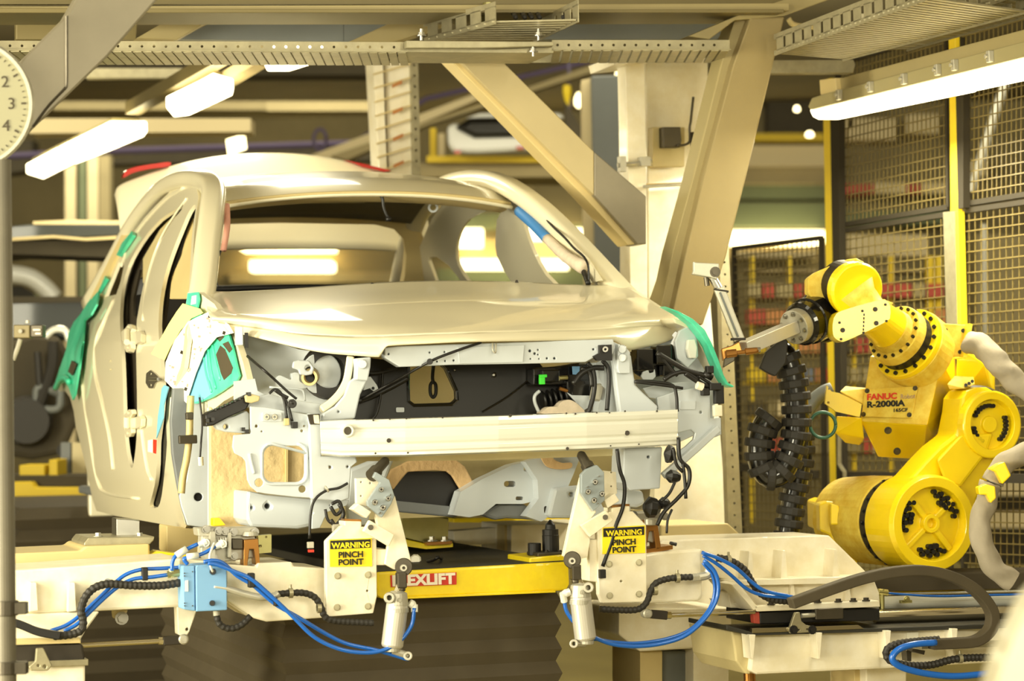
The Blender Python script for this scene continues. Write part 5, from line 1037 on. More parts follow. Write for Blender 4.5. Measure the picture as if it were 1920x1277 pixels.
# base casting left of the drum
img2 = lambda name, m, pts, y0, d, parent, bevel=.004, holes=(): sheet(name, m, pts, Wf(y0), ext=Vector((0, d, 0)), parent=parent, bevel=bevel, holes=holes)
img2('base_casting', y_, [(1536, 945), (1550, 940), (1580, 942), (1600, 965), (1640, 985), (1648, 975), (1650, 985), (1612, 1000), (1605, 1080), (1572, 1080), (1556, 1004), (1537, 996)], 9.72, .4, RB, .008)
img2('base_rib', y_, [(1558, 944), (1572, 948), (1582, 980), (1640, 978), (1648, 982), (1570, 984), (1558, 984)], 9.66, .05, RB, .004)
m_ = MB(); m_.prism(w3([(1600, 1088, 9.75), (1840, 1084, 9.6), (1840, 1130, 9.6), (1560, 1130, 9.75)]), (0, .5, 0)); m_.build('base_foot', y_, RB, bevel=.01)
m_ = MB(); m_.prism(w3([(1585, 972, 9.64), (1608, 974, 9.64), (1612, 978, 9.64), (1585, 978, 9.64)]), (0, .03, 0)); m_.build('cable_tie', 'black', RB)
# upper arm between shoulder disc and elbow
arm_o = [(1694, 905), (1712, 892), (1735, 866), (1762, 838), (1792, 815), (1800, 775), (1803, 748), (1814, 733), (1832, 726), (1852, 726), (1872, 738), (1888, 760), (1897, 790), (1897, 820), (1890, 850), (1872, 880), (1850, 905), (1832, 935), (1828, 975), (1800, 1010), (1720, 1010), (1690, 960)]
UA = sheet('upper_arm', 'robot_yellow', arm_o, lambda x, y: RP(x, y, -.06), ext=-A * .13, parent=RB, bevel=.012)
CE = RP(1858, 796, -.03)
m_ = MB(); m_.lathe(CE - A * .03, CE + A * .012, [(0, .118), (.9, .118), (1, .112), (1, .088), (.3, .084), (.3, .03), (.6, .028), (.6, .004)], 40); ED = m_.build('elbow_disc', y_, RB, bevel=.002)
m_ = MB()
for c0, n_ in ((120, 7), (350, 7), (220, 5)):
    for k in range(n_):
        a = math.radians(c0 + (k - n_ / 2) * 12); m_.cyl(on(CE, .066, a, -.018), on(CE, .066, a, .0), .0075, n=10)
m_.build('disc_bolt', 'black', ED)
m_ = MB(); m_.lathe(RP(1822, 780, -.33), RP(1838, 782, -.18), [(0, .10), (.1, .112), (.8, .112), (1, .105)], 36); m_.build('elbow_ring', 'brown_black', RB)
hull('arm_step', y_, [RP(x, y, o) for x, y in ((1756, 862), (1800, 815), (1862, 812), (1850, 850), (1800, 915), (1770, 900)) for o in (-.05, -.03)], RB, .01)
img2('stop_block', y_, [(1856, 880), (1872, 870), (1884, 866), (1896, 892), (1880, 908), (1868, 886)], 9.0, .06, RB, .004)
img2('stop_block', y_, [(1834, 914), (1850, 908), (1866, 912), (1868, 934), (1858, 944), (1850, 928), (1836, 928)], 9.0, .06, RB, .004)
# elbow casting with the name plate
FRONT = [(1632, 668, 9.74), (1766, 676, 9.62), (1738, 797, 9.58), (1613, 790, 9.70)]
hull('elbow_casting', y_, w3(FRONT + [(1646, 857, 9.86), (1730, 862, 9.78), (1762, 850, 9.85), (1778, 812, 9.9), (1798, 742, 9.9), (1786, 672, 9.95), (1650, 650, 10.1), (1790, 660, 10.15), (1660, 840, 10.15), (1775, 815, 10.15)]), RB, .006)
dst = hull('front_cover', 'robot_dust', w3([(x, y, d - .001) for x, y, d in FRONT] + [(x, y, d + .02) for x, y, d in FRONT]), RB, .002)
e1, e2, e3 = (W(*FRONT[i]) for i in (0, 1, 3)); NF = (e2 - e1).cross(e3 - e1).normalized(); NF = NF if NF.dot(FW) < 0 else -NF
def FP(x, y, o=0.): return hit(x, y, e3 + NF * o, NF)
NP = sheet('name_plate', 'robot_dust', [(1621, 729), (1721, 724), (1710, 784), (1615, 781)], lambda x, y: FP(x, y, .014), t=.006, parent=RB, bevel=.002)
xd = FP(1706, 742, .02) - FP(1625, 746, .02); ud = FP(1626, 730, .02) - FP(1621, 775, .02)
lettering('lettering', 'FANUC', 'text_red', FP(1625, 750, .016), xd, .030, NP, updir=ud, bold=.001, squash=1.12)
lettering('lettering', 'Robot', 'ink', FP(1688, 748, .016), xd, .024, NP, updir=ud, squash=.9)
lettering('lettering', 'R-2000iA', 'text_black', FP(1625, 764, .016), xd, .030, NP, updir=ud, bold=.0012, squash=1.22)
lettering('lettering', '165CF', 'text_black', FP(1674, 772.5, .016), xd, .017, NP, updir=ud, bold=.0004, squash=1.2)
m_ = MB()
for x, y in ((1626, 733), (1716, 728), (1705, 778), (1619, 777)): m_.bolt(FP(x, y, .014), NF, .006, .004)
for x, y in ((1665, 807), (1682, 846)): m_.bolt(W(x, y, 9.60), (0, -1, -.3), .009, .006)
m_.build('cover_bolt', 'dark_steel', RB)
hull('motor_housing', y_, w3([(1795, 655, 9.85), (1812, 655, 9.8), (1848, 680, 9.7), (1866, 702, 9.7), (1866, 760, 9.7), (1790, 760, 9.85), (1800, 655, 10.1), (1860, 690, 10.05), (1860, 760, 10.05)]), RB, .01)
img2('motor_plate', 'robot_dust', [(1752, 612), (1764, 606), (1822, 610), (1811, 668), (1745, 671)], 9.62, .03, RB, .003)
img2('plate_edge', y_, [(1816, 606), (1824, 608), (1813, 672), (1806, 672)], 9.55, .2, RB, .003)
hull('plug_block', 'robot_dust', w3([(1776, 720, 9.5), (1790, 705, 9.6), (1826, 707, 9.6), (1812, 729, 9.5), (1780, 730, 9.5), (1828, 720, 9.55), (1800, 712, 9.8)]), RB, .002)
m_ = MB()
for x, y in ((1760, 619), (1773, 619), (1746, 664), (1761, 664), (1806, 620), (1800, 660)): m_.bolt(W(x, y, 9.62), (0, -1, 0), .005, .004)
for x, y in ((1811, 722), (1817, 719), (1823, 715)): m_.cyl(W(x, y, 9.5), W(x, y, 9.52), .006, n=10)
m_.build('plate_bolt', 'black', RB)
# bracket and block left of the casting
img2('side_bracket', y_, [(1550, 722), (1559, 734), (1574, 737), (1616, 758), (1612, 782), (1568, 772), (1547, 757)], 9.62, .03, RB, .003, holes=[(1555, 729, 2.4), (1553, 755, 2.2), (1561, 769, 2.2)])
hull('side_block', 'robot_dust', w3([(1574, 734, 9.7), (1584, 724, 9.75), (1632, 728, 9.75), (1622, 760, 9.7), (1600, 760, 9.9), (1632, 740, 10.0)]), RB, .004)
hull('side_block', y_, w3([(1568, 780, 9.68), (1616, 783, 9.68), (1620, 822, 9.72), (1612, 835, 9.8), (1584, 830, 9.8), (1566, 812, 9.7), (1600, 790, 10.0), (1618, 830, 10.0)]), RB, .004)
# roll axis stack
AX = Vector((-.62, -.58, .44)).normalized(); C0 = W(1706, 648, 9.66)
def ring(t0, t1, r0, r1, nm, m, n=40): q = MB(); q.lathe(C0 + AX * t0, C0 + AX * t1, [(0, r0), (1, r1)], n); return q.build(nm, m, RB, bevel=.003)
def bolts_on(t, r, n, rb, par=RB):
    q = MB(); x = AX.orthogonal().normalized(); yv = AX.cross(x)
    for k in range(n): q.cyl(C0 + AX * t + (x * math.cos(2 * PI * k / n) + yv * math.sin(2 * PI * k / n)) * r, C0 + AX * (t + .008) + (x * math.cos(2 * PI * k / n) + yv * math.sin(2 * PI * k / n)) * r, rb, n=10)
    return q.build('ring_bolt', 'black', par)
ring(-.08, .0, .14, .14, 'roll_housing', 'robot_dust'); ring(.0, .022, .137, .135, 'roll_flange', y_); bolts_on(.022, .122, 18, .0075)
ring(.022, .058, .110, .110, 'seal_ring', 'black'); ring(.058, .098, .112, .108, 'roll_flange', 'robot_dust'); bolts_on(.098, .096, 18, .006)
ring(.098, .13, .082, .078, 'roll_neck', 'robot_dust'); ring(.13, .23, .076, .066, 'roll_neck', y_)
# wrist housing
WH = [(1562, 603), (1566, 592), (1580, 582), (1650, 562), (1662, 564), (1669, 574), (1669, 592), (1660, 604), (1592, 637), (1576, 640), (1564, 632), (1561, 618)]
sheet('wrist_side_plate', y_, WH, Wf(9.18), ext=Vector((0, .16, 0)), parent=RB, bevel=.004, sm=True)
m_ = MB()
for x, y in ((1574, 605), (1617, 583), (1660, 571), (1662, 602), (1577, 636), (1619, 624)): m_.cyl(W(x, y, 9.181), W(x, y, 9.176), .0045, n=10)
for x, y in ((1641, 580), (1643, 606), (1580, 619)): m_.cyl(W(x, y, 9.181), W(x, y, 9.174), .008, n=12)
for k in range(5): m_.box(W(1620 - k * .3, 590 + k * 7, 9.179), Vector((.002, 0, 0)), Vector((0, .002, 0)), ZZ * .004)
m_.build('plate_bolt', 'brown_black', RB)
WA = Vector((.30, -.93, -.20)).normalized(); WC = W(1604, 543, 9.30)
m_ = MB(); m_.lathe(WC - WA * .03, WC + WA * .02, [(0, .094), (.8, .096), (1, .090)], 40); m_.build('wrist_disc', y_, RB, bevel=.003)
m_ = MB(); m_.lathe(WC + WA * .0 , W(1640, 592, 9.30) + WA * .01, [(0, .072), (.3, .055), (.7, .052), (1, .075)], 30); m_.build('wrist_neck', 'robot_dust', RB, smooth=True)
m_ = MB(); m_.lathe(WC - WA * .12, WC - WA * .03, [(0, .086), (1, .088)], 36); m_.build('wrist_ring', 'brown_black', RB, bevel=.003)
sheet('wrist_fork', 'robot_dust', [(1514, 550), (1514, 522), (1530, 510), (1560, 497), (1590, 486), (1606, 484), (1622, 492), (1600, 497), (1570, 512), (1550, 522), (1546, 535), (1550, 560), (1545, 570), (1528, 566)], Wf(9.36), ext=Vector((0, .10, 0)), parent=RB, bevel=.006)
sheet('wrist_fork', y_, [(1540, 570), (1548, 560), (1562, 566), (1580, 590), (1592, 610), (1572, 640), (1556, 630), (1562, 605), (1556, 585)], Wf(9.36), ext=Vector((0, .12, 0)), parent=RB, bevel=.006)
F0, F1, F2 = W(1560, 585, 9.46), W(1512, 603, 9.36), W(1488, 614, 9.31)
m_ = MB(); m_.lathe(F0, W(1536, 594, 9.41), [(0, .088), (.15, .095), (.85, .095), (1, .088)], 36); m_.build('wrist_flange', 'black', RB)
m_ = MB(); m_.lathe(W(1536, 594, 9.41), W(1500, 609, 9.335), [(0, .076), (.1, .082), (.55, .082), (.58, .076), (.92, .076), (1, .068)], 36); m_.build('tool_flange', 'black_gloss', RB)
m_ = MB(); m_.lathe(W(1500, 609, 9.335), F2, [(0, .060), (1, .060)], 30); TF = m_.build('tool_plate', 'cast', RB, bevel=.003)
m_ = MB(); ax = (F2 - F1).normalized(); x_ = ax.orthogonal().normalized(); yv = ax.cross(x_)
for k in range(8): c = F2 + (x_ * math.cos(k * PI / 4) + yv * math.sin(k * PI / 4)) * .047; m_.bolt(c, ax, .006, .007)
m_.build('tool_bolt', 'steel', TF)
# gripper arm
GR = thing('gripper_arm', 'steel gripper bar with a grey damper strut, reaching the far wing of the car', 'gripper', W(1400, 650, 9.2))
m_ = MB(); m_.tube([W(1488, 613, 9.31), W(1392, 654, 9.15)], 1, smooth=0, sec=[(-.026, -.022), (.026, -.022), (.026, .022), (-.026, .022)]); m_.build('gripper_bar', 'alu', GR, bevel=.002)
img2('gripper_head', 'copper', [(1352, 654), (1372, 648), (1386, 640), (1392, 658), (1380, 668), (1364, 680), (1356, 676)], 9.10, .05, GR, .003)
img2('gripper_finger', 'dark_steel', [(1358, 672), (1380, 664), (1378, 676), (1362, 686), (1356, 690)], 9.08, .03, GR, .003)
m_ = MB(); m_.lathe(W(1362, 664, 9.07), W(1425, 656, 9.07), [(0, .014), (.3, .013), (.32, .007), (.55, .007), (.57, .012), (.9, .010), (1, .006)], 14); m_.build('clamp_screw', 'copper', GR)
m_ = MB(); m_.cyl(W(1412, 656, 9.07), W(1426, 656, 9.07), .009, n=6); m_.build('screw_nut', 'steel', GR)
m_ = MB(); m_.tube([W(1348, 540, 9.12), W(1386, 638, 9.12)], 1, smooth=0, sec=[(-.019, -.018), (.019, -.018), (.019, .018), (-.019, .018)]); DM = m_.build('damper_body', 'cast', GR, bevel=.003)
m_ = MB(); m_.tube([W(1350, 548, 9.097), W(1384, 632, 9.097)], 1, smooth=0, sec=[(-.008, -.003), (.008, -.003), (.008, .003), (-.008, .003)]); m_.build('damper_groove', 'girder_blue', DM)
m_ = MB(); m_.box(W(1352, 545, 9.12), Vector((.024, 0, -.004)), Vector((0, .021, 0)), ZZ * .003); m_.box(W(1384, 636, 9.12), Vector((.024, 0, 0)), Vector((0, .021, 0)), ZZ * .004); m_.build('damper_band', 'brown_black', DM)
m_ = MB(); m_.cyl(W(1336, 520, 9.12), W(1350, 545, 9.12), .014, n=16); m_.build('damper_rod', 'steel', GR)
img2('top_bracket', 'cast', [(1300, 508), (1300, 490), (1306, 492), (1348, 494), (1350, 512), (1344, 524), (1330, 520), (1298, 514)], 9.09, .05, GR, .003, holes=[(1341, 510, 2)])
m_ = MB(); m_.bolt(W(1341, 510, 9.09), (0, -1, 0), .012, .006); m_.cyl(W(1324, 520, 9.12), W(1326, 536, 9.12), .009, n=10); m_.build('bracket_pin', 'dark_steel', GR)
# black dress pack hoses and grey sleeves
img2('hose_bracket', 'rubber', [(1436, 660), (1470, 632), (1478, 640), (1474, 680), (1454, 706), (1440, 700), (1424, 690)], 9.35, .05, RB, .004)
def dress(name, label, pts, r, d=9.45):
    t = thing(name, label, 'hose', W(*pts[0][:2], d)); P = [W(x, y, d + (l[0] if l else 0)) for x, y, *l in pts]
    q = MB(); q.tube(P, r * .8, n=14, smooth=8); q.build('inner_hose', 'black_gloss', t, smooth=True)
    C = spline(P, 8); L = sum((C[i + 1] - C[i]).length for i in range(len(C) - 1)); n = int(L / .042); C2 = resample(C, n * 3)
    q = MB()
    for i in range(0, n * 3 - 2, 3): q.lathe(C2[i], C2[i + 2], [(0, r * .97), (.15, r * 1.03), (.85, r * 1.03), (1, r * .97)], 16, r * .82)
    q.build('spiral_guard', 'rubber', t)
    return t
dress('dress_hose', 'thick black ribbed hose looping down from the gripper bracket', [(1452, 668), (1468, 662), (1482, 690), (1490, 730), (1494, 775), (1492, 820), (1480, 860), (1462, 888), (1440, 892), (1426, 870), (1424, 835), (1432, 800), (1446, 780)], .052)
dress('dress_hose', 'thick black ribbed hose hanging behind the loop down to the floor', [(1500, 812, .15), (1502, 850, .15), (1494, 900, .15), (1484, 950, .15), (1476, 1010, .15), (1470, 1080, .15), (1468, 1200, .15)], .050)
m_ = MB(); m_.tube([W(x, y, 9.5) for x, y in circ(1543, 797, 24, 20)] + [W(1567, 797, 9.5)], .006, n=8, smooth=2); tag(m_.build('cable_ring', 'mask_green', None, smooth=True), 'dark green cable ring hanging left of the robot elbow', 'cable')
MATS['cable_green'] = mat('cable_green', (40, 90, 70), .4); bpy.data.objects['cable_ring'].data.materials[0] = MATS['cable_green']
m_ = MB(); m_.tube([W(x, y, 9.75) for x, y in ((1510, 770), (1525, 752), (1545, 735), (1560, 728))], (.03, .022), n=12); tag(m_.build('grey_hose', 'girder_blue', None, smooth=True), 'short grey hose behind the bracket left of the robot elbow', 'hose')
def sleeve(label, pts, d0):
    q = MB(); P = spline([W(x, y, d) for x, y, d in pts], 10); m = len(P); rr = random.Random(len(pts)); n = 18; vs = []; fs = []
    for i, p in enumerate(P):
        t = (P[min(i + 1, m - 1)] - P[max(i - 1, 0)]).normalized(); x = t.cross(ZZ if abs(t.z) < .9 else Vector((1, 0, 0))).normalized(); yv = t.cross(x)
        for k in range(n):
            a = 2 * PI * k / n; r = d0 * (1 + .07 * math.sin(i * .55 + 2.5 * math.sin(a)) + .06 * math.sin(3 * a + i * .3) + .03 * math.sin(5 * a - i * .4)); vs.append(p + (x * math.cos(a) + yv * math.sin(a)) * r)
    for i in range(m - 1):
        for k in range(n): fs.append((i * n + k, i * n + (k + 1) % n, (i + 1) * n + (k + 1) % n, (i + 1) * n + k))
    o = link('cable_sleeve', vs, fs, 'sleeve', None, smooth=True); return tag(o, label, 'sleeve')
sleeve('crumpled grey fabric sleeve leaving the robot elbow to the upper right', [(1818, 642, 9.5), (1845, 652, 9.45), (1868, 678, 9.4), (1895, 705, 9.4), (1930, 735, 9.4), (1990, 770, 9.4)], .041)
sleeve('crumpled grey fabric sleeve hanging beside the robot shoulder disc', [(1960, 838, 9.1), (1915, 852, 9.08), (1882, 872, 9.08), (1862, 900, 9.08), (1848, 940, 9.08), (1838, 985, 9.08), (1845, 1030, 9.08), (1868, 1068, 9.08), (1900, 1090, 9.08)], .036)
# ================================================================ overhead steel work
def bar(mb, p, q, w, h, up=ZZ):
    d = (q - p); t = d.normalized(); x = t.cross(up).normalized(); y = x.cross(t); mb.box((p + q) / 2, d / 2, x * w / 2, y * h / 2); return mb
g = thing('overhead_girder', 'long tan girder running across the top edge of the picture', 'girder', K(700, 10, 1.3))
img('flange', 'girder_light', [(-60, 13), (1480, 6), (1480, 20), (860, 22), (-60, 15)], 1.2, .05, g, .002)
img('flange', 'girder', [(-60, 15), (860, 18), (1470, 17), (1470, 24), (-60, 24)], 1.18, .3, g, .002)  # shaded underside put into the darker girder colour
img('web', 'girder', [(-60, -60), (1480, -60), (1480, 8), (-60, 8)], 1.35, .03, g, 0)
for pts, lab in (([(330, 74), (440, 22), (645, 22), (645, 78)], 'left'), ([(645, 22), (780, 22), (660, 78), (645, 78)], 'middle'), ([(1085, 22), (1390, 22), (1345, 74), (1010, 74)], 'right')):
    tag(img('ceiling_panel', 'girder_blue', pts, 2.0, .05), 'blue grey ceiling panel above the cable tray, the %s one' % lab, 'panel')
tag(img('ceiling_panel', 'girder', [(30, 22), (260, 22), (255, 74), (30, 74)], 2.0, .05), 'olive ceiling panel in the top left corner behind the brace', 'panel')
def cbeam(label, pts, v, d, m): tag(img('diagonal_beam', m, pts, v, d, None, .003), label, 'beam')
cbeam('tan beam slanting back above the tray left of the picture centre', [(255, 72), (345, 20), (425, 20), (332, 74)], 1.7, .2, 'girder_light')
cbeam('tan beam slanting back above the tray near the picture centre', [(655, 78), (782, 20), (905, 20), (800, 60), (740, 78)], 1.7, .2, 'girder_light')
# perforated cable trays
def tray(label, x0, x1, y0a, y0b, h, v, depth, pitch, rungs):
    t = thing('cable_tray', label, 'cable tray', K((x0 + x1) / 2, y0a + h, v))
    nh = int((x1 - x0) / pitch); holes = [(x0 + pitch * (i + .5), y0a + (y0b - y0a) * (i + .5) / nh + h * .5, 2.7, 8) for i in range(nh)]
    sheet('side_rail', 'galv', [(x0, y0a), (x1, y0b), (x1, y0b + h), (x0, y0a + h)], Kf(v), t=.003, parent=t, holes=holes)
    q = MB(); p0, p1 = K(x0, y0a + h, v), K(x1, y0b + h, v)
    for i in range(rungs):
        c = p0.lerp(p1, (i + .5) / rungs); bar(q, c, c + V * depth + U * .10, .028, .006)
    q.build('rungs', 'galv', t)
    q = MB(); bar(q, p0 + V * depth + ZZ * .02, p1 + V * depth + ZZ * .02, .004, .045); bar(q, p0 + ZZ * .001, p1 + ZZ * .001, .03, .003); q.build('far_rail', 'galv', t)
    return t
tray('long perforated cable tray crossing the picture, left run', -60, 762, 76, 79, 19, 1.1, .34, 22.5, 44)
tray('long perforated cable tray crossing the picture, right run', 1035, 1368, 75, 75, 19, 1.1, .34, 21, 18)
t = thing('tray_joint', 'galvanised channel joining the two runs of the long cable tray', 'channel', K(900, 90, 1.1))
img('channel', 'galv', [(762, 76), (1038, 78), (1038, 86), (900, 90), (762, 90)], 1.06, .03, t, .002)
img('channel', 'galv', [(762, 90), (930, 92), (1040, 88), (1038, 100), (762, 98)], 1.1, .3, t, .002)
m_ = MB()
for x, y in ((790, 68), (1010, 68), (1000, 98)): m_.cyl(K(x, y - 14, 1.08), K(x, y + 8, 1.08), .006, n=8); m_.bolt(K(x, y, 1.08), ZZ, .012, .01)
m_.build('hanger_bolt', 'steel', t)
def zt_tray(label, quad, z, n, side_h=.06):
    t = thing('cable_tray', label, 'cable tray', Z(*quad[0], z)); a, b, c, d = (Z(x, y, z) for x, y in quad)   # a,b far edge; d,c near edge
    q = MB()
    for i in range(n):
        f = (i + .5) / n; p, r = a.lerp(d, f), b.lerp(c, f); bar(q, p, r, (a - d).length / n * .55, .006)
    q.build('rungs', 'galv', t)
    for nm, p, r in (('side_rail', a, d), ('side_rail', b, c)):
        q = MB(); L = (r - p).length; k = max(4, int(L / .09)); e = (r - p) / k
        for i in range(k):                                       # slotted rail: bottom and top strip with webs between
            s_ = p + e * i
            bar(q, s_, s_ + e, .003, .02); bar(q, s_ + ZZ * side_h, s_ + e + ZZ * side_h, .003, .02); bar(q, s_ + e * .3 + ZZ * side_h / 2, s_ + e + ZZ * side_h / 2, .003, side_h - .01)
        q.build(nm, 'galv', t)
    return t
zt_tray('short cable tray seen from below, carrying cables at the top centre', [(795, 76), (1000, 76), (1085, 36), (930, 40)], 2.93, 9)
m_ = MB()
for i, (x, c) in enumerate(((955, 0), (972, 0), (985, 0), (1000, 0), (1045, 0))):
    m_.tube([Z(x + 12, 33, 2.96), Z(x + 6, 20, 3.02) , Z(x + 10, 2, 3.10), Z(x + 20, -30, 3.2)], .009, n=8)
tag(m_.build('cable_bundle', 'rubber', None, smooth=True), 'loose cables lying in the short tray at the top centre', 'cables')
m_ = MB(); m_.lathe(Z(916, 26, 3.0) - ZZ * .05, Z(916, 26, 3.0) + ZZ * .04, [(0, .012), (.2, .028), (.6, .028), (1, .02)], 16); tag(m_.build('brass_gland', 'zinc', None), 'brass gland hanging at the left of the short tray', 'fitting')
zt_tray('wide slatted cable tray running towards the viewer at the top right', [(1452, 100), (1580, 110), (1925, 20), (1740, -6)], 2.86, 34)
zt_tray('second slatted cable tray at the far top right corner', [(1600, 96), (1700, 92), (1990, 10), (1900, -10)], 2.9, 20)
m_ = MB(); bar(m_, W(1604, 34, 9.8), W(1902, 30, 9.8), .03, .03); tag(m_.build('angle_strip', 'galv', None, bevel=.002), 'thin galvanised strip under the wide slatted tray at the top right', 'strip')
tag(img('galvanised_channel', 'galv', [(1440, 113), (1600, 112), (1604, 122), (1600, 137), (1440, 138)], 1.9, .06), 'galvanised channel between the right brace and the long lamp', 'channel')
m_ = MB(); m_.tube([K(x, y, 1.8) for x, y in ((1478, 35), (1486, 45), (1505, 50), (1530, 50))], .012, n=8); tag(m_.build('tray_cable', 'cream_dark', None, smooth=True), 'pale cable bending into the wide slatted tray', 'cable')
# slanting braces and columns
b = thing('diagonal_brace', 'wide metal brace slanting down from the top edge behind the clock', 'brace', K(60, 240, -.6))
img('brace_face', 'brace', [(140, 2), (165, -40), (330, -40), (293, 2), (202, 106), (62, 242), (30, 272), (20, 150), (40, 112), (125, 28)], -.6, .16, b, .006)
m_ = MB(); m_.tube([K(x, y, -.603) for x, y in ((125, 30), (125, 90), (125, 155), (122, 166))], .004, n=6); m_.tube([K(x, y, -.603) for x, y in ((122, 166), (90, 200), (62, 238))], .004, n=6); m_.build('weld_seam', 'dark_steel', b)
b = thing('diagonal_brace', 'cream brace slanting down from the cable tray to the white column', 'brace', K(1200, 450, 1.8))
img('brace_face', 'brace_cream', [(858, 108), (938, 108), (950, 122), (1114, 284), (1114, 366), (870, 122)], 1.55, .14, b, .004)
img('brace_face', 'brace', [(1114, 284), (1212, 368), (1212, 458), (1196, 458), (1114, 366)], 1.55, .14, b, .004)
img('brace_underside', 'tan', [(840, 108), (860, 108), (1114, 360), (1200, 456), (1178, 460), (1098, 372)], 1.58, .12, b, .004)
b = thing('diagonal_brace', 'cream brace slanting down behind the car bonnet from the top right', 'brace', K(1260, 600, 1.3))
img('brace_face', 'brace_tan', [(1408, 31), (1472, 31), (1450, 120), (1400, 330), (1362, 480), (1318, 610), (1256, 610), (1285, 480), (1320, 330), (1375, 120)], 1.25, .14, b, .006)
img('brace_side', 'girder_light', [(1378, 36), (1410, 31), (1376, 120), (1321, 330), (1286, 480), (1258, 600), (1236, 590), (1262, 470), (1300, 330), (1352, 120)], 1.3, .12, b, .005)
tag(img('diagonal_beam', 'girder_light', [(1378, 38), (1470, 30), (1580, -10), (1500, -10), (1400, 22), (1290, 68), (1330, 74)], 1.25, .12), 'tan beam rising from the head of the right brace to the top edge', 'beam')
tag(img('gusset_plate', 'girder_light', [(1226, 560), (1240, 520), (1270, 455), (1276, 470), (1262, 530), (1290, 575), (1310, 600), (1250, 600)], 1.4, .05), 'tan gusset plate at the foot of the right brace', 'plate')
c = thing('steel_column', 'broad white boxed column behind the right side of the car', 'column', CP(.95, 2.5, 0))
img('column_face', 'cream', [(1212, 112), (1328, 108), (1328, 200), (1326, 480), (1366, 1010), (1366, 1450), (1240, 1450), (1216, 600)], 2.2, .35, c, .006)
img('column_flange', 'cream', [(1172, 112), (1208, 112), (1214, 460), (1214, 560), (1182, 540), (1178, 350)], 2.05, .1, c, .004)
img('top_plate', 'cream', [(1148, 106), (1214, 106), (1210, 116), (1152, 122)], 2.0, .3, c, .003)
img('column_joint', 'tan', [(1212, 344), (1328, 340), (1328, 346), (1212, 350)], 2.19, .02, c, .001)
tag(img('switch_box', 'cream_dark', [(1224, 238), (1284, 238), (1284, 312), (1224, 312)], 2.12, .05), 'small pale isolator plate on the white column', 'switch')
q = thing('door_switch', 'dark safety switch with bent wire above the isolator plate', 'switch', K(1260, 275, 2.1))
img('switch_body', 'dark_steel', [(1243, 238), (1276, 238), (1278, 262), (1276, 276), (1244, 276)], 2.07, .05, q, .003)
m_ = MB(); m_.tube([K(x, y, 2.06) for x, y in ((1300, 182), (1297, 210), (1295, 228), (1293, 240), (1293, 265), (1282, 272), (1270, 272))], .005, n=8, smooth=3); m_.box(K(1299, 262, 2.06), U * .008, V * .01, ZZ * .03); m_.build('switch_wire', 'dark_steel', q, smooth=True)
m_ = MB(); m_.tube([K(1158, 310, 2.0), K(1200, 306, 2.0), K(1222, 302, 2.0)], .010, smooth=0); m_.box(K(1166, 308, 2.0), U * .012, V * .02, ZZ * .03); m_.box(K(1208, 303, 2.0), U * .02, V * .02, ZZ * .018); m_.cyl(K(1206, 350, 2.0), K(1310, 344, 2.0), .006); tag(m_.build('pipe_clamp', 'cast', None), 'clamped metal rods on the left flange of the white column', 'clamp')
def perf(label, pts, v, pitch, m='galv', r=2.2, name='slotted_post'):
    (x0, y0), (x1, y1), (x2, y2), (x3, y3) = pts; n = int((y3 - y0) / pitch)
    hs = [((x0 + x1) / 2 + ((x3 + x2) - (x0 + x1)) / 2 * (i + .5) / n, y0 + (y3 - y0) * (i + .5) / n, r, 8) for i in range(n)]
    return tag(sheet(name, m, pts, Kf(v), ext=V * .04, holes=hs), label, 'post')
perf('perforated galvanised post right of the white column', [(1348, 458), (1366, 456), (1392, 1000), (1366, 1000)], 1.9, 22)
perf('short upper perforated post beside the right brace', [(1340, 108), (1362, 108), (1352, 200), (1338, 210)], 1.9, 22)
tag(img('plain_post', 'galv', [(1372, 870), (1384, 870), (1392, 1000), (1380, 1000)], 1.95, .05), 'narrow plain strip beside the foot of the perforated post', 'post')
c = thing('latticed_post', 'tall pale slotted post with small orange marks behind the car roof', 'post', CP(-.1, 4.4, 0))
img('front_face', 'cream', [(700, 108), (718, 108), (726, 330), (712, 330)], 4.3, .16, c, .002)
img('front_face', 'cream', [(720, 108), (770, 108), (774, 330), (730, 330)], 4.33, .16, c, .002)
img('slotted_edge', 'galv', [(770, 108), (784, 108), (789, 330), (775, 330)], 4.3, .04, c, .001, holes=[(777 + i * .45, 122 + i * 20, 2.5, 8) for i in range(10)])
m_ = MB()
for i in range(8): m_.prism([K(700 + i * 1.2, 138 + i * 26, 4.29), K(770, 118 + i * 26, 4.29), K(770, 121 + i * 26, 4.29), K(700 + i * 1.2, 141 + i * 26, 4.29)], V * .01)
m_.build('slot_line', 'tan', c)
m_ = MB()
for i in range(4): m_.prism([K(736 + i, 158 + i * 50, 4.28), K(754 + i, 150 + i * 50, 4.28), K(754 + i, 157 + i * 50, 4.28), K(736 + i, 165 + i * 50, 4.28)], V * .01)
m_.build('orange_mark', 'bg_orange', c)
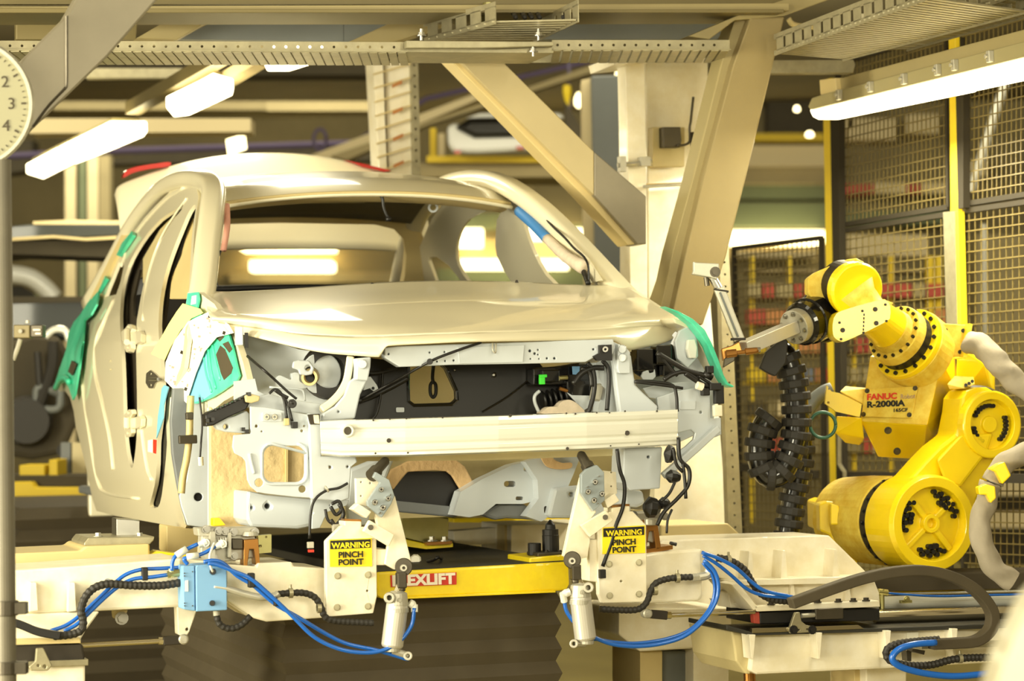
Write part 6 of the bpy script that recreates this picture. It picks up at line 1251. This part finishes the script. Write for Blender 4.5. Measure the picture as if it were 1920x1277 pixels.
# ================================================================ near post and clock at the left edge
p = thing('round_post', 'grey galvanised round post at the left edge in the foreground', 'post', W(8, 1277, 7.2) * 1)
m_ = MB(); m_.cyl(W(2, 300, 7.2), W(14, 1500, 7.2), .027, n=24); m_.build('tube', 'post_grey', p, smooth=False)
m_ = MB()
for y, h_ in ((1140, 28), (1252, 24)): m_.cyl(W(12, y - h_ / 2, 7.2), W(12, y + h_ / 2, 7.2), .032, n=24); m_.box(W(40, y, 7.2), Vector((.016, 0, 0)), Vector((0, .02, 0)), ZZ * .016)
m_.build('clamp_band', 'dark_steel', p, bevel=.002)
ck = thing('wall_clock', 'round white clock with a steel rim cut by the left edge', 'clock', W(-62, 195, 7.3))
cc = W(-62, 195, 7.3); N_ = Vector((.10, -.99, -.05)).normalized()
m_ = MB(); m_.lathe(cc + N_ * -.05, cc + N_ * .012, [(0, .160), (.3, .176), (.8, .180), (1, .174), (1, .166), (.7, .164)], 64); m_.build('rim', 'cast', ck, smooth=False)
m_ = MB(); m_.cyl(cc - N_ * .02, cc - N_ * .004, .166, n=64); m_.build('dial', 'clock_face', ck)
ex = (ZZ.cross(N_)).normalized(); ex = ex if ex.x > 0 else -ex; ez = N_.cross(ex); ez = ez if ez.z > 0 else -ez
m_ = MB()
for k in range(60):
    a = PI * k / 30; r0 = .150 if k % 5 else .144; d = ex * math.cos(a) + ez * math.sin(a); m_.box(cc + d * (r0 + .157) / 2 - N_ * .003, d * (.157 - r0) / 2, N_.cross(d) * (.0012 if k % 5 else .0026), N_ * .001)
m_.build('minute_mark', 'bellows_dark', ck)
for k in range(1, 13):
    a = PI / 2 - PI * k / 6; lettering('numeral', str(k), 'bellows_dark', cc + (ex * math.cos(a) + ez * math.sin(a)) * .118 - ez * .015 - N_ * .003, ex, .044, ck, updir=ez, align='CENTER')
# ================================================================ lamps in view
def lampz(label, quads, z, hous, group=None):
    t = thing('tube_lamp', label, 'lamp', Z(*quads[0][0], z))
    for q_ in quads: m_ = MB(); m_.prism([Z(x, y, z) for x, y in q_], ZZ * .06); m_.build('diffuser', 'tube_glow', t, bevel=.01)
    m_ = MB(); m_.prism([Z(x, y, z + .062) for x, y in hous], ZZ * .07); m_.build('lamp_housing', 'lamp_housing', t, bevel=.005)
lampz('bright double fluorescent lamp at the far left above the dark vehicle', [[(50, 326), (108, 296), (142, 306), (82, 336)], [(112, 294), (205, 249), (276, 249), (270, 257), (210, 282), (142, 308)]], 3.0, [(60, 318), (210, 245), (262, 246), (100, 330)])
lampz('bright fluorescent lamp left of the picture centre', [[(312, 204), (372, 176), (400, 161), (438, 172), (436, 180), (358, 216), (325, 220)]], 3.0, [(330, 195), (400, 158), (432, 166), (350, 214)])
lampz('bright fluorescent lamp just under the cable tray', [[(494, 122), (500, 108), (612, 108), (610, 114), (545, 134), (500, 134)]], 3.0, [(505, 118), (515, 104), (600, 104), (560, 124)])
t = thing('lamp_rail', 'tan rail joining the two lamps left of the picture centre', 'rail', Z(430, 170, 3.1)); m_ = MB(); m_.prism([Z(x, y, 3.08) for x, y in ((410, 158), (480, 120), (500, 126), (430, 168))], ZZ * .05); m_.build('rail_body', 'bg_cream', t)
m_ = MB(); m_.prism([Z(x, y, 3.12) for x, y in ((235, 214), (420, 108), (450, 108), (262, 216))], ZZ * .06); m_.build('rail_body', 'girder', t)
L = thing('tube_lamp', 'very bright long double tube lamp in front of the fence', 'lamp', S(1700, 180, 1.95))
def sl(name, m, pts, u, d, bevel=.003): return sheet(name, m, pts, Sf(u), ext=U * d, parent=L, bevel=bevel)
sl('diffuser', 'tube_glow', [(1517, 205), (1780, 141), (1786, 160), (1786, 172), (1532, 224), (1524, 220)], 1.93, .10, .012)
sl('diffuser', 'tube_glow', [(1790, 139), (2060, 68), (2060, 112), (1790, 170)], 1.93, .10, .012)
sl('lamp_housing', 'lamp_housing', [(1515, 200), (1522, 184), (1545, 176), (1980, 62), (2060, 40), (2060, 66), (1920, 107), (1519, 206)], 1.91, .13)
sl('channel_rail', 'girder_light', [(1566, 150), (1600, 140), (2060, 18), (2060, 44), (1602, 162), (1568, 172)], 1.95, .04)
sl('channel_rail', 'tan', [(1536, 150), (1566, 146), (1568, 172), (1538, 178)], 1.93, .06)
m_ = MB()
for x, y in ((1573, 178), (1632, 163), (1695, 148), (1758, 131), (1790, 122), (1856, 106)): c = S(x, y, 1.90); m_.box(c, V * .012, U * .01, ZZ * .02); m_.cyl(c - U * .01, c - U * .02, .008, n=10)
m_.build('housing_clip', 'cast', L, bevel=.002)
def real_light(pts, z, power, sx, sy):
    c = sum((Z(x, y, z) for x, y in pts), Vector()) / len(pts); a_ = area(c - ZZ * .05, c - ZZ * 2, sx, sy, power); a_.rotation_euler = (0, 0, PSI)
real_light([(160, 292)], 3.0, 22, .4, 2.2); real_light([(380, 190)], 3.0, 14, .4, 1.2); real_light([(550, 120)], 3.0, 10, .4, 1.0)
c = S(1700, 200, 1.98); a_ = area(c - ZZ * .08, c - ZZ * 2, .2, 2.2, 90); a_.rotation_euler = (0, 0, PSI)
# ================================================================ safety fence
FU = 2.45
def fquad(q, f, g):
    (x0, y0), (x1, y1), (x2, y2), (x3, y3) = q
    p0, p1, p2, p3 = (S(x, y, FU) for x, y in q); return p0.lerp(p1, f).lerp(p3.lerp(p2, f), g)
def panel(label, q, nx, ny, frame='fence_black', wire='mesh_wire'):
    t = thing('mesh_fence', label, 'fence', S(*q[3], FU)); m_ = MB(); n_ = V
    for i in range(nx + 1):
        a_, b_ = fquad(q, i / nx, 0), fquad(q, i / nx, 1); bar(m_, a_, b_, .0042, .0042, up=U)
    for j in range(ny + 1):
        a_, b_ = fquad(q, 0, j / ny), fquad(q, 1, j / ny); bar(m_, a_ - U * .004, b_ - U * .004, .0042, .0048)
    m_.build('wire_mesh', wire, t)
    m_ = MB(); c = [fquad(q, f, g) for f, g in ((0, 0), (1, 0), (1, 1), (0, 1))]
    for i in range(4):
        a_, b_ = c[i], c[(i + 1) % 4]; bar(m_, a_, b_, .02, .02, up=U if i % 2 else ZZ)
    m_.build('panel_frame', frame, t)
panel('upper mesh fence panel between the two yellow posts', [(1572, 120), (1776, 60), (1780, 388), (1566, 424)], 27, 17)
panel('upper mesh fence panel at the right edge', [(1804, 50), (2080, -30), (2080, 340), (1800, 384)], 30, 17)
panel('lower mesh fence panel behind the robot wrist', [(1572, 434), (1778, 402), (1782, 1090), (1574, 1080)], 17, 36)
panel('lower mesh fence panel at the right edge', [(1806, 396), (2080, 356), (2080, 1110), (1808, 1094)], 22, 36)
panel('lower mesh fence panel left of the first yellow post', [(1376, 466), (1540, 446), (1548, 1060), (1392, 1050)], 19, 38)
def fpost(label, pts, m, d=.05, parts=()):
    t = thing('fence_post', label, 'post', S(*pts[2], FU)); sheet('post_tube', m, pts, Sf(FU - .03), ext=U * d, parent=t, bevel=.003)
    for nm, mm, pp in parts: sheet(nm, mm, pp, Sf(FU - .04), ext=U * .03, parent=t, bevel=.002)
fpost('yellow fence post left of the robot', [(1542, 150), (1556, 146), (1572, 1040), (1558, 1042)], 'post_yellow', parts=[('dark_edge', 'fence_black', [(1556, 220), (1572, 220), (1580, 1040), (1570, 1040)])])
fpost('yellow upper fence post with grey lower sleeve behind the robot elbow', [(1778, 50), (1790, 46), (1796, 398), (1782, 400)], 'post_yellow', parts=[('grey_sleeve', 'galv', [(1768, 398), (1790, 396), (1796, 660), (1776, 660)]), ('yellow_edge', 'post_yellow', [(1790, 396), (1796, 396), (1802, 640), (1796, 640)]), ('dark_edge', 'fence_black', [(1792, 180), (1806, 176), (1806, 390), (1796, 392)])])
m_ = MB(); m_.tube([S(x, y, FU - .06) for x, y in ((1574, 812), (1574, 870), (1580, 880), (1584, 885), (1584, 925))], .010, n=8, smooth=0); tag(m_.build('conduit_pipe', 'galv', None), 'thin bent conduit pipe on the fence post above the robot base', 'pipe')
tag(sheet('cable_trunking', 'galv', [(1528, 934), (1548, 932), (1550, 1010), (1532, 1012)], Sf(2.2), ext=U * .05), 'short grey trunking left of the robot base', 'trunking')
m_ = MB(); bar(m_, S(1390, 876, FU - .03), S(1530, 890, FU - .03), .03, .035); bar(m_, S(1590, 892, FU - .03), S(2080, 900, FU - .03), .03, .035); tag(m_.build('fence_rail', 'fence_black', None), 'dark middle rail of the mesh fence behind the hoses', 'rail')
# ================================================================ the hall behind
def st(o): o['kind'] = 'structure'; return o
m_ = MB(); m_.abox(-16, 16, -3, 40, -.1, 0); st(m_.build('floor', 'floor', None))
m_ = MB(); m_.abox(-16, 16, 34, 34.3, 0, 8); st(m_.build('wall_back', 'bg_olive', None))
m_ = MB(); m_.abox(-16, 16, 11.5, 34.3, 5.2, 5.4); st(m_.build('ceiling', 'bg_olive', None))
def bg(name, m, pts, y, d, label, cat, parent=None, bevel=0.):
    o = sheet(name, m, pts, Wf(y), ext=Vector((0, d, 0)), parent=parent, bevel=bevel)
    return tag(o, label, cat) if parent is None else o
def rect(x0, y0, x1, y1): return [(x0, y0), (x1, y0), (x1, y1), (x0, y1)]
# --- left: dark vehicle body, far vehicle, yellow frame
dv = thing('vehicle_body', 'dark green vehicle shell hanging behind the left post', 'car', W(120, 860, 15))
DY = 15
bg('roof_edge', 'bg_cream', [(62, 415), (130, 412), (240, 414), (240, 421), (62, 421)], DY, .5, '', '', dv)
bg('roof', 'dark_car', [(-20, 426), (62, 420), (240, 420), (240, 440), (-20, 452)], DY, 1.6, '', '', dv, .01)
bg('roof_frame', 'tan', [(-20, 448), (100, 441), (160, 446), (240, 441), (240, 447), (160, 451), (100, 446), (-20, 454)], DY - .05, .1, '', '', dv)
bg('header', 'bg_dark', [(-20, 454), (240, 448), (240, 484), (20, 476), (-20, 480)], DY, .6, '', '', dv)
bg('pillar', 'bg_dark', [(200, 480), (240, 480), (200, 560), (170, 560), (190, 530)], DY, .3, '', '', dv)
bg('lower_body', 'dark_car', [(-20, 556), (200, 556), (150, 610), (120, 640), (100, 630), (20, 640), (-20, 640)], DY, .8, '', '', dv, .02)
bg('dash_shell', 'bg_dark', [(-20, 556), (190, 556), (190, 566), (-20, 570)], DY - .03, .1, '', '', dv)
hull('front_assembly', 'bg_dark', w3([(x, y, d) for x, y in ((25, 640), (60, 625), (110, 630), (140, 680), (150, 780), (120, 850), (60, 862), (-10, 850), (-10, 650)) for d in (DY - .2, DY + .8)]), dv, .03)
m_ = MB(); m_.tube([W(x, y, DY - .35) for x, y in rrect(68, 725, 113, 768, 12)] + [W(113, 740, DY - .35)], .022, n=10, smooth=0); m_.build('air_intake_ring', 'girder_blue', dv, smooth=True)
m_ = MB(); m_.cyl(W(70, 660, DY - .35), W(76, 745, DY - .35), .02); m_.tube([W(x, y, DY - .35) for x, y in ((100, 640), (95, 700), (60, 790), (30, 830))], .03); m_.lathe(W(50, 790, DY - .25), W(50, 790, DY - .4), [(0, .14), (1, .12)], 20); m_.lathe(W(118, 845, DY - .3), W(118, 845, DY - .36), [(0, .035), (1, .035)], 16); m_.build('engine_pipe', 'rubber', dv, smooth=False)
m_ = MB(); m_.tube([W(x, y, 13.2) for x, y in ((85, 632), (98, 620), (112, 617), (124, 622), (130, 640))], .018, n=8, smooth=4); tag(m_.build('bent_tube', 'beam_white', None, smooth=True), 'bright bent tube beside the grey sensor box at the left', 'tube')
sb_ = thing('sensor_box', 'grey sensor box with a small label next to the left post', 'sensor', W(50, 635, 11))
bg('sensor_body', 'girder', rect(25, 609, 56, 634), 11, .08, '', '', sb_, .004); bg('sensor_body', 'dark_steel', rect(57, 609, 80, 632), 11, .08, '', '', sb_, .004)
bg('small_label', 'paper', rect(62, 617, 75, 620), 10.99, .01, '', '', sb_); bg('small_label', 'paper', rect(66, 624, 76, 627), 10.99, .01, '', '', sb_)
m_ = MB(); m_.cyl(W(38, 621, 11), W(38, 621, 10.98), .008); m_.tube([W(38, 636, 11.02), W(32, 655, 11.02), W(24, 675, 11.02)], .01, n=8); m_.bolt(W(52, 606, 11.02), ZZ, .008, .008); m_.build('sensor_stem', 'cast', sb_)
fv = thing('far_car', 'cream car roof arch seen far behind, left of the dark shell', 'car', W(60, 560, 22))
m_ = MB(); m_.tube([W(x, y, 22) for x, y in ((-30, 522), (0, 515), (30, 515), (60, 522), (85, 540), (103, 560))], .075, n=10); m_.build('roof_arch', 'white_car', fv, smooth=True)
bg('dark_window', 'glass_dark', [(-20, 535), (40, 535), (62, 548), (70, 560), (-20, 560)], 22.1, .2, '', '', fv)
yf = thing('yellow_stand', 'yellow lift frame behind the rear wheel arch of the car', 'frame', W(100, 940, 14))
bg('frame_bar', 'bg_yellow', [(-20, 905), (60, 903), (66, 914), (190, 914), (200, 942), (50, 947), (40, 940), (-20, 940)], 14, .3, '', '', yf, .01)
bg('frame_block', 'bg_yellow', rect(36, 872, 84, 894), 14.2, .3, '', '', yf, .005); bg('frame_block', 'bg_yellow', rect(92, 862, 108, 895), 14.2, .3, '', '', yf, .005)
bg('frame_base', 'bg_dark', rect(-20, 892, 190, 912), 14.1, .5, '', '', yf)
bg('frame_post', 'cream_dark', rect(135, 830, 160, 892), 14.6, .1, '', '', yf); bg('frame_post', 'girder_blue', rect(114, 830, 132, 892), 14.6, .1, '', '', yf)
bl = thing('rear_bellows', 'dark pleated bellows at the lower left behind the carrier arm', 'bellows', CP(-1.6, 4.5, 0))
bellows('bellows_skirt', car(K(40, 1000, 4.2))[0], car(K(360, 1000, 4.2))[0], 4.2, 6.0, K(200, 948, 4.2).z, 0.0, .10, 'bellows_dark', None, bl, .05)
# --- wide background members
for x0, x1, m, lab in ((122, 142, 'bg_cream', 'pale hall upright under the far left lamp'), (164, 184, 'bg_cream', 'second pale hall upright left of the boot lid'), (186, 206, 'bg_tan', 'tan hall upright close to the boot lid'), (148, 161, 'bg_green', 'thin green hall upright between the pale ones')):
    bg('hall_upright', m, rect(x0, 290, x1, 1106), 24, .2, lab, 'post')
def bgw(name, m, pts, d, label, cat):
    y = 33.85 - (29 - d) * .12; return bg(name, m, pts, y, 33.98 - y, label, cat)
bg('hall_beam', 'bg_cream', [(55, 222), (470, 222), (470, 247), (55, 250)], 18, .3, 'long pale beam behind the left lamps', 'beam')
bg('hall_beam', 'bg_tan', [(560, 22), (620, 22), (500, 108), (440, 108)], 17, .3, 'tan roof beam above the lamps left of the centre', 'beam')
bg('hall_beam', 'bg_tan', rect(100, 190, 500, 206), 26, .3, 'faint tan beam behind the left lamps', 'beam')
bg('hall_beam', 'bg_tan', rect(500, 190, 700, 208), 25, .3, 'faint tan beam left of the slotted post', 'beam')
bg('dark_duct', 'bg_dark', rect(130, 118, 700, 140), 21, .4, 'dark duct below the cable tray at the left', 'duct')
bg('dark_duct', 'bg_dark', [(-20, 262), (60, 262), (60, 310), (700, 300), (700, 270), (470, 268), (280, 285), (-20, 330)], 27, .4, 'dark band of ducts behind the left lamps', 'duct')
bg('lit_panel', 'hall_lamp', [(424, 262), (458, 252), (461, 278), (428, 290)], 19, .05, 'small lit panel hanging under the long pale beam', 'lamp')
bg('perforated_strip', 'galv', rect(160, 128, 400, 146), 15, .1, 'blurred perforated strip under the left cable tray', 'strip')
m_ = MB()
for z0, (pp) in ((0, ((-20, 295), (230, 283), (700, 268))),): m_.tube([W(x, y, 23) for x, y in pp], .03, smooth=0)
m_.tube([W(x, y, 22) for x, y in ((580, 320), (800, 185), (1170, 100))], .022, smooth=0); tag(m_.build('purple_pipe', 'purple', None), 'thin purple pipes crossing the hall behind the car roof', 'pipe')
m_ = MB(); m_.tube([W(x, y, 22) for x, y in circ(600, 262, 12, 14, 20)] + [W(612, 262, 22)], .015, smooth=0); tag(m_.build('purple_loop', 'purple', None, smooth=True), 'purple cable loop hanging above the boot lid', 'cable')
bg('conveyor_rail', 'bg_tan', [(620, 292), (1150, 108), (1170, 116), (800, 235), (650, 300)], 21, .2, 'sloping tan conveyor rail behind the left brace', 'rail')
bg('conveyor_rail', 'bg_cream', [(560, 300), (900, 172), (920, 176), (600, 312)], 21.5, .2, 'paler conveyor rail sloping behind the first one', 'rail')
uc = thing('raised_car', 'white and black car on the raised conveyor behind the left brace', 'car', W(920, 290, 20))
hull('car_shell', 'white_car', w3([(x, y, d) for x, y in ((838, 235), (852, 232), (880, 262), (1000, 258), (1060, 262), (1060, 280), (900, 288), (852, 288), (840, 275)) for d in (20, 21.2)]), uc, .04)
hull('rear_window', 'glass_dark', w3([(x, y, d) for x, y in ((850, 240), (880, 222), (960, 220), (1060, 228), (1060, 256), (890, 260)) for d in (19.95, 21)]), uc, .04)
hull('car_roof', 'white_car', w3([(x, y, d) for x, y in ((872, 222), (900, 212), (1050, 212), (1060, 222)) for d in (20.2, 21)]), uc, .03)
m_ = MB(); m_.abox(*(lambda a, b_: (a.x, b_.x, 19.9, 20, b_.z, a.z))(W(852, 282, 19.9), W(864, 288, 19.9))); m_.build('tail_lamp', 'red_lens', uc)
m_ = MB(); m_.abox(*(lambda a, b_: (a.x, b_.x, 19.9, 20, b_.z, a.z))(W(968, 274, 19.9), W(982, 280, 19.9))); m_.build('tail_lamp', 'red_lens', uc)
bg('conveyor_deck', 'bg_yellow', rect(800, 292, 1080, 304), 20.2, .8, 'yellow deck of the raised conveyor under the white car', 'conveyor')
bg('conveyor_deck', 'bg_tan', rect(780, 306, 1160, 332), 20.3, .8, 'tan beam under the raised conveyor deck', 'conveyor')
bg('conveyor_post', 'bg_yellow', rect(806, 240, 818, 300), 20.6, .1, 'yellow upright at the left end of the raised conveyor', 'post')
bg('conveyor_post', 'bg_cream', rect(822, 250, 834, 296), 20.6, .1, 'pale upright at the left end of the raised conveyor', 'post')
def spot(x, y, rx, ry, d, lab):
    m_ = MB(); c = W(x, y, d); m_.lathe(c + ZZ * ry * d / F, c - ZZ * ry * d / F, [(0, rx * .5 * d / F), (.4, rx * d / F), (.8, rx * d / F), (1, rx * .5 * d / F)], 16); tag(m_.build('hall_lamp', 'hall_lamp', None, smooth=True), lab, 'lamp')
spot(1087, 188, 10, 14, 22, 'round bright hall lamp beside the yellow pendant'); spot(1160, 138, 6, 5, 22, 'small bright lamp at the head of the grey column')
spot(1494, 204, 6, 6, 20, 'small pale light right of the right brace'); spot(1518, 252, 8, 6, 20, 'small bright light over the conveyor left of the fence')
m_ = MB(); c = W(1063, 160, 21); m_.lathe(c, c - ZZ * .17, [(0, .03), (.3, .035), (1, .008)], 12); tag(m_.build('yellow_pendant', 'post_yellow', None), 'yellow pendant hanging beside the round hall lamp', 'pendant')
bg('pendant_rod', 'purple', rect(1064, 110, 1070, 240), 21.2, .03, 'thin purple rod beside the yellow pendant', 'rod')
c = thing('hall_column', 'grey hall column left of the white column', 'column', W(1140, 760, 15.5))
bg('column_face', 'girder_blue', [(1108, 142), (1170, 140), (1176, 700), (1120, 700)], 15.5, .3, '', '', c, .01); bg('column_side', 'bg_cream', [(1090, 150), (1110, 146), (1120, 700), (1100, 700)], 15.6, .3, '', '', c)
bg('dark_machine', 'bg_dark', [(1060, 190), (1090, 240), (1092, 290), (1060, 260)], 18, .3, 'dark machine between the brace and the grey column', 'machine')
# --- far lit strips
n_ = 0
for x0, y0, x1, y1, d, lab in ((450, 457, 625, 468, 26, 'upper strip lamp seen through the rear of the car'), (468, 489, 622, 508, 26, 'lower strip lamp seen through the rear of the car'), (848, 428, 905, 462, 27, 'strip lamp seen in the rear side window'),
        (952, 428, 1100, 448, 27, 'strip lamp seen in the front side window'), (862, 486, 1066, 504, 27, 'lower strip lamp seen through the side windows'), (1366, 432, 1546, 456, 27, 'broad strip lamp between the brace and the fence'), (1380, 470, 1530, 482, 26, 'dim strip lamp behind the fence below the broad strip lamp')):
    bgw('strip_lamp', 'hall_lamp' if n_ != 6 else 'bg_cream', rect(x0, y0, x1, y1), d - 2, lab, 'lamp'); n_ += 1
for x0, y0, x1, y1, d, m, lab in ((1370, 315, 1560, 345, 26, 'bg_tan', 'tan band of machinery between the brace and the fence'), (1370, 345, 1560, 372, 27.5, 'bg_green', 'grey green band of glazing right of the brace'), (1395, 272, 1560, 312, 25, 'bg_cream', 'pale conveyor beam right of the brace'),
        (1370, 380, 1560, 425, 28, 'bg_green', 'green glazing above the broad strip lamp'), (820, 400, 1110, 430, 28, 'bg_green', 'green glazing seen through the side windows'), (820, 448, 1110, 484, 28, 'bg_tan', 'tan machinery seen through the side windows'),
        (820, 504, 1110, 545, 28, 'bg_green', 'green machinery low in the side windows'), (430, 405, 780, 456, 28, 'bg_dark', 'dark machinery seen through the rear window'), (430, 510, 790, 530, 28, 'bg_tan', 'tan machinery low in the rear window'), (1000, 330, 1130, 420, 27, 'bg_olive', 'olive machinery under the left brace'),
        (800, 335, 1000, 400, 28.5, 'bg_tan', 'tan machinery behind the car roof'), (1570, 395, 1800, 420, 24, 'bg_green', 'green band behind the upper fence panel')):
    bgw('far_machinery', m, rect(x0, y0, x1, y1), d, lab, 'machinery')
bgw('conveyor_line', 'bg_yellow', rect(1404, 250, 1545, 264), 24, 'yellow conveyor line between the brace and the fence', 'conveyor')
bgw('dark_opening', 'bg_dark', rect(1440, 176, 1545, 250), 26, 'dark opening above the yellow conveyor line', 'opening')
# --- behind the fence: racks of coloured bins, machines
rk = thing('storage_rack', 'yellow and tan storage rack behind the mesh fence', 'rack', W(1560, 1000, 19))
for x in (1408, 1478, 1600, 1668, 1738, 1755): bg('rack_post', 'bg_yellow', rect(x, 480, x + (12 if x > 1700 else 6), 980), 19, .1, '', '', rk)
for y in (505, 558, 608, 662, 716, 780, 850): bg('rack_shelf', 'bg_tan' if y != 716 else 'bg_yellow', rect(1400, y, 1770, y + 5), 19.1, .5, '', '', rk)
rr = random.Random(11); cols = ['bg_red', 'bg_orange', 'bg_bluegrey', 'bg_tan', 'bg_yellow', 'bg_cream', 'bg_dark', 'bg_olive']
nm = {'bg_red': 'red', 'bg_orange': 'orange', 'bg_bluegrey': 'blue grey', 'bg_tan': 'tan', 'bg_yellow': 'yellow', 'bg_cream': 'pale', 'bg_dark': 'dark', 'bg_olive': 'olive'}
rows_ = ((532, 557, 'second shelf'), (580, 607, 'third shelf'), (634, 661, 'fourth shelf'), (690, 715, 'fifth shelf'), (752, 779, 'sixth shelf'), (822, 849, 'lowest shelf'))
for j, (ya, yb, lab) in enumerate(rows_):
    x = 1404; k = 0
    while x < 1762:
        w_ = rr.choice((20, 26, 34)); cc_ = rr.choice(cols if j else ['bg_red', 'bg_red', 'bg_cream', 'bg_red', 'bg_tan']) if j < 4 else rr.choice(['bg_tan', 'bg_olive', 'bg_dark', 'bg_cream', 'bg_red'])
        o = bg('storage_bin', cc_, rect(x, ya, x + w_ - 3, yb), 18.95, .3, '%s bin on the %s of the storage rack, number %d from the left' % (nm[cc_], lab, k + 1), 'bin'); o['group'] = 'bins on the storage rack'
        o['label'] = '%s bin, %s from the left on the %s of the rack' % (nm[cc_], ['first', 'second', 'third', 'fourth', 'fifth', 'sixth', 'seventh', 'eighth', 'ninth', 'tenth', 'eleventh', 'twelfth', 'thirteenth', 'fourteenth', 'fifteenth', 'sixteenth', 'seventeenth', 'eighteenth', 'nineteenth'][k], lab); x += w_; k += 1
for x0, y0, x1, y1, d, m, lab in ((1395, 900, 1560, 1000, 22, 'bg_olive', 'olive cabinet low behind the fence'), (1590, 440, 1740, 480, 22, 'bg_cream', 'pale machine top behind the fence near the robot wrist'), (1830, 440, 1990, 760, 21, 'bg_tan', 'tan cabinet behind the fence at the right edge'), (1810, 860, 1990, 1060, 23, 'bg_dark', 'dark cabinet behind the fence beside the grey sleeve'),
        (1860, 900, 1990, 930, 20, 'bg_cream', 'pale crate behind the fence at the right edge'), (1850, 960, 1960, 990, 20, 'bg_cream', 'second pale crate low behind the fence at the right edge')):
    bg('far_cabinet', m, rect(x0, y0, x1, y1), d, .4, lab, 'cabinet')
bgw('red_panel', 'bg_red', rect(1575, 345, 1640, 362), 23, 'long red panel behind the upper fence panel', 'panel'); bgw('red_panel', 'bg_red', rect(1700, 345, 1728, 362), 23, 'short red panel behind the upper fence panel', 'panel')
for i, (x0, x1) in enumerate(((1640, 1700), (1728, 1780))): bgw('pale_panel', 'bg_cream', rect(x0, 343, x1, 362), 23.1, ['pale panel between the two red panels', 'pale panel right of the short red panel'][i], 'panel')
for i, (x0, y0, x1, y1) in enumerate(((1590, 222, 1680, 262), (1700, 214, 1760, 250), (1580, 180, 1600, 240), (1752, 72, 1780, 98), (1810, 300, 1850, 330))):
    bgw('hall_window', 'hall_lamp' if i in (3,) else 'bg_cream', rect(x0, y0, x1, y1), 24, ['bright blurred window behind the upper fence panel', 'second blurred window left of the second yellow post', 'narrow blurred window beside the first yellow post', 'small bright window above the long lamp', 'small blurred window at the right edge of the fence'][i], 'window')
m_ = MB(); m_.cyl(W(1845, 420, 17), W(1850, 700, 17), .022); m_.tube([W(1885, 155, 17), W(1860, 230, 17), (W(1820, 360, 17))], .03, smooth=0); tag(m_.build('hanging_pipe', 'cast', None), 'pale pipes hanging behind the right fence panels', 'pipe')
# --- cream rounded cover close to the camera, bottom right
q = [W(x, y, 3.6) for x, y in ((1862, 1330), (1872, 1277), (1890, 1225), (1914, 1175), (1945, 1120), (2000, 1070), (2080, 1050), (2080, 3010), (1862, 3010))]
m_ = MB(); m_.prism(spline(q[:7], 5) + q[7:], (0, .12, 0)); tag(m_.build('rounded_cover', 'paint', None, bevel=.02), 'blurred cream rounded cover very close at the bottom right corner', 'cover')
